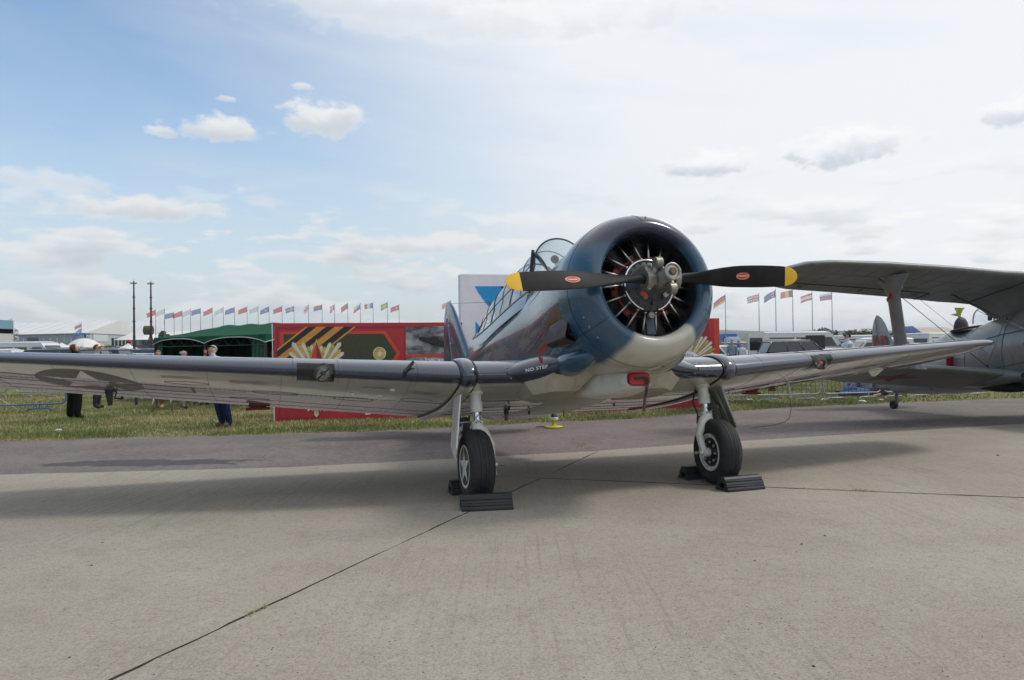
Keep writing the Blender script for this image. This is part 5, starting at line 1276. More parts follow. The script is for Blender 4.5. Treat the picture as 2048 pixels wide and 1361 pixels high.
# order star: ivory and gold rays with a red star
sx, sy = 633, 752
rays = []
for k in range(5):
    a0 = R_(-90+36+72*k)
    for j in range(-4, 5):
        a = a0 + R_(6.6*j); ln = 78 - abs(j)*5 - (6 if j % 2 else 0)
        da = R_(3.2); mcol = VGO if j % 2 else VIV
        pts = [(sx+18*math.cos(a-da), sy+18*math.sin(a-da)), (sx+ln*math.cos(a-da), sy+ln*math.sin(a-da)), (sx+(ln+5)*math.cos(a), sy+(ln+5)*math.sin(a)), (sx+ln*math.cos(a+da), sy+ln*math.sin(a+da)), (sx+18*math.cos(a+da), sy+18*math.sin(a+da))]
        if min(p[0] for p in pts) > 556: pp('star_ray', pts, 6, mcol)
def starpoly(R, r, lay, m_, name):
    for k in range(5):
        a = R_(-90+72*k)
        for s_ in (-1, 1):
            pts = [(sx, sy), (sx+R*math.cos(a), sy+R*math.sin(a)), (sx+r*math.cos(a+s_*R_(36)), sy+r*math.sin(a+s_*R_(36)))]
            pp(name, pts, lay, m_[0] if s_ < 0 else m_[1])
starpoly(74, 31, 7, (VGO, VGO), 'star_border'); starpoly(68, 27, 8, (VR2, VRD), 'star_point')
def disc(name, cx, cy, r, lay, m_, n=40): pp(name, [(cx+r*math.cos(2*PI*k/n), cy+r*math.sin(2*PI*k/n)) for k in range(n)], lay, m_)
disc('button_rim', 759, 707.5, 13, 5, VIV); disc('button', 759, 707.5, 11.6, 6, VGO)
pp('button_star', [(759+(7 if k % 2 == 0 else 3)*math.sin(PI*k/5), 708-(7 if k % 2 == 0 else 3)*math.cos(PI*k/5)) for k in range(10)], 7, VIV)
for cx, cy, w, h in ((633, 810, 5, 22),): pp('ray_tip', [(cx-5, cy-8), (cx+9, cy-8), (cx+10, cy+8), (cx+4, cy+8), (cx+1, cy+22), (cx-2, cy+8), (cx-5, cy+6)], 9, VGO)
pp('ray_tip', [(594, 806), (600, 806), (594, 815)], 9, VIV)
pp('white_mark', [(731, 826), (744, 821), (741, 829), (731, 830)], 4, VWH)
# black and white aeroplane print
pp('picture', [(811.5, 653.5), (905, 652.5), (905, 711), (811.5, 711)], 2, VPH); pp('picture_rule', [(811.5, 709), (906, 708), (906, 713.5), (811.5, 714)], 4, VR2); pp('lower_picture', [(812, 714.5), (925, 714), (925, 805), (812, 806)], 3, VPH)
pp('picture_aircraft', [(837, 675), (843, 674), (852, 675), (860, 676), (866, 673), (875, 674), (880, 680), (888, 683), (905, 676), (905, 700), (880, 690), (862, 688), (846, 684), (838, 680)], 5, VBK); pp('picture_wing', [(850, 684), (880, 689), (905, 700), (900, 699), (865, 690)], 5, VBK); pp('picture_blade', [(832.5, 662), (836, 668), (841, 679), (838, 676)], 5, VBK)
mb = MB(); lettering(mb, 'Участие', 9.5, lambda a, b: on_banner(868+a*1.0, 720-b, .026), 0, bold=.1); bchild('caption', mb, VWH, recalc=False)
# right hand part: rays, ring with lettering
pp('side_strip', [(1428, 637.5), (1438.5, 637), (1440, 816), (1430, 817)], 1, VR2); pp('inner_panel', [(1260, 650), (1418, 648), (1420, 815), (1262, 822)], 1, VRD)
sx, sy = 1374, 728
for k in range(-6, 15):
    a = R_(-90+4+k*6.4*1.0)
    if k < 0: continue
    ln = 62 - 0.22*abs(k-5)**2 + (3 if k % 2 else -1) 
    da = R_(2.7)
    pts = [(sx+14*math.cos(a-da), sy+14*math.sin(a-da)), (sx+ln*math.cos(a-da*.9), sy+ln*math.sin(a-da*.9)), (sx+(ln+3)*math.cos(a), sy+(ln+3)*math.sin(a)), (sx+ln*math.cos(a+da*.9), sy+ln*math.sin(a+da*.9)), (sx+14*math.cos(a+da), sy+14*math.sin(a+da))]
    pp('star_ray', pts, 2, VIV if k % 3 else VGO)
disc('ring', 1374, 737, 34, 3, VWH); disc('ring_centre', 1374, 741, 24, 4, VR2)
pp('hammer_mark', [(1374, 716), (1379, 716), (1383, 724), (1378, 724)], 5, VIV)
pp('red_bar', [(1394, 714), (1426, 714), (1428, 718), (1394, 719)], 5, VRD); pp('gold_rule', [(1390, 713), (1428, 711), (1428, 713), (1390, 715)], 6, VGO)
for ch, dg in (('В', -38), ('Е', -26), ('Н', -12), ('Н', 3), ('А', 18), ('Я', 36)):
    mb = MB(); t_ = R_(dg)
    def f_(a, b, t_=t_): return on_banner(1376+29*math.sin(t_)+a*math.cos(t_)-b*math.sin(t_), 740-29*math.cos(t_)+a*math.sin(t_)-b*math.cos(t_), .022)
    lettering(mb, ch, 8.6, f_, 0); bchild('ring_letter', mb, VBK, recalc=False)

wp0 = atY(922.5, 700, 18.7); wt = empty('white_pylon', 'tall white display pylon with bright blue curved shapes behind the aeroplane tail', 'sign', (wp0.x, wp0.y, GZ))
ztw = atY(922.5, 549, 18.7).z
WP0, WP1 = Vector((wp0.x, wp0.y)), Vector((wp0.x, wp0.y)) + bdir*2.3
def wchild(name, mb, m_, **k): mb.v = [(p[0]-wp0.x, p[1]-wp0.y, p[2]-GZ) for p in mb.v]; return mb.build(name, m_, wt, **k)
mb = MB(); nn = bnrm; a, b = WP0, WP1; c, e = b-nn*.35, a-nn*.35
mb.add([(q.x, q.y, z) for z in (GZ-.02, ztw) for q in (a, b, c, e)], [(0,1,5,4), (1,2,6,5), (2,3,7,6), (3,0,4,7), (4,5,6,7), (3,2,1,0)], 0, False); wchild('panel', mb, VWH, recalc=False)
def on_py(px, py, off=.004):
    d = ray(px, py); t = (WP0+bnrm*off).dot(bnrm)/(d.x*bnrm.x+d.y*bnrm.y); return Vector((0, 0, CAM_H)) + d*t
def wpoly(name, pts, m_, off=.004): mb = MB(); mb.poly([on_py(x, y, off) for x, y in pts], 0); wchild(name, mb, m_, recalc=False)
wpoly('blue_arc', [(949.5, 573), (1050, 572.5), (1050, 650), (1010, 640), (990, 626), (976, 612), (965, 598), (956, 585)], VCY)
wpoly('blue_wedge', [(951, 643), (957, 650), (962, 657), (972, 664), (1000, 670), (1000, 730), (951.5, 730)], VCY)
wpoly('ribbon_stripe', [(1001, 573), (1006, 573), (1012, 584), (1009, 588)], M('brown stripe', (.06, .02, .012), .5), .010)
wpoly('ribbon_stripe', [(1006, 573), (1011, 573), (1016, 581), (1012, 584)], VOR, .010); wpoly('ribbon_stripe', [(1011, 573), (1018, 573), (1020, 577), (1016, 581)], bpy.data.materials['brown stripe'], .010)

# ------------------------------------------------------------------ green event tent
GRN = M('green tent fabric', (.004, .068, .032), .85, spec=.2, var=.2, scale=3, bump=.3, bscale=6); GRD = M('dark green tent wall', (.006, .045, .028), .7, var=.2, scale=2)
FL, FR = atY(308, 700, 25.0), atY(531, 700, 21.0); FL, FR = Vector((FL.x, FL.y)), Vector((FR.x, FR.y))
tx = (FR-FL).normalized(); ty = Vector((-tx.y, tx.x)); TW = (FR-FL).length; TD = 3.0
tent = empty('green_tent', 'dark green party tent with scalloped white edged valance beside the red banner', 'tent', (FL.x, FL.y, GZ), math.atan2(tx.y, tx.x))
eave = atY(531, 669, 21.0).z - GZ; rid = atY(508, 645, 22.4).z - GZ
mb = MB(); n_ = 30; rows = []
def roof(u, v):
    """u 0..TW, v 0..TD"""
    du = min(u, TW-u)/1.5; dv = min(v, TD-v)/1.5; k = max(0, min(1, min(du, dv)))
    sag = -.07*math.sin(PI*k)*(1-.0) ; wr = .018*math.sin(u*5.1+v*3)*k
    return eave + (rid-eave)*k**.92 + sag*.5 + wr
for j in range(25):
    v = TD*j/24; rows.append([Vector((TW*i/60, v, roof(TW*i/60, v))) for i in range(61)])
mb.loft(rows, caps=False, close=False); mb.build('roof', GRN, tent)
def val(u, bay): t = (u % bay)/bay; return .05 + .16*abs(2*t-1)**2.6
mb = MB(); top, bot = [], []
per = [(TW*i/60, 0, TW/2) for i in range(61)] + [(TW, TD*j/30, TD) for j in range(1, 31)] + [(TW-TW*i/60, TD, TW/2) for i in range(1, 61)] + [(0, TD-TD*j/30, TD) for j in range(1, 30)]
for i, (u, v, bay) in enumerate(per):
    s_ = u if v in (0, TD) else v; h_ = val(s_, bay); o_ = .03*math.sin(i*.9)
    cx_, cy_ = (u-TW/2)*1.012+TW/2, (v-TD/2)*1.02+TD/2
    top.append(Vector((u, v, eave+.004))); bot.append(Vector((cx_, cy_+o_*.4, eave-h_)))
mb.loft([top, bot], caps=False); mb.build('valance', GRN, tent)
mb = MB(); mb.tube(bot+[bot[0]], .011, 5, caps=False); mb.build('valance_trim', M('white trim', (.6, .6, .6), .6), tent)
for (u, v) in ((0, 0), (TW/2, 0), (TW, 0), (0, TD), (TW/2, TD), (TW, TD)):
    mb = MB(); mb.box((u+(.03 if u == 0 else -.03 if u == TW else 0), v+(.03 if v == 0 else -.03), eave/2), (.05, .05, eave)); mb.build('post', BLACK, tent)
mb = MB(); mb.tube([(0, .02, eave-.28), (TW, .02, eave-.28)], .012, 6)
for k in range(10):
    a = TW*k/10; mb.tube([(a, .03, eave-.28), (a+TW/20, .03, eave-.05), (a+TW/10, .03, eave-.28)], .009, 5)
mb.build('truss', M('grey green tube', (.05, .07, .07), .4, .5), tent)
def curtain(name, p0, p1, z0=0.02, amp=.04, n=40, fr=9.0):
    mb = MB(); d = Vector(p1)-Vector(p0); nn = Vector((-d.y, d.x)).normalized(); a, b = [], []
    for k in range(n+1):
        q = Vector(p0)+d*(k/n); w = nn*(amp*math.sin(k*fr/n*2*PI)); a.append(Vector((q.x+w.x, q.y+w.y, z0))); b.append(Vector((q.x+w.x*.5, q.y+w.y*.5, eave-.02)))
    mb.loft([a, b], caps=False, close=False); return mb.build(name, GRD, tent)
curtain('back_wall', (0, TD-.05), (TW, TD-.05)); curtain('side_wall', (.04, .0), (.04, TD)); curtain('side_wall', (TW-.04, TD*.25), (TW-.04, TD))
o = curtain('tied_curtain', (TW-.75, .05), (TW-.08, .08), amp=.06, n=24, fr=4); o.data.materials[0] = M('mid green curtain', (.008, .085, .045), .6, var=.2)
o = curtain('tied_curtain', (.06, .05), (.40, .08), amp=.05, n=16, fr=3); o.data.materials[0] = bpy.data.materials['mid green curtain']
tb = empty('folding_table', 'grey clothed folding table inside the green tent', 'table', tent.location + Vector(((tx*2.9+ty*1.3).x, (tx*2.9+ty*1.3).y, 0)), tent.rotation_euler.z)
mb = MB(); mb.cbox((0, 0, .70), (1.5, .7, .03), .008); mb.build('table_top', M('table grey', (.3, .3, .32), .5), tb)
mb = MB(); mb.loft([[Vector((x+.02*math.sin(x*9+z*2), -.36-.02*math.sin(x*14), z)) for x in np.linspace(-.3, .75, 20)] for z in (.70, .4, .12)], caps=False, close=False); mb.build('table_cloth', M('grey cloth', (.25, .26, .30), .8), tb)
for (a, b) in ((-.68, -.28), (.68, -.28), (-.68, .28), (.68, .28)): mb = MB(); mb.tube([(a, b, 0), (a, b, .69)], .014, 6); mb.build('leg', STEEL, tb)
# stool/chairs in front of the tent
def chair(loc, rz, lab, seatm, back=True):
    c = empty('metal_chair', lab, 'chair', loc, rz)
    mb = MB(); mb.cbox((0, 0, .45), (.42, .40, .05), .018); mb.build('seat', seatm, c)
    for (a, b) in ((-.19, -.18), (.19, -.18), (-.19, .18), (.19, .18)):
        mb = MB(); mb.tube([(a*1.25, b*1.25, 0), (a, b, .44)], .012, 8); mb.build('leg', STEEL, c)
    if back:
        mb = MB(); mb.tube([(-.19, .18, .44), (-.20, .24, .85), (.20, .24, .85), (.19, .18, .44)], .012, 8); mb.build('back_frame', STEEL, c)
        mb = MB(); mb.cbox((0, .235, .72), (.36, .03, .24), .012); mb.build('backrest', seatm, c)
    return c
chair(Vector((*gr(325, 824, GZ).xy, GZ)), .35, 'metal legged chair with black seat in front of the patterned skirt', BLACK)
chair(Vector((*gr(396, 808, GZ).xy, GZ)), 2.4, 'thin legged metal chair in the mouth of the green tent', BLACK, True)
mb = MB()
for k in range(60):
    a = random.uniform(-.45, .45); mb.tube([(a, random.uniform(-.1, .1), .03), (a+random.uniform(-.12, .12), random.uniform(-.1, .1), random.uniform(.03, .12))], .006, 4)
sb = mb.build('straw_pile', M('straw', (.42, .30, .13), .9, var=.3)); tag(sb, 'small pile of straw at the corner of the green tent', 'straw', kind='stuff'); sb.location = Vector((*gr(522, 818, GZ).xy, GZ))

# ------------------------------------------------------------------ people
SKIN = M('skin', (.42, .22, .15), .55, var=.12, scale=20); SHOE = M('black shoe', (.015, .014, .014), .4)
_mats = {}
def cloth(col, rough=.85):
    k = tuple(round(c, 3) for c in col)
    if k not in _mats: _mats[k] = M('cloth %02d' % len(_mats), col, rough, var=.30, scale=9, bump=.6, bscale=14, spec=.12)
    return _mats[k]
BASE = dict(pelvis=(0,0,.95), waist=(0,.005,1.09), chest=(0,0,1.27), upper=(0,.01,1.41), neck=(0,.0,1.495), jaw=(0,-.03,1.565), skull=(0,-.008,1.645), crown=(0,.012,1.705),
    hipL=(-.09,0,.90), kneeL=(-.10,-.01,.50), ankL=(-.10,.03,.09), toeL=(-.115,-.13,.045), hipR=(.09,0,.90), kneeR=(.10,-.01,.50), ankR=(.10,.03,.09), toeR=(.115,-.13,.045),
    shL=(-.175,.01,1.41), elL=(-.235,.03,1.13), wrL=(-.235,-.03,.88), shR=(.175,.01,1.41), elR=(.235,.03,1.13), wrR=(.235,-.03,.88))
RAD = dict(pelvis=(.185,.145), waist=(.175,.13), chest=(.195,.14), upper=(.15,.11), neck=(.055,.058), jaw=(.062,.075), skull=(.078,.098), crown=(.052,.066),
    hip=(.135,.135), knee=(.105,.105), ank=(.082,.086), toe=(.055,.042), sh=(.086,.082), el=(.062,.062), wr=(.032,.030))
def person(label, loc, face, H=1.76, pose=None, top=(.1,.1,.1), legs=(.05,.05,.06), shoes=None, hair=(.08,.05,.03), bald=False, short=True, fingers=True, belly=0.0, group=None, glasses=False, skirt=None, legw=.86):
    root = empty('person', label, 'person', loc, face, group); k = H/1.75
    J = dict(BASE); J.update(pose or {}); names = list(J)
    P = {n: Vector(J[n])*k for n in names}; E_ = [('pelvis','waist'),('waist','chest'),('chest','upper'),('upper','neck'),('neck','jaw'),('jaw','skull'),('skull','crown')]
    for s_ in 'LR': E_ += [('pelvis','hip'+s_),('hip'+s_,'knee'+s_),('knee'+s_,'ank'+s_),('ank'+s_,'toe'+s_),('upper','sh'+s_),('sh'+s_,'el'+s_),('el'+s_,'wr'+s_)]
    R = {}
    for n in names:
        b = n[:-1] if n[-1] in 'LR' and n not in RAD else n; R[n] = tuple(q*k*(legw if b in ('hip', 'knee', 'ank') else 1) for q in RAD[b])
    if belly: R['waist'] = (R['waist'][0]*(1+belly*.5), R['waist'][1]*(1+belly)); P['waist'].y -= .03*belly*3
    for s_ in 'LR':
        f = (P['wr'+s_]-P['el'+s_]).normalized(); side = Vector((0, 1, 0)) if abs(f.y) < .8 else Vector((0, 0, 1)); sd_ = f.cross(side).normalized(); w = f.cross(sd_).normalized()
        P['palm'+s_] = P['wr'+s_] + f*.07*k; R['palm'+s_] = (.036*k, .022*k) ; E_.append(('wr'+s_, 'palm'+s_))
        if fingers:
            sg = 1 if s_ == 'R' else -1
            for q in range(4):
                o = w*(q-1.5)*.021*k; a = 'f%d%s' % (q, s_); b_ = 'g%d%s' % (q, s_); ln = (.9, 1, .95, .75)[q]
                P[a] = P['palm'+s_] + f*.042*k + o; P[b_] = P[a] + (f*.030*ln + sd_*.016*sg*-1)*k; R[a] = (.0095*k,)*2; R[b_] = (.0075*k,)*2; E_ += [('palm'+s_, a), (a, b_)]
            P['t0'+s_] = P['wr'+s_] + f*.045*k - w*.035*k; P['t1'+s_] = P['t0'+s_] + (f*.035 - w*.012 - sd_*.012*sg)*k; R['t0'+s_] = (.011*k,)*2; R['t1'+s_] = (.009*k,)*2; E_ += [('wr'+s_, 't0'+s_), ('t0'+s_, 't1'+s_)]
    ns = list(P); ix = {n: i for i, n in enumerate(ns)}
    me = bpy.data.meshes.new('body'); me.from_pydata([P[n] for n in ns], [(ix[a], ix[b]) for a, b in E_], []); o = bpy.data.objects.new('body', me); COL.objects.link(o)
    md = o.modifiers.new('skin', 'SKIN'); md.use_smooth_shade = True
    sv = me.skin_vertices[0].data
    for n in ns: sv[ix[n]].radius = R[n]; sv[ix[n]].use_root = (n == 'pelvis')
    ss = o.modifiers.new('sub', 'SUBSURF'); ss.levels = 2; ss.render_levels = 2
    dg = bpy.context.evaluated_depsgraph_get(); m2 = bpy.data.meshes.new_from_object(o.evaluated_get(dg)); o.modifiers.clear(); o.data = m2; bpy.data.meshes.remove(me); m2.name = 'body'
    o.parent = root
    # nose, ears and a slight chin
    hc = P['skull']; fwd = Vector((0, -1, 0)); up_ = (P['crown']-P['jaw']).normalized(); fwd = (fwd - up_*fwd.dot(up_)).normalized()
    hy = pose.get('head_yaw', 0) if pose else 0
    fwd = Matrix.Rotation(hy, 3, 'Z') @ fwd; sdv = up_.cross(fwd)
    for v in m2.vertices:
        d = v.co - (hc + fwd*.095*k - up_*.025*k); 
        if d.length < .035*k: v.co += fwd*.022*k*(1-d.length/(.035*k))
        for sg in (-1, 1):
            d = v.co - (hc + sdv*sg*.078*k - up_*.01*k)
            if d.length < .028*k: v.co += sdv*sg*.014*k*(1-d.length/(.028*k))
    shoes_m = cloth(shoes) if shoes else SHOE
    mats = [SKIN, cloth(top), cloth(legs), shoes_m]; m2.materials.clear()
    for m_ in mats: m2.materials.append(m_)
    seg = []
    for a, b in E_:
        t = a + b
        if 'toe' in t: mi = 3
        elif a.startswith(('hip', 'knee')) or (a == 'pelvis' and b.startswith('hip')): mi = 2
        elif a.startswith(('wr', 'palm', 'f', 'g', 't')) or a in ('neck', 'jaw', 'skull'): mi = 0
        elif a.startswith('el'): mi = 0 if short else 1
        else: mi = 1
        seg.append((P[a], P[b], mi, max(R[a][0], R[b][0])))
    cos = np.array([p.center for p in m2.polygons]); best = np.full(len(cos), 1e9); mid = np.zeros(len(cos), int)
    for a, b, mi, r in seg:
        a_, b_ = np.array(a), np.array(b); d = b_-a_; t = np.clip(((cos-a_)@d)/(d@d), 0, 1); q = np.linalg.norm(cos-(a_+t[:, None]*d), axis=1)/r
        u = q < best; best[u] = q[u]; mid[u] = mi
    # trousers reach the waistband
    if legs is not None and abs(P['pelvis'].z/k-.95) < .1: mid[(cos[:, 2] < .99*k) & (mid == 1) & (np.abs(cos[:, 0]) < .19*k)] = 2
    m2.polygons.foreach_set('material_index', mid.astype(np.int32)); m2.polygons.foreach_set('use_smooth', [True]*len(m2.polygons)); m2.update()
    # hair
    mb = MB(); c = hc + up_*.022*k - fwd*.012*k; rows = []
    for j in range(9):
        th = PI*.62*j/8
        ring = []
        for q in range(20):
            a = 2*PI*q/20; dz = math.cos(th); front = math.cos(a) > .15
            rr = .088 if not bald else .088
            lim = th if not front else min(th, PI*.30)
            ring.append(c + (fwd*math.sin(lim)*math.cos(a)*rr*1.06 + sdv*math.sin(lim)*math.sin(a)*rr*.86 + up_*math.cos(lim)*rr*.98)*k)
        if not (bald and j < 5): rows.append(ring)
    mb.loft(rows, caps=False); mb.build('hair', cloth(hair), root)
    if glasses:
        mb = MB()
        for sg in (-1, 1): mb.cbox(hc + fwd*.098*k + sdv*sg*.032*k + up_*.004, (.052*k, .052*k, .030*k), .008)
        mb.tube([hc+sdv*-.08*k+fwd*.02*k, hc+fwd*.104*k+sdv*-.04*k, hc+fwd*.104*k+sdv*.04*k, hc+sdv*.08*k+fwd*.02*k], .004, 5); mb.build('sunglasses', BLACK, root)
    if fingers:
        mb = MB()
        for sg in (-1, 1):
            mb.sphere(hc + (fwd*.093 + sdv*sg*.031 + up_*.002)*k, .0085*k, 8, 5, 0); mb.tube([hc + (fwd*.094 + sdv*sg*.018 + up_*.020)*k, hc + (fwd*.088 + sdv*sg*.046 + up_*.021)*k], .0045*k, 5, 1)
        mb.tube([hc + (fwd*.088 + sdv*-.022 - up_*.055)*k, hc + (fwd*.092 - up_*.057)*k, hc + (fwd*.088 + sdv*.022 - up_*.055)*k], .004*k, 5, 2)
        mb.build('face_features', [BLACK, cloth(hair), cloth((.22, .07, .06))], root, kind='stuff')
    if skirt:
        mb = MB(); rows = []
        for t, r in ((1.02, .15), (.90, .20), (.7, .235), (.5, .27), (.36, .29)):
            rows.append([Vector(((r+.012*math.sin(q*2.6))*math.cos(2*PI*q/36)*k, (r*.8+.012*math.sin(q*2.6))*math.sin(2*PI*q/36)*k, t*k)) for q in range(36)])
        mb.loft(rows, caps=False); mb.build('skirt', skirt, root)
    return root
def feet(px, py): g = gr(px, py, GZ); return Vector((g.x, g.y, GZ))

person('man seen from behind in black trousers standing left under the near wing', feet(149, 839), R_(150), 1.76, dict(wrR=(.17, -.17, .93), elR=(.25, .03, 1.12), wrL=(-.17, -.16, .93), kneeL=(-.14, .0, .5), kneeR=(.14, -.03, .5), ankL=(-.15,.03,.09), toeL=(-.17,-.13,.045), ankR=(.15,.03,.09), toeR=(.17,-.13,.045)), top=(.02, .02, .025), legs=(.006, .0065, .008), hair=(.11, .045, .022), short=True, belly=.2, legw=1.0)
person('man with sunglasses in a light shirt and dark grey trousers looking to the right', feet(195, 818), R_(96), 1.78, dict(hipL=(-.09, 0, .9), elR=(.22, .05, 1.14), wrR=(.12, -.16, 1.06)), top=(.30, .32, .36), legs=(.03, .033, .042), hair=(.12, .06, .03), glasses=True, legw=.74)
ph = person('grey haired man in jeans and white top talking on a phone, leaning', feet(446, 856), R_(-28), 1.72,
    dict(pelvis=(-.06,.0,.93), waist=(-.10,.0,1.07), chest=(-.15,-.02,1.25), upper=(-.17,-.03,1.38), neck=(-.20,-.05,1.46), jaw=(-.22,-.09,1.525), skull=(-.215,-.07,1.605), crown=(-.205,-.05,1.665),
         hipL=(-.15,0,.88), hipR=(.03,0,.88), kneeL=(-.09,-.04,.49), kneeR=(.09,-.02,.49), ankL=(-.03,.02,.09), toeL=(-.08,-.13,.045), ankR=(.15,.04,.09), toeR=(.12,-.11,.045),
         shL=(-.34,-.02,1.38), elL=(-.42,-.12,1.19), wrL=(-.335,-.15,1.47), shR=(.0,-.01,1.38), elR=(.08,.02,1.12), wrR=(.06,-.10,.90)),
    top=(.62, .62, .64), legs=(.011, .018, .050), shoes=(.10, .075, .065), hair=(.30, .29, .27), belly=.3)
mo = MB(); mo.cbox((-.315, -.155, 1.545), (.02, .06, .12), .005, M=Matrix.Rotation(R_(-18), 3, 'Y')); mph = mo.build('mobile_phone', BLACK); tag(mph, 'black mobile phone held to the ear of the grey haired man', 'phone'); mph.matrix_basis = ph.matrix_basis.copy(); mph.location = ph.location; mph.rotation_euler = ph.rotation_euler
mo = MB(); mo.tube([Vector((-.20, -.06, 1.43))+Vector((.07*math.cos(a), .065*math.sin(a), .012*math.sin(a))) for a in np.linspace(0, 2*PI, 18)], .018, 6, caps=False); mo.build('collar', cloth((.05, .035, .22)), ph)
person('balding elderly man in khaki trousers standing at the green tent', feet(366, 819), R_(120), 1.62, dict(skull=(0,-.03,1.635), crown=(0,-.02,1.69), jaw=(0,-.05,1.56)), top=(.35, .33, .28), legs=(.23, .21, .16), shoes=(.05, .045, .04), hair=(.55, .53, .50), bald=True)
def pat():
    m, N, b = mat_new('floral skirt print'); t = N.new('ShaderNodeTexCoord').outputs['Object']
    f = N.ss(N.noise(t, 14, 2, .5), .50, .54); N.put(b.inputs['Base Color'], N.mix(f, (.55, .57, .60), (.015, .015, .06))); b.inputs['Roughness'].default_value = .8; return m
person('fair haired woman in a white skirt with dark blue flowers by the green tent', feet(317, 818), R_(10), 1.60, dict(), top=(.5, .5, .52), legs=(.30, .16, .11), shoes=(.45, .38, .15), hair=(.45, .34, .16), skirt=pat())
person('person in pale trousers standing inside the green tent', feet(407, 812), R_(30), 1.34, dict(), top=(.25, .27, .30), legs=(.42, .44, .48), hair=(.05, .04, .03), fingers=False)
person('person in a dark top half hidden at the right corner of the green tent', feet(512, 815)+Vector((.1, 1.2, 0)), R_(60), 1.6, dict(elR=(.28,-.1,1.25), wrR=(.16,-.28,1.40)), top=(.42, .20, .14), legs=(.03, .03, .04), hair=(.04, .03, .02), fingers=False)
person('man in sunglasses and white t-shirt with a red print behind the far wing', feet(1697, 783), R_(-82), 1.88, dict(), top=(.60, .60, .68), legs=(.085, .080, .070), hair=(.055, .028, .018), glasses=True)
gz_ = lambda px, py, D: Vector((atY(px, py, D).x, D, GZ))
person('man in a grey blue t-shirt walking beside the parked cars', gz_(1464, 700, 40), R_(-25), 1.80, dict(kneeL=(-.1, -.1, .5), ankL=(-.1, -.05, .1)), top=(.20, .27, .34), legs=(.06, .07, .10), hair=(.09, .05, .03), fingers=False)
person('man in a bright blue shirt behind the man in grey blue', gz_(1477, 700, 42), R_(-30), 1.76, dict(), top=(.06, .16, .42), legs=(.05, .05, .07), hair=(.04, .03, .02), fingers=False)
person('shorter dark haired person in a white t-shirt beside the open van door', gz_(1483, 700, 40), R_(-15), 1.62, dict(), top=(.52, .54, .62), legs=(.05, .05, .07), hair=(.02, .018, .018), fingers=False)
SIT = dict(pelvis=(0,0,.12), waist=(0,.03,.26), chest=(0,.03,.44), upper=(0,.0,.58), neck=(0,-.02,.665), jaw=(0,-.05,.735), skull=(0,-.03,.815), crown=(0,-.01,.875), shL=(-.175,.0,.58), shR=(.175,.0,.58), elL=(-.26,-.06,.34), wrL=(-.18,-.28,.30), elR=(.26,-.06,.34), wrR=(.18,-.28,.30),
    hipL=(-.09,-.02,.12), hipR=(.09,-.02,.12), kneeL=(-.16,-.36,.42), kneeR=(.16,-.36,.42), ankL=(-.12,-.62,.09), ankR=(.12,-.62,.09), toeL=(-.12,-.80,.05), toeR=(.12,-.80,.05))
person('child in a turquoise top kneeling on the grass behind the barrier', feet(1712, 788), R_(-60), 1.35, dict(SIT, pelvis=(0,0,.30), waist=(0,0,.45), chest=(0,0,.62), upper=(0,0,.76), neck=(0,0,.84), jaw=(0,-.03,.91), skull=(0,-.01,.99), crown=(0,.0,1.05), shL=(-.17,0,.76), shR=(.17,0,.76), elL=(-.2,-.1,.54), elR=(.2,-.1,.54), wrL=(-.1,-.25,.45), wrR=(.1,-.25,.45), hipL=(-.1,-.0,.30), hipR=(.1,0,.30)), top=(.03, .36, .44), legs=(.16, .19, .27), hair=(.1, .06, .03), fingers=False)
person('person in a lilac blue shirt sitting on the grass with back to the barrier', feet(1733, 789), R_(165), 1.72, SIT, top=(.25, .28, .42), legs=(.07, .09, .15), hair=(.03, .02, .015), short=False, fingers=False)
person('person in a pale blue shirt sitting beside the black rucksack', feet(1752, 787), R_(120), 1.68, SIT, top=(.17, .22, .34), legs=(.05, .06, .10), hair=(.02, .015, .012), short=False, fingers=False)
LIE = dict(pelvis=(0,.0,.11), waist=(0,.14,.12), chest=(0,.32,.15), upper=(0,.46,.20), neck=(0,.54,.24), jaw=(0,.58,.28), skull=(0,.66,.30), crown=(0,.72,.30), shL=(-.17,.46,.20), shR=(.17,.46,.20), elL=(-.26,.36,.06), wrL=(-.3,.14,.05), elR=(.26,.36,.06), wrR=(.3,.14,.05), hipL=(-.09,-.03,.11), hipR=(.09,-.03,.11), kneeL=(-.10,-.40,.26), kneeR=(.10,-.42,.12), ankL=(-.10,-.78,.09), ankR=(.10,-.82,.09), toeL=(-.11,-.86,.20), toeR=(.12,-.90,.20))
person('person in blue jeans and black shoes lying on the grass', feet(1731, 793), R_(-88), 1.70, LIE, top=(.03, .03, .05), legs=(.06, .12, .26), hair=(.03, .02, .015), fingers=False)
mb = MB(); mb.cbox((0, 0, .16), (.42, .26, .32), .08); o = mb.build('pack', BLACK); 
rk = empty('rucksack', 'black rucksack on the grass under the silver biplane tail', 'bag', feet(1766, 792)); o.parent = rk; o.name = 'pack'
mb = MB(); mb.tube([(-.12, -.13, .05), (-.13, -.20, .18), (-.12, -.13, .31)], .016, 6); mb.build('strap', BLACK, rk)
for i, (px, py, s_, lab) in enumerate(((1725, 806, .07, 'crumpled white plastic bag on the grass near the barrier foot'), (1648, 802, .06, 'scrap of white paper on the grass left of the barrier foot'), (117, 865, .06, 'flat white litter on the grass near the asphalt'), (1762, 803, .05, 'small scrap of white litter under the biplane tail'))):
    mb = MB(); mb.sphere((0, 0, .03), s_, 10, 6, sc_=(1.5, 1, .5)); 
    for j, p in enumerate(mb.v): mb.v[j] = tuple(Vector(p)*random.uniform(.8, 1.2))
    o = mb.build('litter', P_WHITE); tag(o, lab, 'litter'); o.location = feet(px, py)

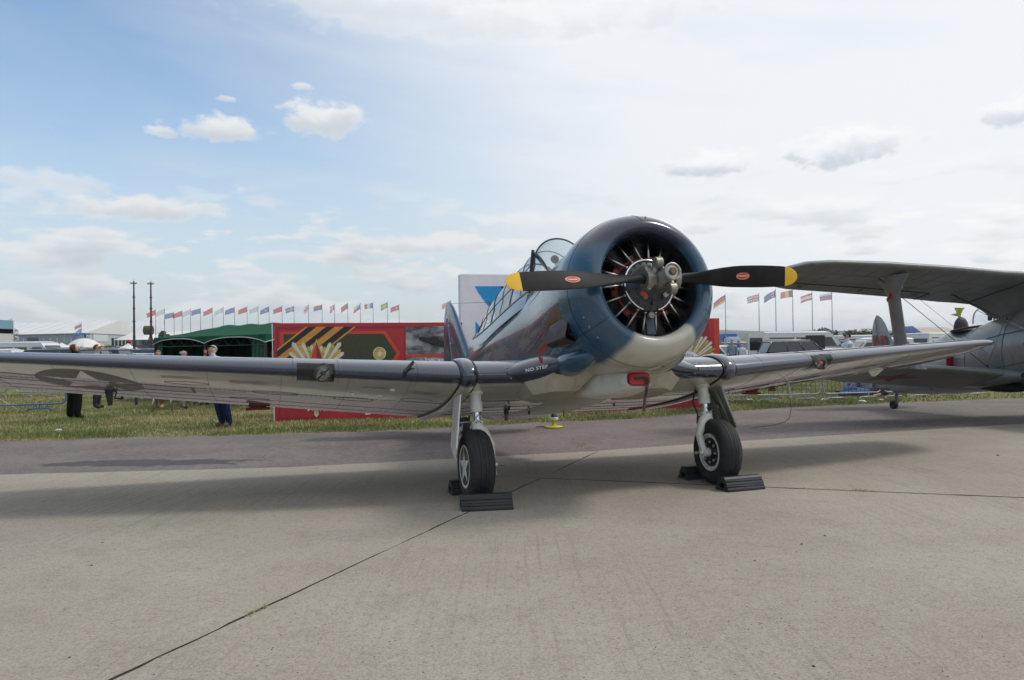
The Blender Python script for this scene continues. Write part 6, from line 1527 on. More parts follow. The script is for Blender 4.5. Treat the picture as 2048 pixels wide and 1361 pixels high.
# ------------------------------------------------------------------ barriers
GALV = M('galvanised tube', (.34, .36, .39), .42, .7, var=.2, scale=12); BLUP = M('blue barrier paint', (.03, .10, .28), .4, var=.15)
def barrier(p0, p1, lab, m_=None, h=1.1, bars=True, proto=None, group='galvanised crowd barriers'):
    m_ = m_ or GALV; L = (p1-p0).length; rz = math.atan2((p1-p0).y, (p1-p0).x)
    o = empty('crowd_barrier', lab, 'barrier', (p0.x, p0.y, GZ), rz, group)
    r = .13; zb = .20; ht = h; pts = []
    for (cx_, cz, a0) in ((L-r, ht-r, 0), (r, ht-r, 90), (r, zb+r, 180), (L-r, zb+r, 270)):
        for q in range(7): a = R_(a0+90*q/6); pts.append(Vector((cx_+r*math.cos(a), 0, cz+r*math.sin(a))))
    pts.append(pts[0]); mb = MB(); mb.tube(pts, .021, 8, caps=False); mb.build('frame', m_, o)
    if bars:
        n = max(6, int(L/.125)); b0 = None
        for q in range(1, n):
            x0 = L*q/n
            if b0 is None: mb = MB(); mb.tube([(0, 0, zb), (0, 0, ht)], .009, 6); b0 = mb.build('bar', m_, o, loc=(x0, 0, 0))
            else: linked(b0, o, loc=(x0, 0, 0))
    for x0 in (L*.22, L*.78):
        mb = MB(); mb.tube([(x0, 0, zb), (x0, 0, .07)], .018, 7); rr = .07
        mb.tube([(x0-.30, 0, 0), (x0-.29, 0, .04), (x0-.24, 0, .085), (x0+.24, 0, .085), (x0+.29, 0, .04), (x0+.30, 0, 0)], .019, 7)
        mb.build('foot', m_, o)
    return o
def fg(px, py): g = gr(px, py, GZ); return Vector((g.x, g.y))
Bs = [((1425, 807), (1503, 806), 'crowd barrier at the end of the red banner wall'), ((1509, 806), (1641, 803), 'crowd barrier crossed by the drooping wire under the far wing'), ((1647, 803), (1762, 799), 'crowd barrier in front of the people sitting on the grass'), ((1768, 799), (1860, 796), 'crowd barrier half hidden by the silver biplane tail')]
for a, b, lab in Bs: barrier(fg(*a), fg(*b), lab)
barrier(fg(1867, 796), fg(1985, 792), 'crowd barrier behind the silver biplane fuselage')
barrier(fg(-60, 796), fg(14, 796), 'grey barrier at the left edge of the picture', bars=False); barrier(fg(33, 796), fg(124, 798), 'grey barrier left of the man in black trousers', bars=False)
barrier(fg(246, 800), fg(352, 801), 'grey barrier standing left of the patterned skirt', bars=False)
a_, b_ = fg(-120, 832), fg(132, 822); barrier(a_, b_, 'low blue painted barrier rail at the left under the near wing', BLUP, h=.80, bars=False, group='blue barriers')
mb = MB(); mb.tube([(0, 0, -.3), (0, 0, .75)], .04, 8); o = mb.build('blue_post', M('dark blue post', (.02, .04, .12), .5)); tag(o, 'short dark blue post on the grass left of the tent', 'post'); o.location = feet(272.5, 812)
mb = MB(); A_ = gr(-60, 786, GZ)+Vector((0, 0, .0)); mb.tube([gr(41, 824, GZ)+Vector((0, 0, .02)), atY(-20, 787, gr(41, 824, GZ).y-.3)], .006, 5); o = mb.build('guy_rope', M('white rope', (.6, .6, .55), .8)); tag(o, 'thin white guy rope pegged into the grass at the left edge', 'rope')

# taxiway edge light
tl = empty('taxiway_light', 'blue taxiway edge light on a round yellow base', 'light', (*gr(1108, 857, -.09).xy, -.075))
YP = M('yellow enamel', (.55, .45, .02), .45, var=.15, dirt=(.2, .16, .04), dscale=20)
mb = MB(); mb.lathe([(0, .0), (0, .165), (.018, .175), (.028, .16), (.034, .06), (.05, .04), (.11, .032)], axis='Z', n=36); mb.build('base', YP, tl)
mb = MB(); mb.lathe([(.10, .03), (.115, .032), (.13, .06), (.145, .072)], axis='Z', n=28); mb.build('neck', YP, tl)
mb = MB(); mb.lathe([(.14, .05), (.145, .080), (.165, .085), (.19, .078), (.195, .06)], axis='Z', n=28); mb.build('collar', P_WHITE, tl)
mb = MB(); mb.lathe([(.185, .062), (.22, .058), (.26, .048), (.285, .03), (.292, .0)], axis='Z', n=28); mb.build('lens', M('cobalt lens', (.012, .010, .13), .12, coat=.8), tl)
mb = MB(); mb.tube([(.02, -.06, .19), (.02, -.05, .33)], .004, 5); mb.build('wire_clip', STEEL, tl)
mb = MB(); mb.tube([(-.16, 0, .01), (-.22, .05, .015), (-.34, .02, .012)], .010, 6); mb.build('cable', BLACK, tl)

# ------------------------------------------------------------------ flags
def flag_mat(n, c):
    m, N, b = mat_new('flag '+n); nt = m.node_tree; nt.nodes.remove(b)
    d = N.new('ShaderNodeBsdfDiffuse'); d.inputs[0].default_value = (*c, 1); t = N.new('ShaderNodeBsdfTranslucent'); t.inputs[0].default_value = (*c, 1)
    mx = N.new('ShaderNodeMixShader'); mx.inputs[0].default_value = .5; nt.links.new(d.outputs[0], mx.inputs[1]); nt.links.new(t.outputs[0], mx.inputs[2])
    tr = N.new('ShaderNodeBsdfTransparent'); m2 = N.new('ShaderNodeMixShader'); m2.inputs[0].default_value = .28; nt.links.new(mx.outputs[0], m2.inputs[1]); nt.links.new(tr.outputs[0], m2.inputs[2])
    nt.links.new(m2.outputs[0], nt.nodes['Material Output'].inputs[0]); return m
FC = {n: flag_mat(n, c) for n, c in dict(red=(.72, .07, .08), blue=(.13, .19, .55), white=(.80, .81, .83), yellow=(.78, .60, .08), black=(.08, .08, .09), green=(.05, .35, .14), navy=(.08, .11, .34)).items()}
FK = list(FC); FM = [FC[k] for k in FK]
def fcol(kind, u, v):
    """u from the pole 0..1, v from the top 0..1"""
    if kind in ('red', 'blue', 'white', 'yellow'): return kind
    if kind == 'nordic': return 'yellow' if abs(v-.5) < .11 or abs(u-.38) < .08 else 'blue'
    if kind == 'star blue': return 'white' if in_poly(u*1.6, v, [(.62+(.26 if k % 2 == 0 else .11)*math.sin(PI*k/5), .5-(.26 if k % 2 == 0 else .11)*math.cos(PI*k/5)) for k in range(10)]) else 'blue'
    if kind == 'moon red': d = math.hypot((u-.4)*1.6, v-.5); e = math.hypot((u-.45)*1.6, v-.5); return 'white' if d < .25 and e > .19 else 'red'
    if kind == 'white red cross': return 'red' if abs(v-.5) < .08 or abs(u-.5) < .06 else 'white'
    if kind == 'rainbow': return 'green' if abs(v-.5) < .13 else ('black' if u < .25 and abs(v-.5) < .3 else 'red' if v < .4 else 'blue')
    if kind == 'canton red': return 'blue' if u < .45 and v < .5 else 'red'
    if kind == 'red white red v': return 'white' if .35 < u < .65 else 'red'
    if kind == 'czech': return 'blue' if u < .5 and abs(v-.5) < .5-u else ('white' if v < .5 else 'red')
    if kind == 'tri blue': return 'blue' if u < .33 else 'white' if u < .66 else 'red'
    if kind == 'green yellow': d = abs(u-.5)+abs(v-.5)*.9; return 'yellow' if d < .42 else 'green'
    if kind == 'stripes': return 'navy' if u < .42 and v < .5 else ('red' if int(v*9) % 2 == 0 else 'white')
    if kind == 'black red yellow': return 'black' if v < .34 else 'red' if v < .67 else 'yellow'
    if kind == 'union': return 'red' if abs(v-.5) < .10 or abs(u-.5) < .07 else 'white' if abs(v-.5) < .17 or abs(u-.5) < .12 or abs(abs(u-.5)-abs(v-.5)) < .08 else 'navy'
    if kind == 'southern': 
        if u < .5 and v < .5: return 'red' if abs(v-.25) < .05 or abs(u-.25) < .04 else 'white' if abs(v-.25) < .09 or abs(u-.25) < .07 else 'navy'
        return 'white' if math.hypot(u-.75, v-.3) < .04 or math.hypot(u-.7, v-.7) < .04 or math.hypot(u-.25, v-.75) < .07 else 'navy'
    if kind == 'black yellow red v': return 'black' if u < .33 else 'yellow' if u < .66 else 'red'
    if kind == 'red white red': return 'white' if .34 < v < .66 else 'red'
    if kind == 'white blue red': return 'white' if v < .34 else 'blue' if v < .67 else 'red'
    return 'white'
POLE = M('flagpole grey', (.30, .31, .32), .45, .5)
def flag(px, pyt, D, kind, lab, w=1.05, h=.66, fold=0.0, droop=.35, seed=0, lean=0.0, group='national flags on tall poles behind the field'):
    t = atY(px, pyt, D); z = t.z - GZ; o = empty('flag_pole', lab, 'flag', (t.x, D, GZ), 0, group); rnd = random.Random(seed*13+5)
    mb = MB(); mb.tube([(0, 0, 0), (lean*.5, 0, z*.6), (0, 0, z)], [.045, .035, .022], 7); mb.sphere((0, 0, z), .035, 8, 5); mb.build('pole', POLE, o)
    nu, nv = 18, 10; mb = MB(); ph_ = rnd.uniform(0, 6); dr = droop*rnd.uniform(.9, 2.6); wl_ = w*(1-fold*.65)
    P = [[Vector((-wl_*(u/nu), .10*w*math.sin(u/nu*7+ph_+v*.25)*(u/nu)**.5, z-.08-h*(v/nv)*(1-.10*u/nu) - dr*w*(u/nu)**1.3*.55 - fold*.4*(u/nu)*(v/nv))) for u in range(nu+1)] for v in range(nv+1)]
    mb.add([p for r in P for p in r], [(v*(nu+1)+u, v*(nu+1)+u+1, (v+1)*(nu+1)+u+1, (v+1)*(nu+1)+u) for v in range(nv) for u in range(nu)], 0, True)
    mb.mi = [FK.index(fcol(kind, (u+.5)/nu, (v+.5)/nv)) for v in range(nv) for u in range(nu)]
    mb.build('flag_cloth', FM, o, recalc=False); return o
FL_ = [(311, 619, 'red', 'plain red flag leftmost, beside the light mast'), (329, 617, 'white', 'white flag second from the left, right of the light mast'), (348, 624, 'blue', 'blue flag hanging low and touching a red flag'), (364, 621, 'red', 'red flag touching the low blue flag'),
 (381, 618, 'white', 'white flag right of the touching blue and red pair'), (401, 616, 'blue', 'wide blue flag above the left slope of the tent'), (424.5, 615, 'red', 'red flag above the left slope of the tent roof'), (446.5, 614, 'white', 'white flag above the left end of the tent ridge'),
 (469, 614, 'blue', 'blue flag above the middle of the green tent ridge'), (494, 613, 'red', 'narrow red flag above the right end of the tent ridge'), (516, 612, 'white', 'white flag above the tent corner'), (538, 613, 'star blue', 'blue flag with white star above the left end of the red banner'),
 (564, 612, 'red', 'square red flag above the left part of the red banner'), (588, 611.5, 'nordic', 'blue flag with yellow cross'), (617, 609, 'white red cross', 'furled pale flag right of the blue and yellow one'), (644, 608.5, 'rainbow', 'flag of green, red, blue and black bands'),
 (669, 608, 'red white red v', 'furled red and white flag'), (695.5, 606, 'canton red', 'red flag with blue corner'), (720.5, 607, 'czech', 'white, red and blue triangle flag'), (746, 605, 'tri blue', 'blue white red tricolour flag'), (775, 604, 'green yellow', 'half furled yellow and green flag'), (798, 609, 'moon red', 'red flag with white crescent'),
 (901.5, 601, 'stripes', 'red and white striped flag above the aeroplane fin')]
for i, (px, py, k_, lab) in enumerate(FL_):
    fold = .75 if k_ in ('white red cross', 'red white red v') else .35 if k_ in ('green yellow', 'canton red', 'czech') else 0
    flag(px, py, 92 if i < 22 else 88, k_, lab, seed=i, fold=fold, w=1.02 if k_ != 'blue' else 1.12, h=.62)
for i, (px, py, k_, lab) in enumerate([(1450.5, 588.5, 'black red yellow', 'black, red and yellow banded flag over the blue truck'), (1517.5, 587, 'union', 'blue flag with red and white crosses over the van rear door'), (1551, 579, 'southern', 'dark blue flag with a crossed corner, over the white van roof'), (1585, 578.5, 'black yellow red v', 'black yellow red upright tricolour flag'), (1624, 584.5, 'red white red', 'red white red banded flag'), (1663.5, 584, 'white blue red', 'white blue red banded flag rightmost of the row')]):
    flag(px, py, 66, k_, lab, seed=40+i, w=1.0, h=.60, droop=.5 if i in (0, 1, 2) else .3, lean=.0)
flag(163, 645, 150, 'white blue red', 'small white blue red flag above the domed tent', w=1.3, h=.9, seed=60); flag(162.5, 656, 150.5, 'star blue', 'blue flag with white mark below the small tricolour', w=1.6, h=1.1, seed=61, droop=.9); flag(24, 636, 160, 'white', 'pale blue and white flag over the grey shed', w=2.0, h=1.1, seed=62)

# floodlight masts
MAST = M('dark mast steel', (.045, .035, .045), .6, .3)
for px, pyt, lab in ((267.5, 563, 'floodlight mast on the left of the pair'), (301.5, 564, 'floodlight mast nearer to the flags, right one of the pair')):
    D = 110; t = atY(px, pyt, D); z = t.z-GZ; o = empty('floodlight_mast', 'tall dark '+lab, 'mast', (t.x, D, GZ), 0, 'floodlight masts')
    mb = MB(); mb.tube([(0, 0, 0), (0, 0, z*.5), (0, 0, z)], [.19, .14, .09], 10)
    for q in (.3, .5, .66, .8): mb.tube([(0, 0, z*q), (0, 0, z*q+.12)], .20, 10)
    mb.build('mast_pole', MAST, o)
    mb = MB(); mb.tube([(-.38, 0, z-.35), (.38, 0, z-.35)], .03, 6); mb.tube([(0, -.3, z-.35), (0, .3, z-.35)], .03, 6); mb.tube([(0, 0, z), (0, 0, z+.3)], .015, 5); mb.build('crossarm', MAST, o)
    for a, b in ((-.38, 0), (.38, 0), (-.1, -.3), (.12, .3)): mb = MB(); mb.cbox((a, b-.05, z-.27), (.24, .12, .22), .03); mb.build('floodlight', M('lamp housing', (.45, .45, .46), .4) if 'lamp housing' not in bpy.data.materials else bpy.data.materials['lamp housing'], o)

# ------------------------------------------------------------------ far buildings
TENTW = M('white marquee fabric', (.66, .66, .65), .6, var=.05, scale=.2); TENTG = M('marquee wall panel', (.27, .31, .36), .5, var=.08, scale=.3); FRM = M('grey frame', (.30, .32, .34), .5)
SIGNB = M('sign blue', (.02, .14, .38), .5); DKG = M('dark window', (.02, .03, .06), .15, coat=.5)
def marquee(c, d1, L1, L2, zE, zR, lab, wallm, name='marquee_hall'):
    """c near corner; gable face runs along d1 for L1; the long side runs left along d2 for L2"""
    d1 = d1.normalized(); d2 = Vector((-d1.y, d1.x)); o = empty(name, lab, 'building', (c.x, c.y, GZ), math.atan2(d1.y, d1.x))
    return o
cN = Vector((atY(170.5, 690, 200).x, 200)); cF = Vector((atY(300, 690, 243).x, 243)); g1 = (cF-cN); L1 = g1.length; g1n = g1.normalized(); g2 = Vector((-.931, .365)).normalized()
if abs(g1n.dot(g2)) > .2: pass
rz = math.atan2(g2.y, g2.x)
hang_ = empty('exhibition_hall', 'large white roofed exhibition marquee with grey walls and blue D2 signs', 'building', (cN.x, cN.y, GZ))
zE, zR = 6.35, 10.6
def q3(a, b, z): p = g1*a + g2*b; return Vector((p.x, p.y, z))
LL = 130
mb = MB(); 
for a0, a1, z0, z1 in ((0, .5, zE, zR), (.5, 1, zR, zE)): 
    n = 26
    for k in range(n):
        b0, b1 = LL*k/n, LL*(k+1)/n-.12
        mb.add([q3(a0, b0, z0), q3(a1, b0, z1), q3(a1, b1, z1), q3(a0, b1, z0)], [(0, 1, 2, 3)], 0, False)
mb.build('roof', TENTW, hang_)
mb = MB(); mb.add([q3(0, 0, zE), q3(1, 0, zE), q3(.5, 0, zR)], [(0, 1, 2)], 0, False); mb.build('gable', TENTW, hang_)
mb = MB(); mb.add([q3(0, 0, 0), q3(1, 0, 0), q3(1, 0, zE), q3(0, 0, zE)], [(0, 1, 2, 3)], 0, False); mb.build('gable_wall', M('pale wall panel', (.48, .50, .52), .5, var=.05), hang_); mb = MB(); mb.add([q3(0, LL, 0), q3(1, LL, 0), q3(1, LL, zE), q3(.5, LL, zR), q3(0, LL, zE)], [(0, 1, 2, 3, 4)], 0, False); mb.build('gable_wall', bpy.data.materials['pale wall panel'], hang_)
n = 52
for k in range(n):
    mb = MB(); b0, b1 = LL*k/n+.05, LL*(k+1)/n-.05; mb.add([q3(0, b0, 0), q3(0, b1, 0), q3(0, b1, zE), q3(0, b0, zE)], [(0, 1, 2, 3)], 0, False); mb.build('wall_panel', TENTG, hang_)
mb = MB(); mb.tube([q3(-.004, 0, zE+.02), q3(-.004, LL, zE+.02)], .12, 6); mb.tube([q3(0, -.1, zE), q3(1, -.1, zE)], .10, 6); mb.build('eave_beam', FRM, hang_)
def on_g(a0, a1, z0, z1, off, m_, name): mb = MB(); n_ = g2*-off; P = [q3(a0, 0, z0), q3(a1, 0, z0), q3(a1, 0, z1), q3(a0, 0, z1)]; mb.add([p+Vector((n_.x, n_.y, 0)) for p in P], [(0, 1, 2, 3)], 0, False); return mb.build(name, m_, hang_)
def on_s(b0, b1, z0, z1, off, m_, name): mb = MB(); n_ = -g1n*off; P = [q3(0, b0, z0), q3(0, b1, z0), q3(0, b1, z1), q3(0, b0, z1)]; mb.add([p+Vector((n_.x, n_.y, 0)) for p in P], [(0, 1, 2, 3)], 0, False); return mb.build(name, m_, hang_)
on_s(.1, 2.0, 4.4, zE-.1, .15, SIGNB, 'sign'); on_g(.0, .055, 4.2, zE-.1, .15, SIGNB, 'sign')
def let_g(t, a, z, size, off=.25): 
    mb = MB(); n_ = g2*-off; lettering(mb, t, size, lambda x, y: q3(a, 0, z)+Vector((g1n.x*x+n_.x, g1n.y*x+n_.y, y)), 0, bold=.04); mb.build('sign_lettering', WHT, hang_, recalc=False)
def let_s(t, b, z, size, off=.25):
    mb = MB(); n_ = -g1n*off; lettering(mb, t, size, lambda x, y: q3(0, b, z)+Vector((-g2.x*x+n_.x, -g2.y*x+n_.y, y)), 0, bold=.04); mb.build('sign_lettering', WHT, hang_, recalc=False)
let_g('D2', .028, 5.3, 1.5); let_s('D2', 1.0, 5.3, 1.4)
for k in range(5): on_g(.36+.04*k*1.4, .39+.04*k*1.4, 2.9+.3, 5.4, .15, DKG, 'window')
for k in range(3): on_s(17+1.4*k, 18.2+1.4*k, 3.0, 5.6, .15, DKG, 'window')
on_g(.10, .30, 4.3, zE-.2, .12, M('pale blue panel', (.60, .64, .70), .5), 'wall_panel'); on_g(.35, .66, 0, .9, .12, DKG, 'doorway')
# D1 block and second hall
d1 = atY(262, 690, 232); D1 = empty('hall_entrance', 'blue entrance block lettered D1 beside the big white hall', 'building', (d1.x, 232, GZ))
mb = MB(); mb.box((0, 0, 3.0), (5.6, 4, 6.0)); mb.build('wall', M('entrance blue', (.03, .13, .34), .5), D1)
mb = MB(); mb.box((1.5, 0, 6.15), (11.0, 5.5, .3)); mb.build('roof', FRM, D1)
mb = MB(); lettering(mb, 'D1', 1.9, lambda x, y: Vector((x-.2, -2.05, 4.6+y)), 0, bold=.05); mb.build('sign_lettering', WHT, D1, recalc=False)
h2a, h2b = atY(302, 690, 225), atY(560, 690, 190); a2, b2 = h2a.xy, h2b.xy; hall2 = empty('long_hall', 'second long white roofed hall with a blue lit stage wall behind the flags', 'building', (a2.x, a2.y, GZ), math.atan2((b2-a2).y, (b2-a2).x)); L_ = (b2-a2).length
mb = MB(); mb.add([(-8, 0, 5.3), (L_, 0, 5.3), (L_, 12, 7.9), (-8, 12, 7.6)], [(0, 1, 2, 3)], 0, False); mb.add([(-8, 24, 5.3), (L_, 24, 5.3), (L_, 12, 7.9), (-8, 12, 7.6)], [(0, 1, 2, 3)], 0, False); mb.add([(-8, 0, 5.3), (-8, 12, 7.6), (-8, 24, 5.3), (-8, 24, 0), (-8, 0, 0)], [(0, 1, 2, 3, 4)], 0, False); mb.build('roof', TENTW, hall2)
def stage():
    m, N, b = mat_new('blue stage print'); t = N.new('ShaderNodeTexCoord').outputs['Object']; f = N.ss(N.noise(t, .16, 3, .5), .45, .62)
    c = N.mix(f, (.022, .035, .16), (.05, .28, .48)); N.put(b.inputs['Base Color'], N.mix(N.ss(N.noise(t, .09, 2), .5, .65), c, (.06, .03, .16))); b.inputs['Roughness'].default_value = .5; return m
mb = MB(); mb.box((L_/2-3, .3, 2.6), (L_+4, .4, 5.1)); mb.build('stage_wall', stage(), hall2)
mb = MB(); mb.tube([(-8, -.2, 5.35), (L_, -.2, 5.35)], .12, 6)
for k in range(14): mb.box((k*4.6, -.3, 5.6), (.3, .3, .5))
mb.build('eave_beam', FRM, hall2)
mb = MB(); lettering(mb, 'VOS', 2.2, lambda x, y: Vector((6.3+x, -.02, 2.9+y)), 0, bold=.04); mb.build('stage_lettering', WHT, hall2, recalc=False)
# domed tent, pagoda tents and sheds
dc = atY(168, 700, 150); dm = empty('dome_tent', 'white geodesic dome tent in front of the big hall', 'tent', (dc.x, 150, GZ)); mb = MB(); mb.sphere((0, 0, .45), 3.75, 12, 12, sc_=(.98, .98, 1.0), v1=PI*.62)
for i in range(len(mb.sm)): mb.sm[i] = False
mb.sm = [False]*len(mb.sm); mb.build('shell', TENTW, dm); mb = MB()
for a in (-1.9, -1.2): mb.sphere((3.2*math.cos(a), 3.2*math.sin(a), 2.5), .28, 10, 6, sc_=(1, .3, .5)); 
mb.build('vent', FRM, dm)
mb = MB(); mb.add([(-1.9, -3.4, 1.0), (-1.3, -3.55, .8), (-1.75, -3.3, 1.9)], [(0, 1, 2)], 0, False); mb.build('logo', FC['blue'], dm, recalc=False)
def pagoda(px, D, w, h1, h2_, lab, m_):
    c = atY(px, 700, D); o = empty('pagoda_tent', lab, 'tent', (c.x, D, GZ)); mb = MB(); rs = []
    for t in np.linspace(0, 1, 8): r = w*(1-t)**1.5 + .03; rs.append([Vector((sx*r, sy*r, h1+(h2_-h1)*t)) for sx, sy in ((-1, -1), (1, -1), (1, 1), (-1, 1))])
    mb.loft(rs); mb.build('roof', m_, o)
    for sx, sy in ((-1, -1), (1, -1), (1, 1), (-1, 1)): mb = MB(); mb.tube([(sx*w*.97, sy*w*.97, 0), (sx*w*.97, sy*w*.97, h1)], .06, 6); mb.build('post', FRM, o)
pagoda(256, 125, 1.9, 1.7, 2.9, 'small white pagoda tent with red top before the D1 block', TENTW); pagoda(123, 130, 2.8, 1.9, 3.2, 'white open pagoda tent left of the dome tent', TENTW); pagoda(196, 175, 3.4, 2.2, 3.7, 'cream coloured pagoda tent right of the dome tent', M('cream canvas', (.50, .40, .20), .7)); pagoda(283, 140, 3.3, 3.6, 6.2, 'white rounded marquee right of the D1 block', TENTW)
mb = MB(); mb.sphere((0, 0, 0), .30, 10, 7); o = mb.build('red_balloon', RED); tag(o, 'small red ball above the pagoda tent before the D1 block', 'ball'); o.location = atY(258.5, 684, 119)
mb = MB(); mb.box((0, 0, 3.2), (16, 6, 6.0)); o = empty('site_office', 'two storey site office with pale blue top at the left edge', 'building', (atY(-76, 690, 150).x, 150, GZ)); mb.build('wall', M('office pale wall', (.5, .5, .48), .6), o)
mb = MB(); mb.box((0, -.1, 6.6), (16, 6.2, 2.6)); mb.build('fascia', M('office blue fascia', (.16, .30, .42), .5), o)
for k in range(4):
    for z0 in (2.1, 4.3): mb = MB(); mb.box((6.4-k*3.0, -3.05, z0), (2.1, .1, 1.3)); mb.build('window', DKG, o)
# white equipment tower on a trailer
et = empty('equipment_tower', 'white stacked aerial tower on a trailer at the far left', 'tower', (atY(33, 700, 120).x, 120, GZ))
mb = MB(); mb.box((0, 0, 1.0), (1.6, 1.6, 1.7)); mb.build('trailer_box', P_WHITE, et)
WT2 = M('painted white aluminium', (.68, .69, .72), .45)
for k in range(6):
    z0 = 1.9+.52*k
    mb = MB(); mb.cbox((.10*(1-k/6), 0, z0), (.75-.05*k, .3, .14), .03, M=Matrix.Rotation(R_(58 if k < 3 else 25*(-1)**k), 3, 'Y')); mb.build('tilted_panel', WT2, et)
mb = MB(); mb.tube([(-.25, 0, 1.8), (-.25, 0, 5.0)], .05, 6); mb.tube([(.22, 0, 1.8), (.2, 0, 4.8)], .04, 6)
for z0 in (3.2, 3.6, 4.4, 4.75): mb.tube([(-.75, 0, z0), (.45, 0, z0+.05)], .035, 5)
mb.build('mast_frame', FRM, et); mb = MB(); mb.sphere((0, 0, 5.15), .30, 14, 8); mb.build('radome', WT2, et)
for i, px in enumerate((66.5, 75, 84)):
    c = atY(px, 700, 95); o = empty('feather_flag', ('tall white advertising flag, %s of three in a row at the left' % ('leftmost', 'middle one', 'rightmost')[i]), 'flag', (c.x, 95, GZ), 0, 'white feather flags'); mb = MB()
    mb.loft([[Vector((-.26*w_+.05, -.02, z0)), Vector((.26*w_+.05, -.02, z0)), Vector((.26*w_+.05, .02, z0)), Vector((-.26*w_+.05, .02, z0))] for z0, w_ in ((.4, .9), (1.2, 1), (2.2, .95), (2.42, .7))]); mb.build('banner', FC['white'], o); mb = MB(); mb.tube([(-.23, 0, 0), (-.23, 0, 2.5)], .02, 5); mb.build('pole', POLE, o)
    if i == 1: mb = MB(); mb.add([(-.15, -.05, 1.4), (.25, -.05, .9), (.2, -.05, 1.9)], [(0, 1, 2)], 0, False); mb.build('emblem', FC['blue'], o, recalc=False)
c = atY(103, 700, 95); o = empty('blue_arrow_sign', 'small blue arrow shaped sign behind the black car', 'sign', (c.x, 95, GZ)); mb = MB(); mb.prism([Vector(p) for p in ((-.5, 0, 1.2), (.5, 0, 1.2), (.5, 0, 1.5), (.15, 0, 2.1), (-.15, 0, 2.1), (-.5, 0, 1.5))], (0, .05, 0)); mb.build('board', FC['blue'], o); mb = MB(); mb.tube([(0, .02, 0), (0, .02, 1.2)], .04, 5); mb.build('post', WT2, o)
# army radar vehicle and containers behind the tent
ARMY = M('army green', (.06, .07, .035), .7, var=.2); rv = empty('radar_truck', 'green army radar truck with a drum aerial beside the right mast', 'truck', (atY(287, 700, 128).x, 128, GZ))
mb = MB(); mb.box((-.2, 0, 1.5), (5.6, 2.4, 2.2)); mb.build('body', ARMY, rv)
for k in range(4): mb = MB(); mb.lathe([(-.15, .1), (-.15, .5), (.15, .5), (.15, .1)], c=(-2.2+k*1.4, -1.1, .5), n=16); mb.build('wheel', RUB, rv)
mb = MB(); mb.lathe([(-.6, .0), (-.6, .75), (.6, .75), (.6, .0)], c=(.85, 0, 5.0), axis='X', n=18); mb.build('drum_aerial', ARMY, rv); mb = MB(); mb.tube([(2.0, 0, 2.4), (1.0, 0, 4.4)], .14, 6); mb.tube([(.6, 0, 2.6), (1.2, 0, 4.4)], .10, 6); mb.build('aerial_boom', ARMY, rv)
c = atY(330, 700, 118); o = empty('camouflaged_launcher', 'green camouflaged mast head rising behind the tent, left of the flags', 'vehicle', (c.x, 118, GZ)); mb = MB(); 
for k in range(9): mb.cbox((random.uniform(-.6, .6), random.uniform(-.3, .3), 3.3+random.uniform(-.6, 1.1)), (.8, .6, .7), .15)
mb.build('mast_head', ARMY, o); mb = MB(); mb.tube([(0, 0, 0), (0, 0, 3.2)], .25, 8); mb.tube([(0, 0, 4.4), (-.1, 0, 6.2)], .03, 5); mb.build('mast', ARMY, o)

# red and blue stall, beige roofed hall at the right
c = atY(1826, 690, 120); o = empty('striped_kiosk', 'blue gabled kiosk with red bands behind the biplane fin', 'building', (c.x, 120, GZ)); mb = MB(); mb.prism([Vector(p) for p in ((-1.9, 0, 2.6), (1.9, 0, 2.6), (0, 0, 4.0))], (0, 3, 0)); mb.build('roof', FC['blue'], o)
mb = MB(); mb.box((0, 1.4, 1.5), (3.0, 2.6, 2.2)); mb.build('wall', M('kiosk blue', (.05, .07, .26), .6), o); mb = MB(); mb.box((0, .05, 2.5), (3.2, .2, .35)); mb.build('red_band', REDP, o); mb = MB(); mb.box((-1.8, -.1, 1.5), (1.6, .3, 1.6)); mb.build('red_panel', RED, o)
c = atY(1868, 690, 150); o = empty('beige_hall', 'low hall with a beige ridged roof right of the blue kiosk', 'building', (c.x, 150, GZ)); mb = MB(); mb.add([(-5, 0, 3.0), (6, 0, 3.0), (4.5, 4, 4.4), (-4.5, 4, 4.4)], [(0, 1, 2, 3)], 0, False); mb.add([(-5, 8, 3.0), (6, 8, 3.0), (4.5, 4, 4.4), (-4.5, 4, 4.4)], [(0, 1, 2, 3)], 0, False); mb.build('roof', M('beige sheet roof', (.42, .37, .30), .6), o); mb = MB(); mb.box((.5, 4, 1.5), (10.6, 7.6, 3.0)); mb.build('wall', TENTW, o)

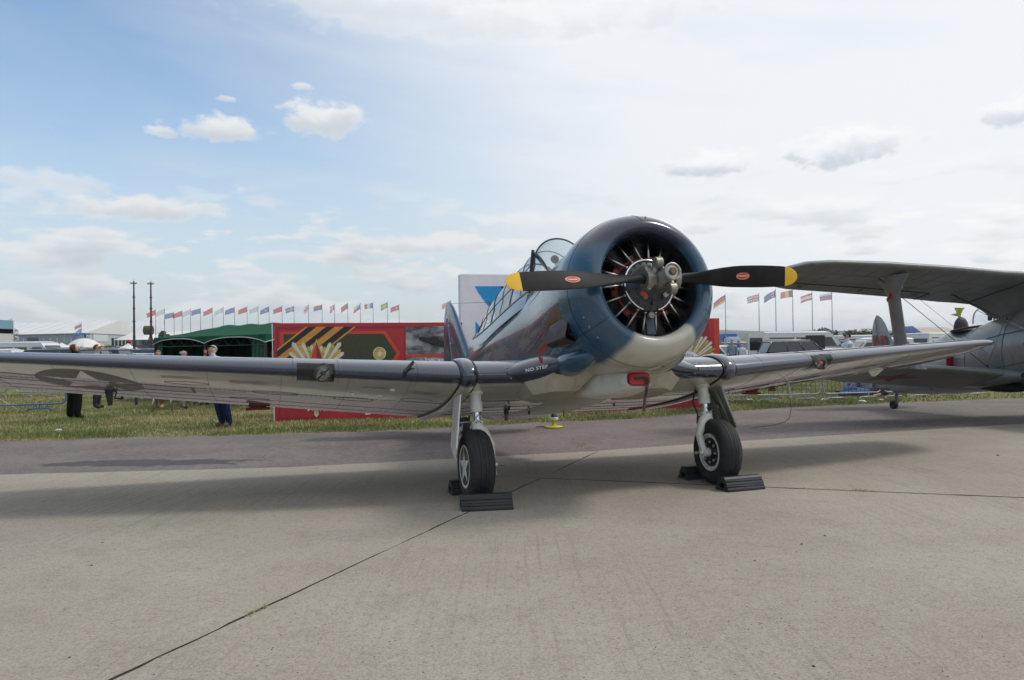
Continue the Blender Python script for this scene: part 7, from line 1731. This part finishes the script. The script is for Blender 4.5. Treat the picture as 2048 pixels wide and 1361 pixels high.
# ------------------------------------------------------------------ cars, vans and trucks
CARM = {}
def carm(col, nm=None):
    k = tuple(col)
    if k not in CARM: CARM[k] = M('car paint %02d' % len(CARM), col, .25, .2 if max(col) < .5 else 0, var=.04, coat=.6)
    return CARM[k]
CGL = M('car glass', (.015, .022, .028), .06, coat=.6, var=.1); LAMPR = M('tail lamp', (.35, .01, .01), .2); LAMPW = M('head lamp', (.6, .62, .62), .15, .5)
def car(px, D, rz, kind, col, lab, group='cars in the visitor car park', dz=0.0, h=None):
    c = atY(px, 700, D); van = kind in ('van', 'minibus', 'midvan'); o = empty({'suv': 'parked_car', 'hatch': 'parked_car', 'sedan': 'parked_car'}.get(kind, 'parked_van'), lab, 'van' if van else 'car', (c.x, D, GZ+dz), rz, group)
    pm = carm(col)
    # profile along x (front = +x): (x, belt/hood height), then greenhouse
    spec = {'sedan': (4.5, 1.75, .92, 1.45, (-1.75, -1.0, .55, 1.25)), 'hatch': (4.1, 1.72, .95, 1.50, (-1.95, -1.65, .60, 1.30)), 'suv': (4.7, 1.86, 1.08, 1.74, (-2.25, -1.95, .55, 1.25)), 'van': (5.9, 2.0, 1.35, 2.42, (-2.95, -2.90, 1.55, 2.45)), 'minibus': (5.6, 2.0, 1.3, 2.35, (-2.8, -2.72, 1.5, 2.3)), 'midvan': (4.6, 1.8, 1.1, 1.85, (-2.28, -2.2, .75, 1.45))}[kind]
    L, Wd, belt, H, g = spec
    if h: H = h
    w = Wd/2; mb = MB(); rings = []
    for x0, zt, zb, ww in ((-L/2, belt*.72, .38, w*.86), (-L/2+.06, belt*.96, .28, w*.95), (-L/2+.5, belt, .24, w), (0, belt+.01, .24, w), (g[3]-.1, belt-.02, .24, w), (L/2-.45, belt*.86, .25, w*.98), (L/2-.10, belt*.72, .30, w*.90), (L/2, belt*.52, .36, w*.78)):
        rings.append([Vector((x0, ww*math.copysign(abs(math.cos(a))**.35, math.cos(a)), (zt+zb)/2 + (zt-zb)/2*math.copysign(abs(math.sin(a))**.45, math.sin(a)))) for a in np.linspace(0, 2*PI, 25)[:-1]])
    mb.loft(rings); mb.build('body', pm, o)
    wr_ = w*.80 if not van else w*.90
    lowr = [(g[0], w*.93), (g[3], w*.90)]; 
    A = [Vector((g[0], -w*.93, belt-.03)), Vector((g[3], -w*.90, belt-.05)), Vector((g[3], w*.90, belt-.05)), Vector((g[0], w*.93, belt-.03))]
    B = [Vector((g[1], -wr_, H-.05)), Vector((g[2], -wr_, H-.05)), Vector((g[2], wr_, H-.05)), Vector((g[1], wr_, H-.05))]
    mb = MB(); mb.add(A+B, [(k, (k+1) % 4, 4+(k+1) % 4, 4+k) for k in range(4)] + [(4, 5, 6, 7)], 0, False)
    if van:
        mb.build('upper_body', pm, o)
        for sg in (-1, 1):
            def side(x0, x1, z0, z1):
                t0, t1 = (z0-belt)/(H-belt), (z1-belt)/(H-belt); y0 = -sg*-1*(w*.915*(1-t0)+wr_*t0)*1.0 ; y1 = (w*.915*(1-t1)+wr_*t1)
                return [Vector((x0, sg*(y0*sg*1 if False else (w*.915*(1-t0)+wr_*t0)+.006), z0)), Vector((x1, sg*((w*.915*(1-t0)+wr_*t0)+.006), z0)), Vector((x1-.0, sg*(y1+.006), z1)), Vector((x0, sg*(y1+.006), z1))]
            wins = [(g[0]+.35, g[0]+2.05), (g[0]+2.15, g[0]+3.3)] if kind != 'van' or True else []
            zt_ = belt+(H-belt)*.62
            for a, b in wins:
                if b < g[2]-.6: mb = MB(); mb.add(side(a, b, belt+.02, zt_), [(0, 1, 2, 3)], 0, False); mb.build('window', CGL, o, recalc=False)
            mb = MB(); P = side(g[2]-.75, g[2]+.45, belt+.0, zt_); P[2].x -= .38; mb.add(P, [(0, 1, 2, 3)], 0, False); mb.build('window', CGL, o, recalc=False)
        f0, f1 = Vector((g[3], 0, belt)), Vector((g[2], 0, H)); n_ = Vector((.01, 0, .006)); a, b = f0.lerp(f1, .05)+n_, f0.lerp(f1, .72)+n_
        mb = MB(); mb.add([a+Vector((0, -w*.82, 0)), a+Vector((0, w*.82, 0)), b+Vector((0, w*.78, 0)), b+Vector((0, -w*.78, 0))], [(0, 1, 2, 3)], 0, False); mb.build('windscreen', CGL, o, recalc=False)
        mb = MB(); mb.add([(g[0]-.012, -w*.75, belt+.1), (g[0]-.012, w*.75, belt+.1), (g[1]-.02, w*.72, H*.84), (g[1]-.02, -w*.72, H*.84)], [(0, 1, 2, 3)], 0, False); mb.build('rear_window', CGL, o, recalc=False)
        mb = MB(); mb.loft([[Vector((x0, (wr_+.02)*math.copysign(abs(math.cos(a))**.4, math.cos(a)), H-.08+zz*max(0, math.sin(a)))) for a in np.linspace(0, 2*PI, 17)[:-1]] for x0, zz in ((g[1]-.02, .04), (g[1]+.15, .10), (g[2]-.3, .12), (g[2]+.05, .02))]); mb.build('roof', pm, o)
    else:
        mb.build('glasshouse', CGL, o)
        mb = MB(); mb.loft([[Vector((x0, (wr_+.015)*math.copysign(abs(math.cos(a))**.4, math.cos(a)), H-.075+zz*max(-.2, math.sin(a)))) for a in np.linspace(0, 2*PI, 17)[:-1]] for x0, zz in ((g[1]-.05, .03), (g[1]+.25, .065), ((g[1]+g[2])/2, .08), (g[2]-.1, .06), (g[2]+.05, .02))]); mb.build('roof', pm, o)
        for sg in (-1, 1):
            for a, b in ((A[0], B[0]), (A[1], B[1])): a2_, b2_ = Vector((a.x, sg*abs(a.y), a.z)), Vector((b.x, sg*abs(b.y), b.z)); mb = MB(); mb.tube([a2_, b2_], .045, 6); mb.build('pillar', pm, o)
            for t in (.36, .66): xa = g[0]+(g[3]-g[0])*t; xb = g[1]+(g[2]-g[1])*t; mb = MB(); mb.tube([Vector((xa, sg*w*.92, belt)), Vector((xb, sg*wr_, H-.05))], .035, 6); mb.build('pillar', pm, o)
        if kind == 'suv':
            for sg in (-1, 1): mb = MB(); mb.tube([(g[1]+.2, sg*wr_*.9, H+.03), (g[2]-.1, sg*wr_*.9, H+.03)], .022, 5); mb.build('roof_rail', STEEL, o)
    for x0 in (-L*.31, L*.31):
        for sg in (-1, 1):
            mb = MB(); rr = .34 if kind != 'sedan' else .31; mb.lathe([(-.1, .2), (-.11, rr*.9), (-.08, rr), (.08, rr), (.11, rr*.9), (.1, .2), (.09, .0)], c=(x0, sg*(w-.08), rr), n=18); wh_ = mb.build('wheel', RUB, o); mb = MB(); mb.lathe([(sg*.105, .0), (sg*.115, .20), (sg*.09, .22)], c=(x0, sg*(w-.08), rr), n=16); mb.build('rim', ALLOY, wh_)
    for sg in (-1, 1):
        mb = MB(); mb.cbox((L/2-.10, sg*w*.66, belt*.66), (.16, .32, .14), .03); mb.build('headlight', LAMPW, o); mb = MB(); mb.cbox((-L/2+.05, sg*w*.78, belt*.8), (.10, .16, .22), .02); mb.build('tail_light', LAMPR, o)
        mb = MB(); mb.cbox((g[3]-.35, sg*(w+.10), belt+.05), (.10, .20, .13), .03); mb.build('mirror', BLACK, o)
    return o
WHI, SIL, BLK, DGR, NVY, GRY = (.62, .63, .64), (.40, .42, .44), (.012, .013, .016), (.05, .055, .06), (.02, .03, .07), (.16, .17, .18)
# white van with an open rear door and open side door
vn = car(1606, 54, 0, 'van', (.60, .61, .62), 'white panel van with open side door and its rear door swung out', h=2.36)
mb = MB(); mb.add([(-.15, -.975, .75), (1.15, -.975, .75), (1.15, -.935, 2.10), (-.15, -.935, 2.10)], [(0, 1, 2, 3)], 0, False); mb.build('side_doorway', BLACK, vn, recalc=False)
mb = MB(); mb.cbox((-3.55, -1.0, 1.35), (1.15, .06, 2.05), .03); dd = mb.build('rear_door', carm((.60, .61, .62)), vn); mb = MB(); mb.box((-3.56, -1.04, 1.55), (.86, .02, .85)); mb.build('rear_window', CGL, dd)
car(1597, 48, R_(2), 'suv', (.035, .045, .05), 'dark green grey estate car parked in front of the white van')
for i, (px, D, rz, kd, colr, lab) in enumerate([
    (1441, 60, R_(-60), 'sedan', WHI, 'white car with its nose beside the end of the red banner'), (1458, 68, R_(-70), 'hatch', WHI, 'white car behind the man in the grey blue t-shirt'), (1478, 74, R_(-65), 'suv', SIL, 'silver car under the yellow topped van'), (1446, 80, R_(-70), 'hatch', WHI, 'white car further back below the blue truck'), (1470, 86, R_(-80), 'sedan', SIL, 'silver car between the blue truck and yellow van'),
    (1712, 62, R_(-65), 'sedan', GRY, 'grey car right of the man in sunglasses'), (1730, 58, R_(-110), 'hatch', SIL, 'silver hatchback partly behind the biplane fin'), (1748, 52, R_(180), 'midvan', WHI, 'small white van whose rear meets the biplane fin'), (1700, 70, R_(-70), 'suv', BLK, 'black car under the minibuses'),
    (1826, 56, R_(0), 'hatch', WHI, 'white hatchback right of the biplane strut'), (1862, 74, R_(20), 'minibus', WHI, 'white minibus beyond the biplane tail, left one'), (1888, 70, R_(20), 'minibus', WHI, 'white minibus beyond the biplane tail, right one'),
    (1688, 86, R_(0), 'minibus', WHI, 'white minibus behind the man in sunglasses'), (1722, 84, R_(-10), 'minibus', (.58, .60, .64), 'white minibus with sloping windscreen beside the trees'),
    (1477, 95, R_(-80), 'midvan', (.55, .50, .10), 'yellow topped van behind the parked cars'),
    (98, 36, R_(175), 'suv', BLK, 'black car, leftmost of the row behind the near wing'), (130, 42, R_(185), 'suv', DGR, 'dark grey car left of the man in black trousers'), (182, 46, R_(180), 'suv', NVY, 'dark blue car between the two men'), (222, 44, R_(178), 'sedan', DGR, 'dark grey car right of the man with sunglasses'), (222, 60, R_(182), 'suv', (.10, .13, .16), 'blue grey estate car behind the dark grey one'),
    (262, 52, R_(170), 'sedan', SIL, 'silver car below the white pagoda tent'), (290, 58, R_(160), 'suv', NVY, 'dark blue car beside the left corner of the green tent'), (284, 46, R_(175), 'sedan', SIL, 'silver car nearest the green tent post'), (252, 66, R_(180), 'hatch', WHI, 'white car behind the silver one, left of the tent'),
    (14, 58, R_(0), 'midvan', WHI, 'white van at the far left edge'), (64, 62, R_(-10), 'van', WHI, 'white camper van left of the black car')]):
    car(px, D, rz, kd, colr, lab)
def box_truck(px, D, w, h, m1, m2, lab, L=6, rz=0):
    c = atY(px, 700, D); o = empty('box_truck', lab, 'truck', (c.x, D, GZ), rz); mb = MB(); mb.box((0, 0, 1.0+h/2), (w, L, h)); 
    o1 = mb.build('cargo_box', m1, o); mb = MB(); mb.box((w/2+.02, 0, 1.0+h/2), (.06, L*.98, h*.98)); mb.build('side_panel', m2, o)
    mb = MB(); mb.cbox((0, -L/2-.9, 1.4), (w*.95, 1.7, 2.0), .15); mb.build('cab', m2, o)
    for x0 in (-w*.42, w*.42):
        for y0 in (-L*.3, L*.3, -L/2-.9): mb = MB(); mb.lathe([(-.15, .1), (-.15, .48), (.15, .48), (.15, .1)], c=(x0, y0, .48), axis='X', n=16); mb.build('wheel', RUB, o)
    return o
bt = box_truck(1449, 92, 1.55, 1.75, M('truck blue', (.03, .13, .42), .4), M('truck pale panel', (.55, .62, .72), .4), 'blue box truck with an orange diamond beyond the red banner', 5)
mb = MB(); mb.add([(-.28, 0, 0), (0, 0, -.22), (.28, 0, 0), (0, 0, .22)], [(0, 1, 2, 3)], 0, False); mb.v = [(p[0]+.02, -2.53, p[2]+2.15) for p in mb.v]; mb.build('orange_diamond', REDP, bt, recalc=False)
box_truck(14, 70, 2.2, 1.35, M('container white', (.5, .5, .5), .5), P_WHITE, 'pale grey container truck at the far left', 4)

# ------------------------------------------------------------------ hills and trees
HILL = M('wooded hill', (.035, .055, .028), .95, var=.3, scale=.01)
for (D, z0, amp, seed, x0, x1) in ((2600, 34, 8, 3, -3000, 3400), (4200, 70, 10, 8, -5000, 5200)):
    mb = MB(); rnd = random.Random(seed); xs_ = np.linspace(x0, x1, 160); a = [rnd.uniform(0, 6) for _ in range(5)]
    rows = []
    for x in xs_:
        hh = z0 + amp*(math.sin(x*.0011+a[0])+.5*math.sin(x*.0031+a[1])) + 3*math.sin(x*.012+a[2]) + rnd.uniform(-1, 1.5)
        rows.append([Vector((x, D-300, -5)), Vector((x, D-120, hh*.6)), Vector((x, D, hh)), Vector((x, D+600, hh*.9))])
    mb.loft(rows, caps=False, close=False); mb.build('hill', HILL, kind='structure')
LEAF = M('tree foliage', (.045, .075, .022), .8, var=.45, scale=1.2); BARK = M('bark', (.06, .045, .03), .9)
def tree(px, D, H, w, lab):
    c = atY(px, 700, D); o = empty('tree', lab, 'tree', (c.x, D, GZ)); rnd = random.Random(int(px*7)); mb = MB(); mb.tube([(0, 0, 0), (.1, 0, H*.4), (0, .1, H*.75)], [.22, .16, .07], 7)
    for k in range(5): a = rnd.uniform(0, 6.3); mb.tube([(0, 0, H*(.35+.07*k)), (w*.5*math.cos(a), w*.5*math.sin(a), H*(.55+.07*k))], [.08, .03], 5)
    mb.build('trunk', BARK, o); mb = MB()
    for k in range(1500):
        cl_ = rnd.randrange(9); ca = cl_*.7; cc = Vector((w*.42*math.cos(ca*3), w*.42*math.sin(ca*3), H*(.5+.045*cl_))); u = Vector((rnd.gauss(0, 1), rnd.gauss(0, 1), rnd.gauss(0, 1))).normalized()*rnd.uniform(.5, 1)*w*.42
        p = cc + Vector((u.x, u.y, u.z*.8)); s_ = rnd.uniform(.10, .22); d1_ = Vector((rnd.gauss(0, 1), rnd.gauss(0, 1), rnd.gauss(0, 1))).normalized()*s_; d2_ = Vector((rnd.gauss(0, 1), rnd.gauss(0, 1), rnd.gauss(0, 1))).normalized()*s_
        mb.add([p-d1_, p+d2_, p+d1_, p-d2_], [(0, 1, 2, 3)], 0, False)
    mb.build('crown', LEAF, o, weld=False, recalc=False, kind='stuff'); return o
for px, D, H, w, lab in ((1650, 150, 4.1, 3.2, 'dark tree behind the white van windscreen'), (1738, 160, 3.9, 3.8, 'tree right of the two minibuses'), (1752, 170, 3.2, 4.5, 'low tree beside the biplane fin'), (1706, 180, 4.3, 3.0, 'tree top just above the minibuses'), (1640, 190, 4.0, 3.5, 'tree seen above the van roof'), (1908, 200, 3.6, 4.0, 'tree right of the beige hall'), (205, 170, 2.4, 4.0, 'low bush line tree before the big hall'), (230, 172, 2.3, 3.6, 'low rounded bush before the hall windows')): tree(px, D, H, w, lab)

# ------------------------------------------------------------------ grass blades, weeds in the joints, pebbles
BL1 = M('dry grass blade', (.36, .31, .15), .8, var=.3, scale=.8); BL2 = M('green grass blade', (.150, .195, .052), .75, var=.3, scale=.8); BL3 = M('straw blade', (.42, .35, .19), .85, var=.2, scale=.8)
def blades(name, pts, hs, kind='stuff', lean=.5, wid=.006, lab=None, cat=None, mixr=None):
    n = len(pts); pts = np.array(pts, float); hs = np.array(hs, float)[:, None]; a = np.random.uniform(0, 2*PI, n); w = np.stack([np.cos(a), np.sin(a), 0*a], 1)*wid*(1+.5*np.random.rand(n, 1)); b = np.random.uniform(0, 2*PI, n)
    tip = np.stack([np.cos(b), np.sin(b), 0*b], 1)*hs*lean*np.random.rand(n, 1); tip[:, 2] = hs[:, 0]*np.random.uniform(.6, 1, n)
    v = np.concatenate([pts-w, pts+w, pts+tip], 1).reshape(-1, 3); me = bpy.data.meshes.new(name); me.vertices.add(3*n); me.vertices.foreach_set('co', v.ravel()); me.loops.add(3*n); me.loops.foreach_set('vertex_index', np.arange(3*n)); me.polygons.add(n); me.polygons.foreach_set('loop_start', np.arange(0, 3*n, 3)); me.polygons.foreach_set('loop_total', np.full(n, 3))
    for m_ in (BL1, BL2, BL3): me.materials.append(m_)
    me.polygons.foreach_set('material_index', (mixr if mixr is not None else np.random.choice(3, n, p=[.42, .43, .15])).astype(np.int32)); me.update(); me.validate()
    o = bpy.data.objects.new(name, me); COL.objects.link(o); return tag(o, lab, cat, kind=kind)
import mathutils.noise as mn
def grass_band(n, y0, y1, hmul):
    X = np.random.uniform(-1, 1, n); T = np.random.rand(n)**1.4; P, Hh, Mi = [], [], []
    for x, t in zip(X, T):
        yy = y0 + (y1-y0)*t; xx = x*yy*.70
        gy = pl_y(GE, xx)
        y = gy - .04 + (yy-y0)
        q = mn.noise(Vector((xx*.55, y*.55, 0))); q2 = mn.noise(Vector((xx*1.8, y*1.8, 5))); edge = min(1, (yy-y0)/1.2)
        if q2 < -.45 and random.random() < .7: continue
        P.append((xx, y, GZ-.004)); Hh.append((.035+.045*max(0, q+.3)+.03*random.random())*hmul*(1.0 if yy-y0 > .15 else .7)); r = random.random() + q*.9 + (.25 if edge < .8 else 0) - (.35 if edge < .12 else 0)
        Mi.append(1 if r > .52 else (0 if random.random() < .75 else 2))
    return P, Hh, np.array(Mi)
P, Hh, Mi = grass_band(210000, 14.0, 30.0, 1.0); blades('grass', P, Hh, lab='short patchy mown grass, green and straw coloured, beside the taxiway', cat='grass', wid=.0065, mixr=Mi)
P, Hh, Mi = grass_band(60000, 30.0, 70.0, 1.4); blades('grass', P, Hh, lab='farther dry mown grass stretching to the car park', cat='grass', wid=.014, mixr=Mi)
# tufts at taxiway edge, joint weeds
P, Hh = [], []
for i in range(9000):
    x = random.uniform(-10, 18); g = pl_y(GE, x)
    if mn.noise(Vector((x*1.1, 3, 0))) < .0: continue
    P.append((x, g + .1 - abs(random.gauss(0, .16)), GZ-.005)); Hh.append(random.uniform(.02, .07))
for i in range(2600):
    x = random.uniform(-9, 12); y = pl_y(CE, x)
    if mn.noise(Vector((x*2.3, 9, 0))) < .12: continue
    P.append((x + random.gauss(0, .03), y + random.gauss(.015, .02), -.01)); Hh.append(random.uniform(.008, .03))
def along(px0, py0, px1, py1, n, h, sp=.012, th=.25, snap=None):
    a, b = gr(px0, py0), gr(px1, py1)
    for i in range(n):
        t = random.random(); q = a.lerp(b, t)
        if snap: dd_ = (Vector((q.x, q.y)) - I0).dot(snap); w_ = I0 + snap*dd_; q = Vector((w_.x, w_.y, 0))
        if mn.noise(Vector((q.x*3.1, q.y*3.1, 2))) < th: continue
        P.append((q.x+random.gauss(0, sp), q.y+random.gauss(0, sp), -.012)); Hh.append(random.uniform(.3, 1)*h)
along(455, 1228, 500, 1206, 200, .035, .010, -1, ja); along(190, 1355, 910, 1032, 900, .018, .005, .20, ja); along(1480, 968, 2048, 994, 900, .03, .012, .0, jb); along(1700, 978, 1745, 981, 120, .05, .012, -1, jb); along(1600, 973, 1830, 985, 300, .03, .01, -.2, jb); along(1130, 868, 1185, 902, 500, .03, .07, -1); along(1150, 885, 1180, 898, 260, .05, .05, -1)
along(60, 935, 240, 885, 700, .03, .05, -.1); along(515, 905, 575, 935, 200, .03, .04, -1)
P2 = []
for i, p in enumerate(P):
    x, y, z = p; c = pl_y(CE, x); g = pl_y(GE, x)
    if y > c: z = -.006 + (GZ+.018)*min(1, (y-c)/(g-c)) - .012
    P2.append((x, y, z))
blades('joint_weeds', P2, Hh, lab='weeds and grass growing in the joints and edges of the paving', cat='weeds', wid=.0035, lean=.9, mixr=np.random.choice(3, len(P2), p=[.35, .5, .15]))
# loose grit and pebbles on the concrete
mb = MB()
def peb(x, y, s_, z=0):
    n = 5; a0 = random.uniform(0, 6); mb.add([(x+s_*math.cos(a0+2*PI*k/n)*random.uniform(.6, 1), y+s_*math.sin(a0+2*PI*k/n)*random.uniform(.6, 1), z) for k in range(n)] + [(x, y, z+s_*.6)], [(k, (k+1) % n, n) for k in range(n)], 0, False)
for i in range(1400):
    y = random.uniform(2.6, 9.5); x = random.uniform(-.68, .68)*y; peb(x, y, random.choice((.0025, .003, .004, .005)))
for px, py, s_ in ((183, 1132, .018), (205, 1086, .014), (1603, 1089, .016), (1510, 1122, .012), (1650, 1072, .016), (1627, 1333, .012), (139, 1316, .014), (1995, 912, .03)): g = gr(px, py); peb(g.x, g.y, s_)
mb.build('grit', M('grit stone', (.09, .075, .06), .9, var=.5, scale=30), weld=False, recalc=False, kind='stuff', label='loose grit and small stones scattered on the concrete')['category'] = 'grit'

# ------------------------------------------------------------------ the air between here and the hills

me = bpy.data.meshes.new('haze'); b_ = MB(); b_.box((0, 4450, 49.0), (18400, 9500, 104.0)); me.from_pydata(b_.v, [], b_.f); hz = bpy.data.objects.new('haze', me); COL.objects.link(hz); hz['kind'] = 'stuff'
hm = bpy.data.materials.new('haze air'); hm.use_nodes = True; nt_ = hm.node_tree; nt_.nodes.clear(); v_ = nt_.nodes.new('ShaderNodeVolumePrincipled'); v_.inputs['Color'].default_value = (.86, .92, 1, 1); v_.inputs['Density'].default_value = 1.6e-4; v_.inputs['Anisotropy'].default_value = .2
o_ = nt_.nodes.new('ShaderNodeOutputMaterial'); nt_.links.new(v_.outputs[0], o_.inputs['Volume']); me.materials.append(hm)
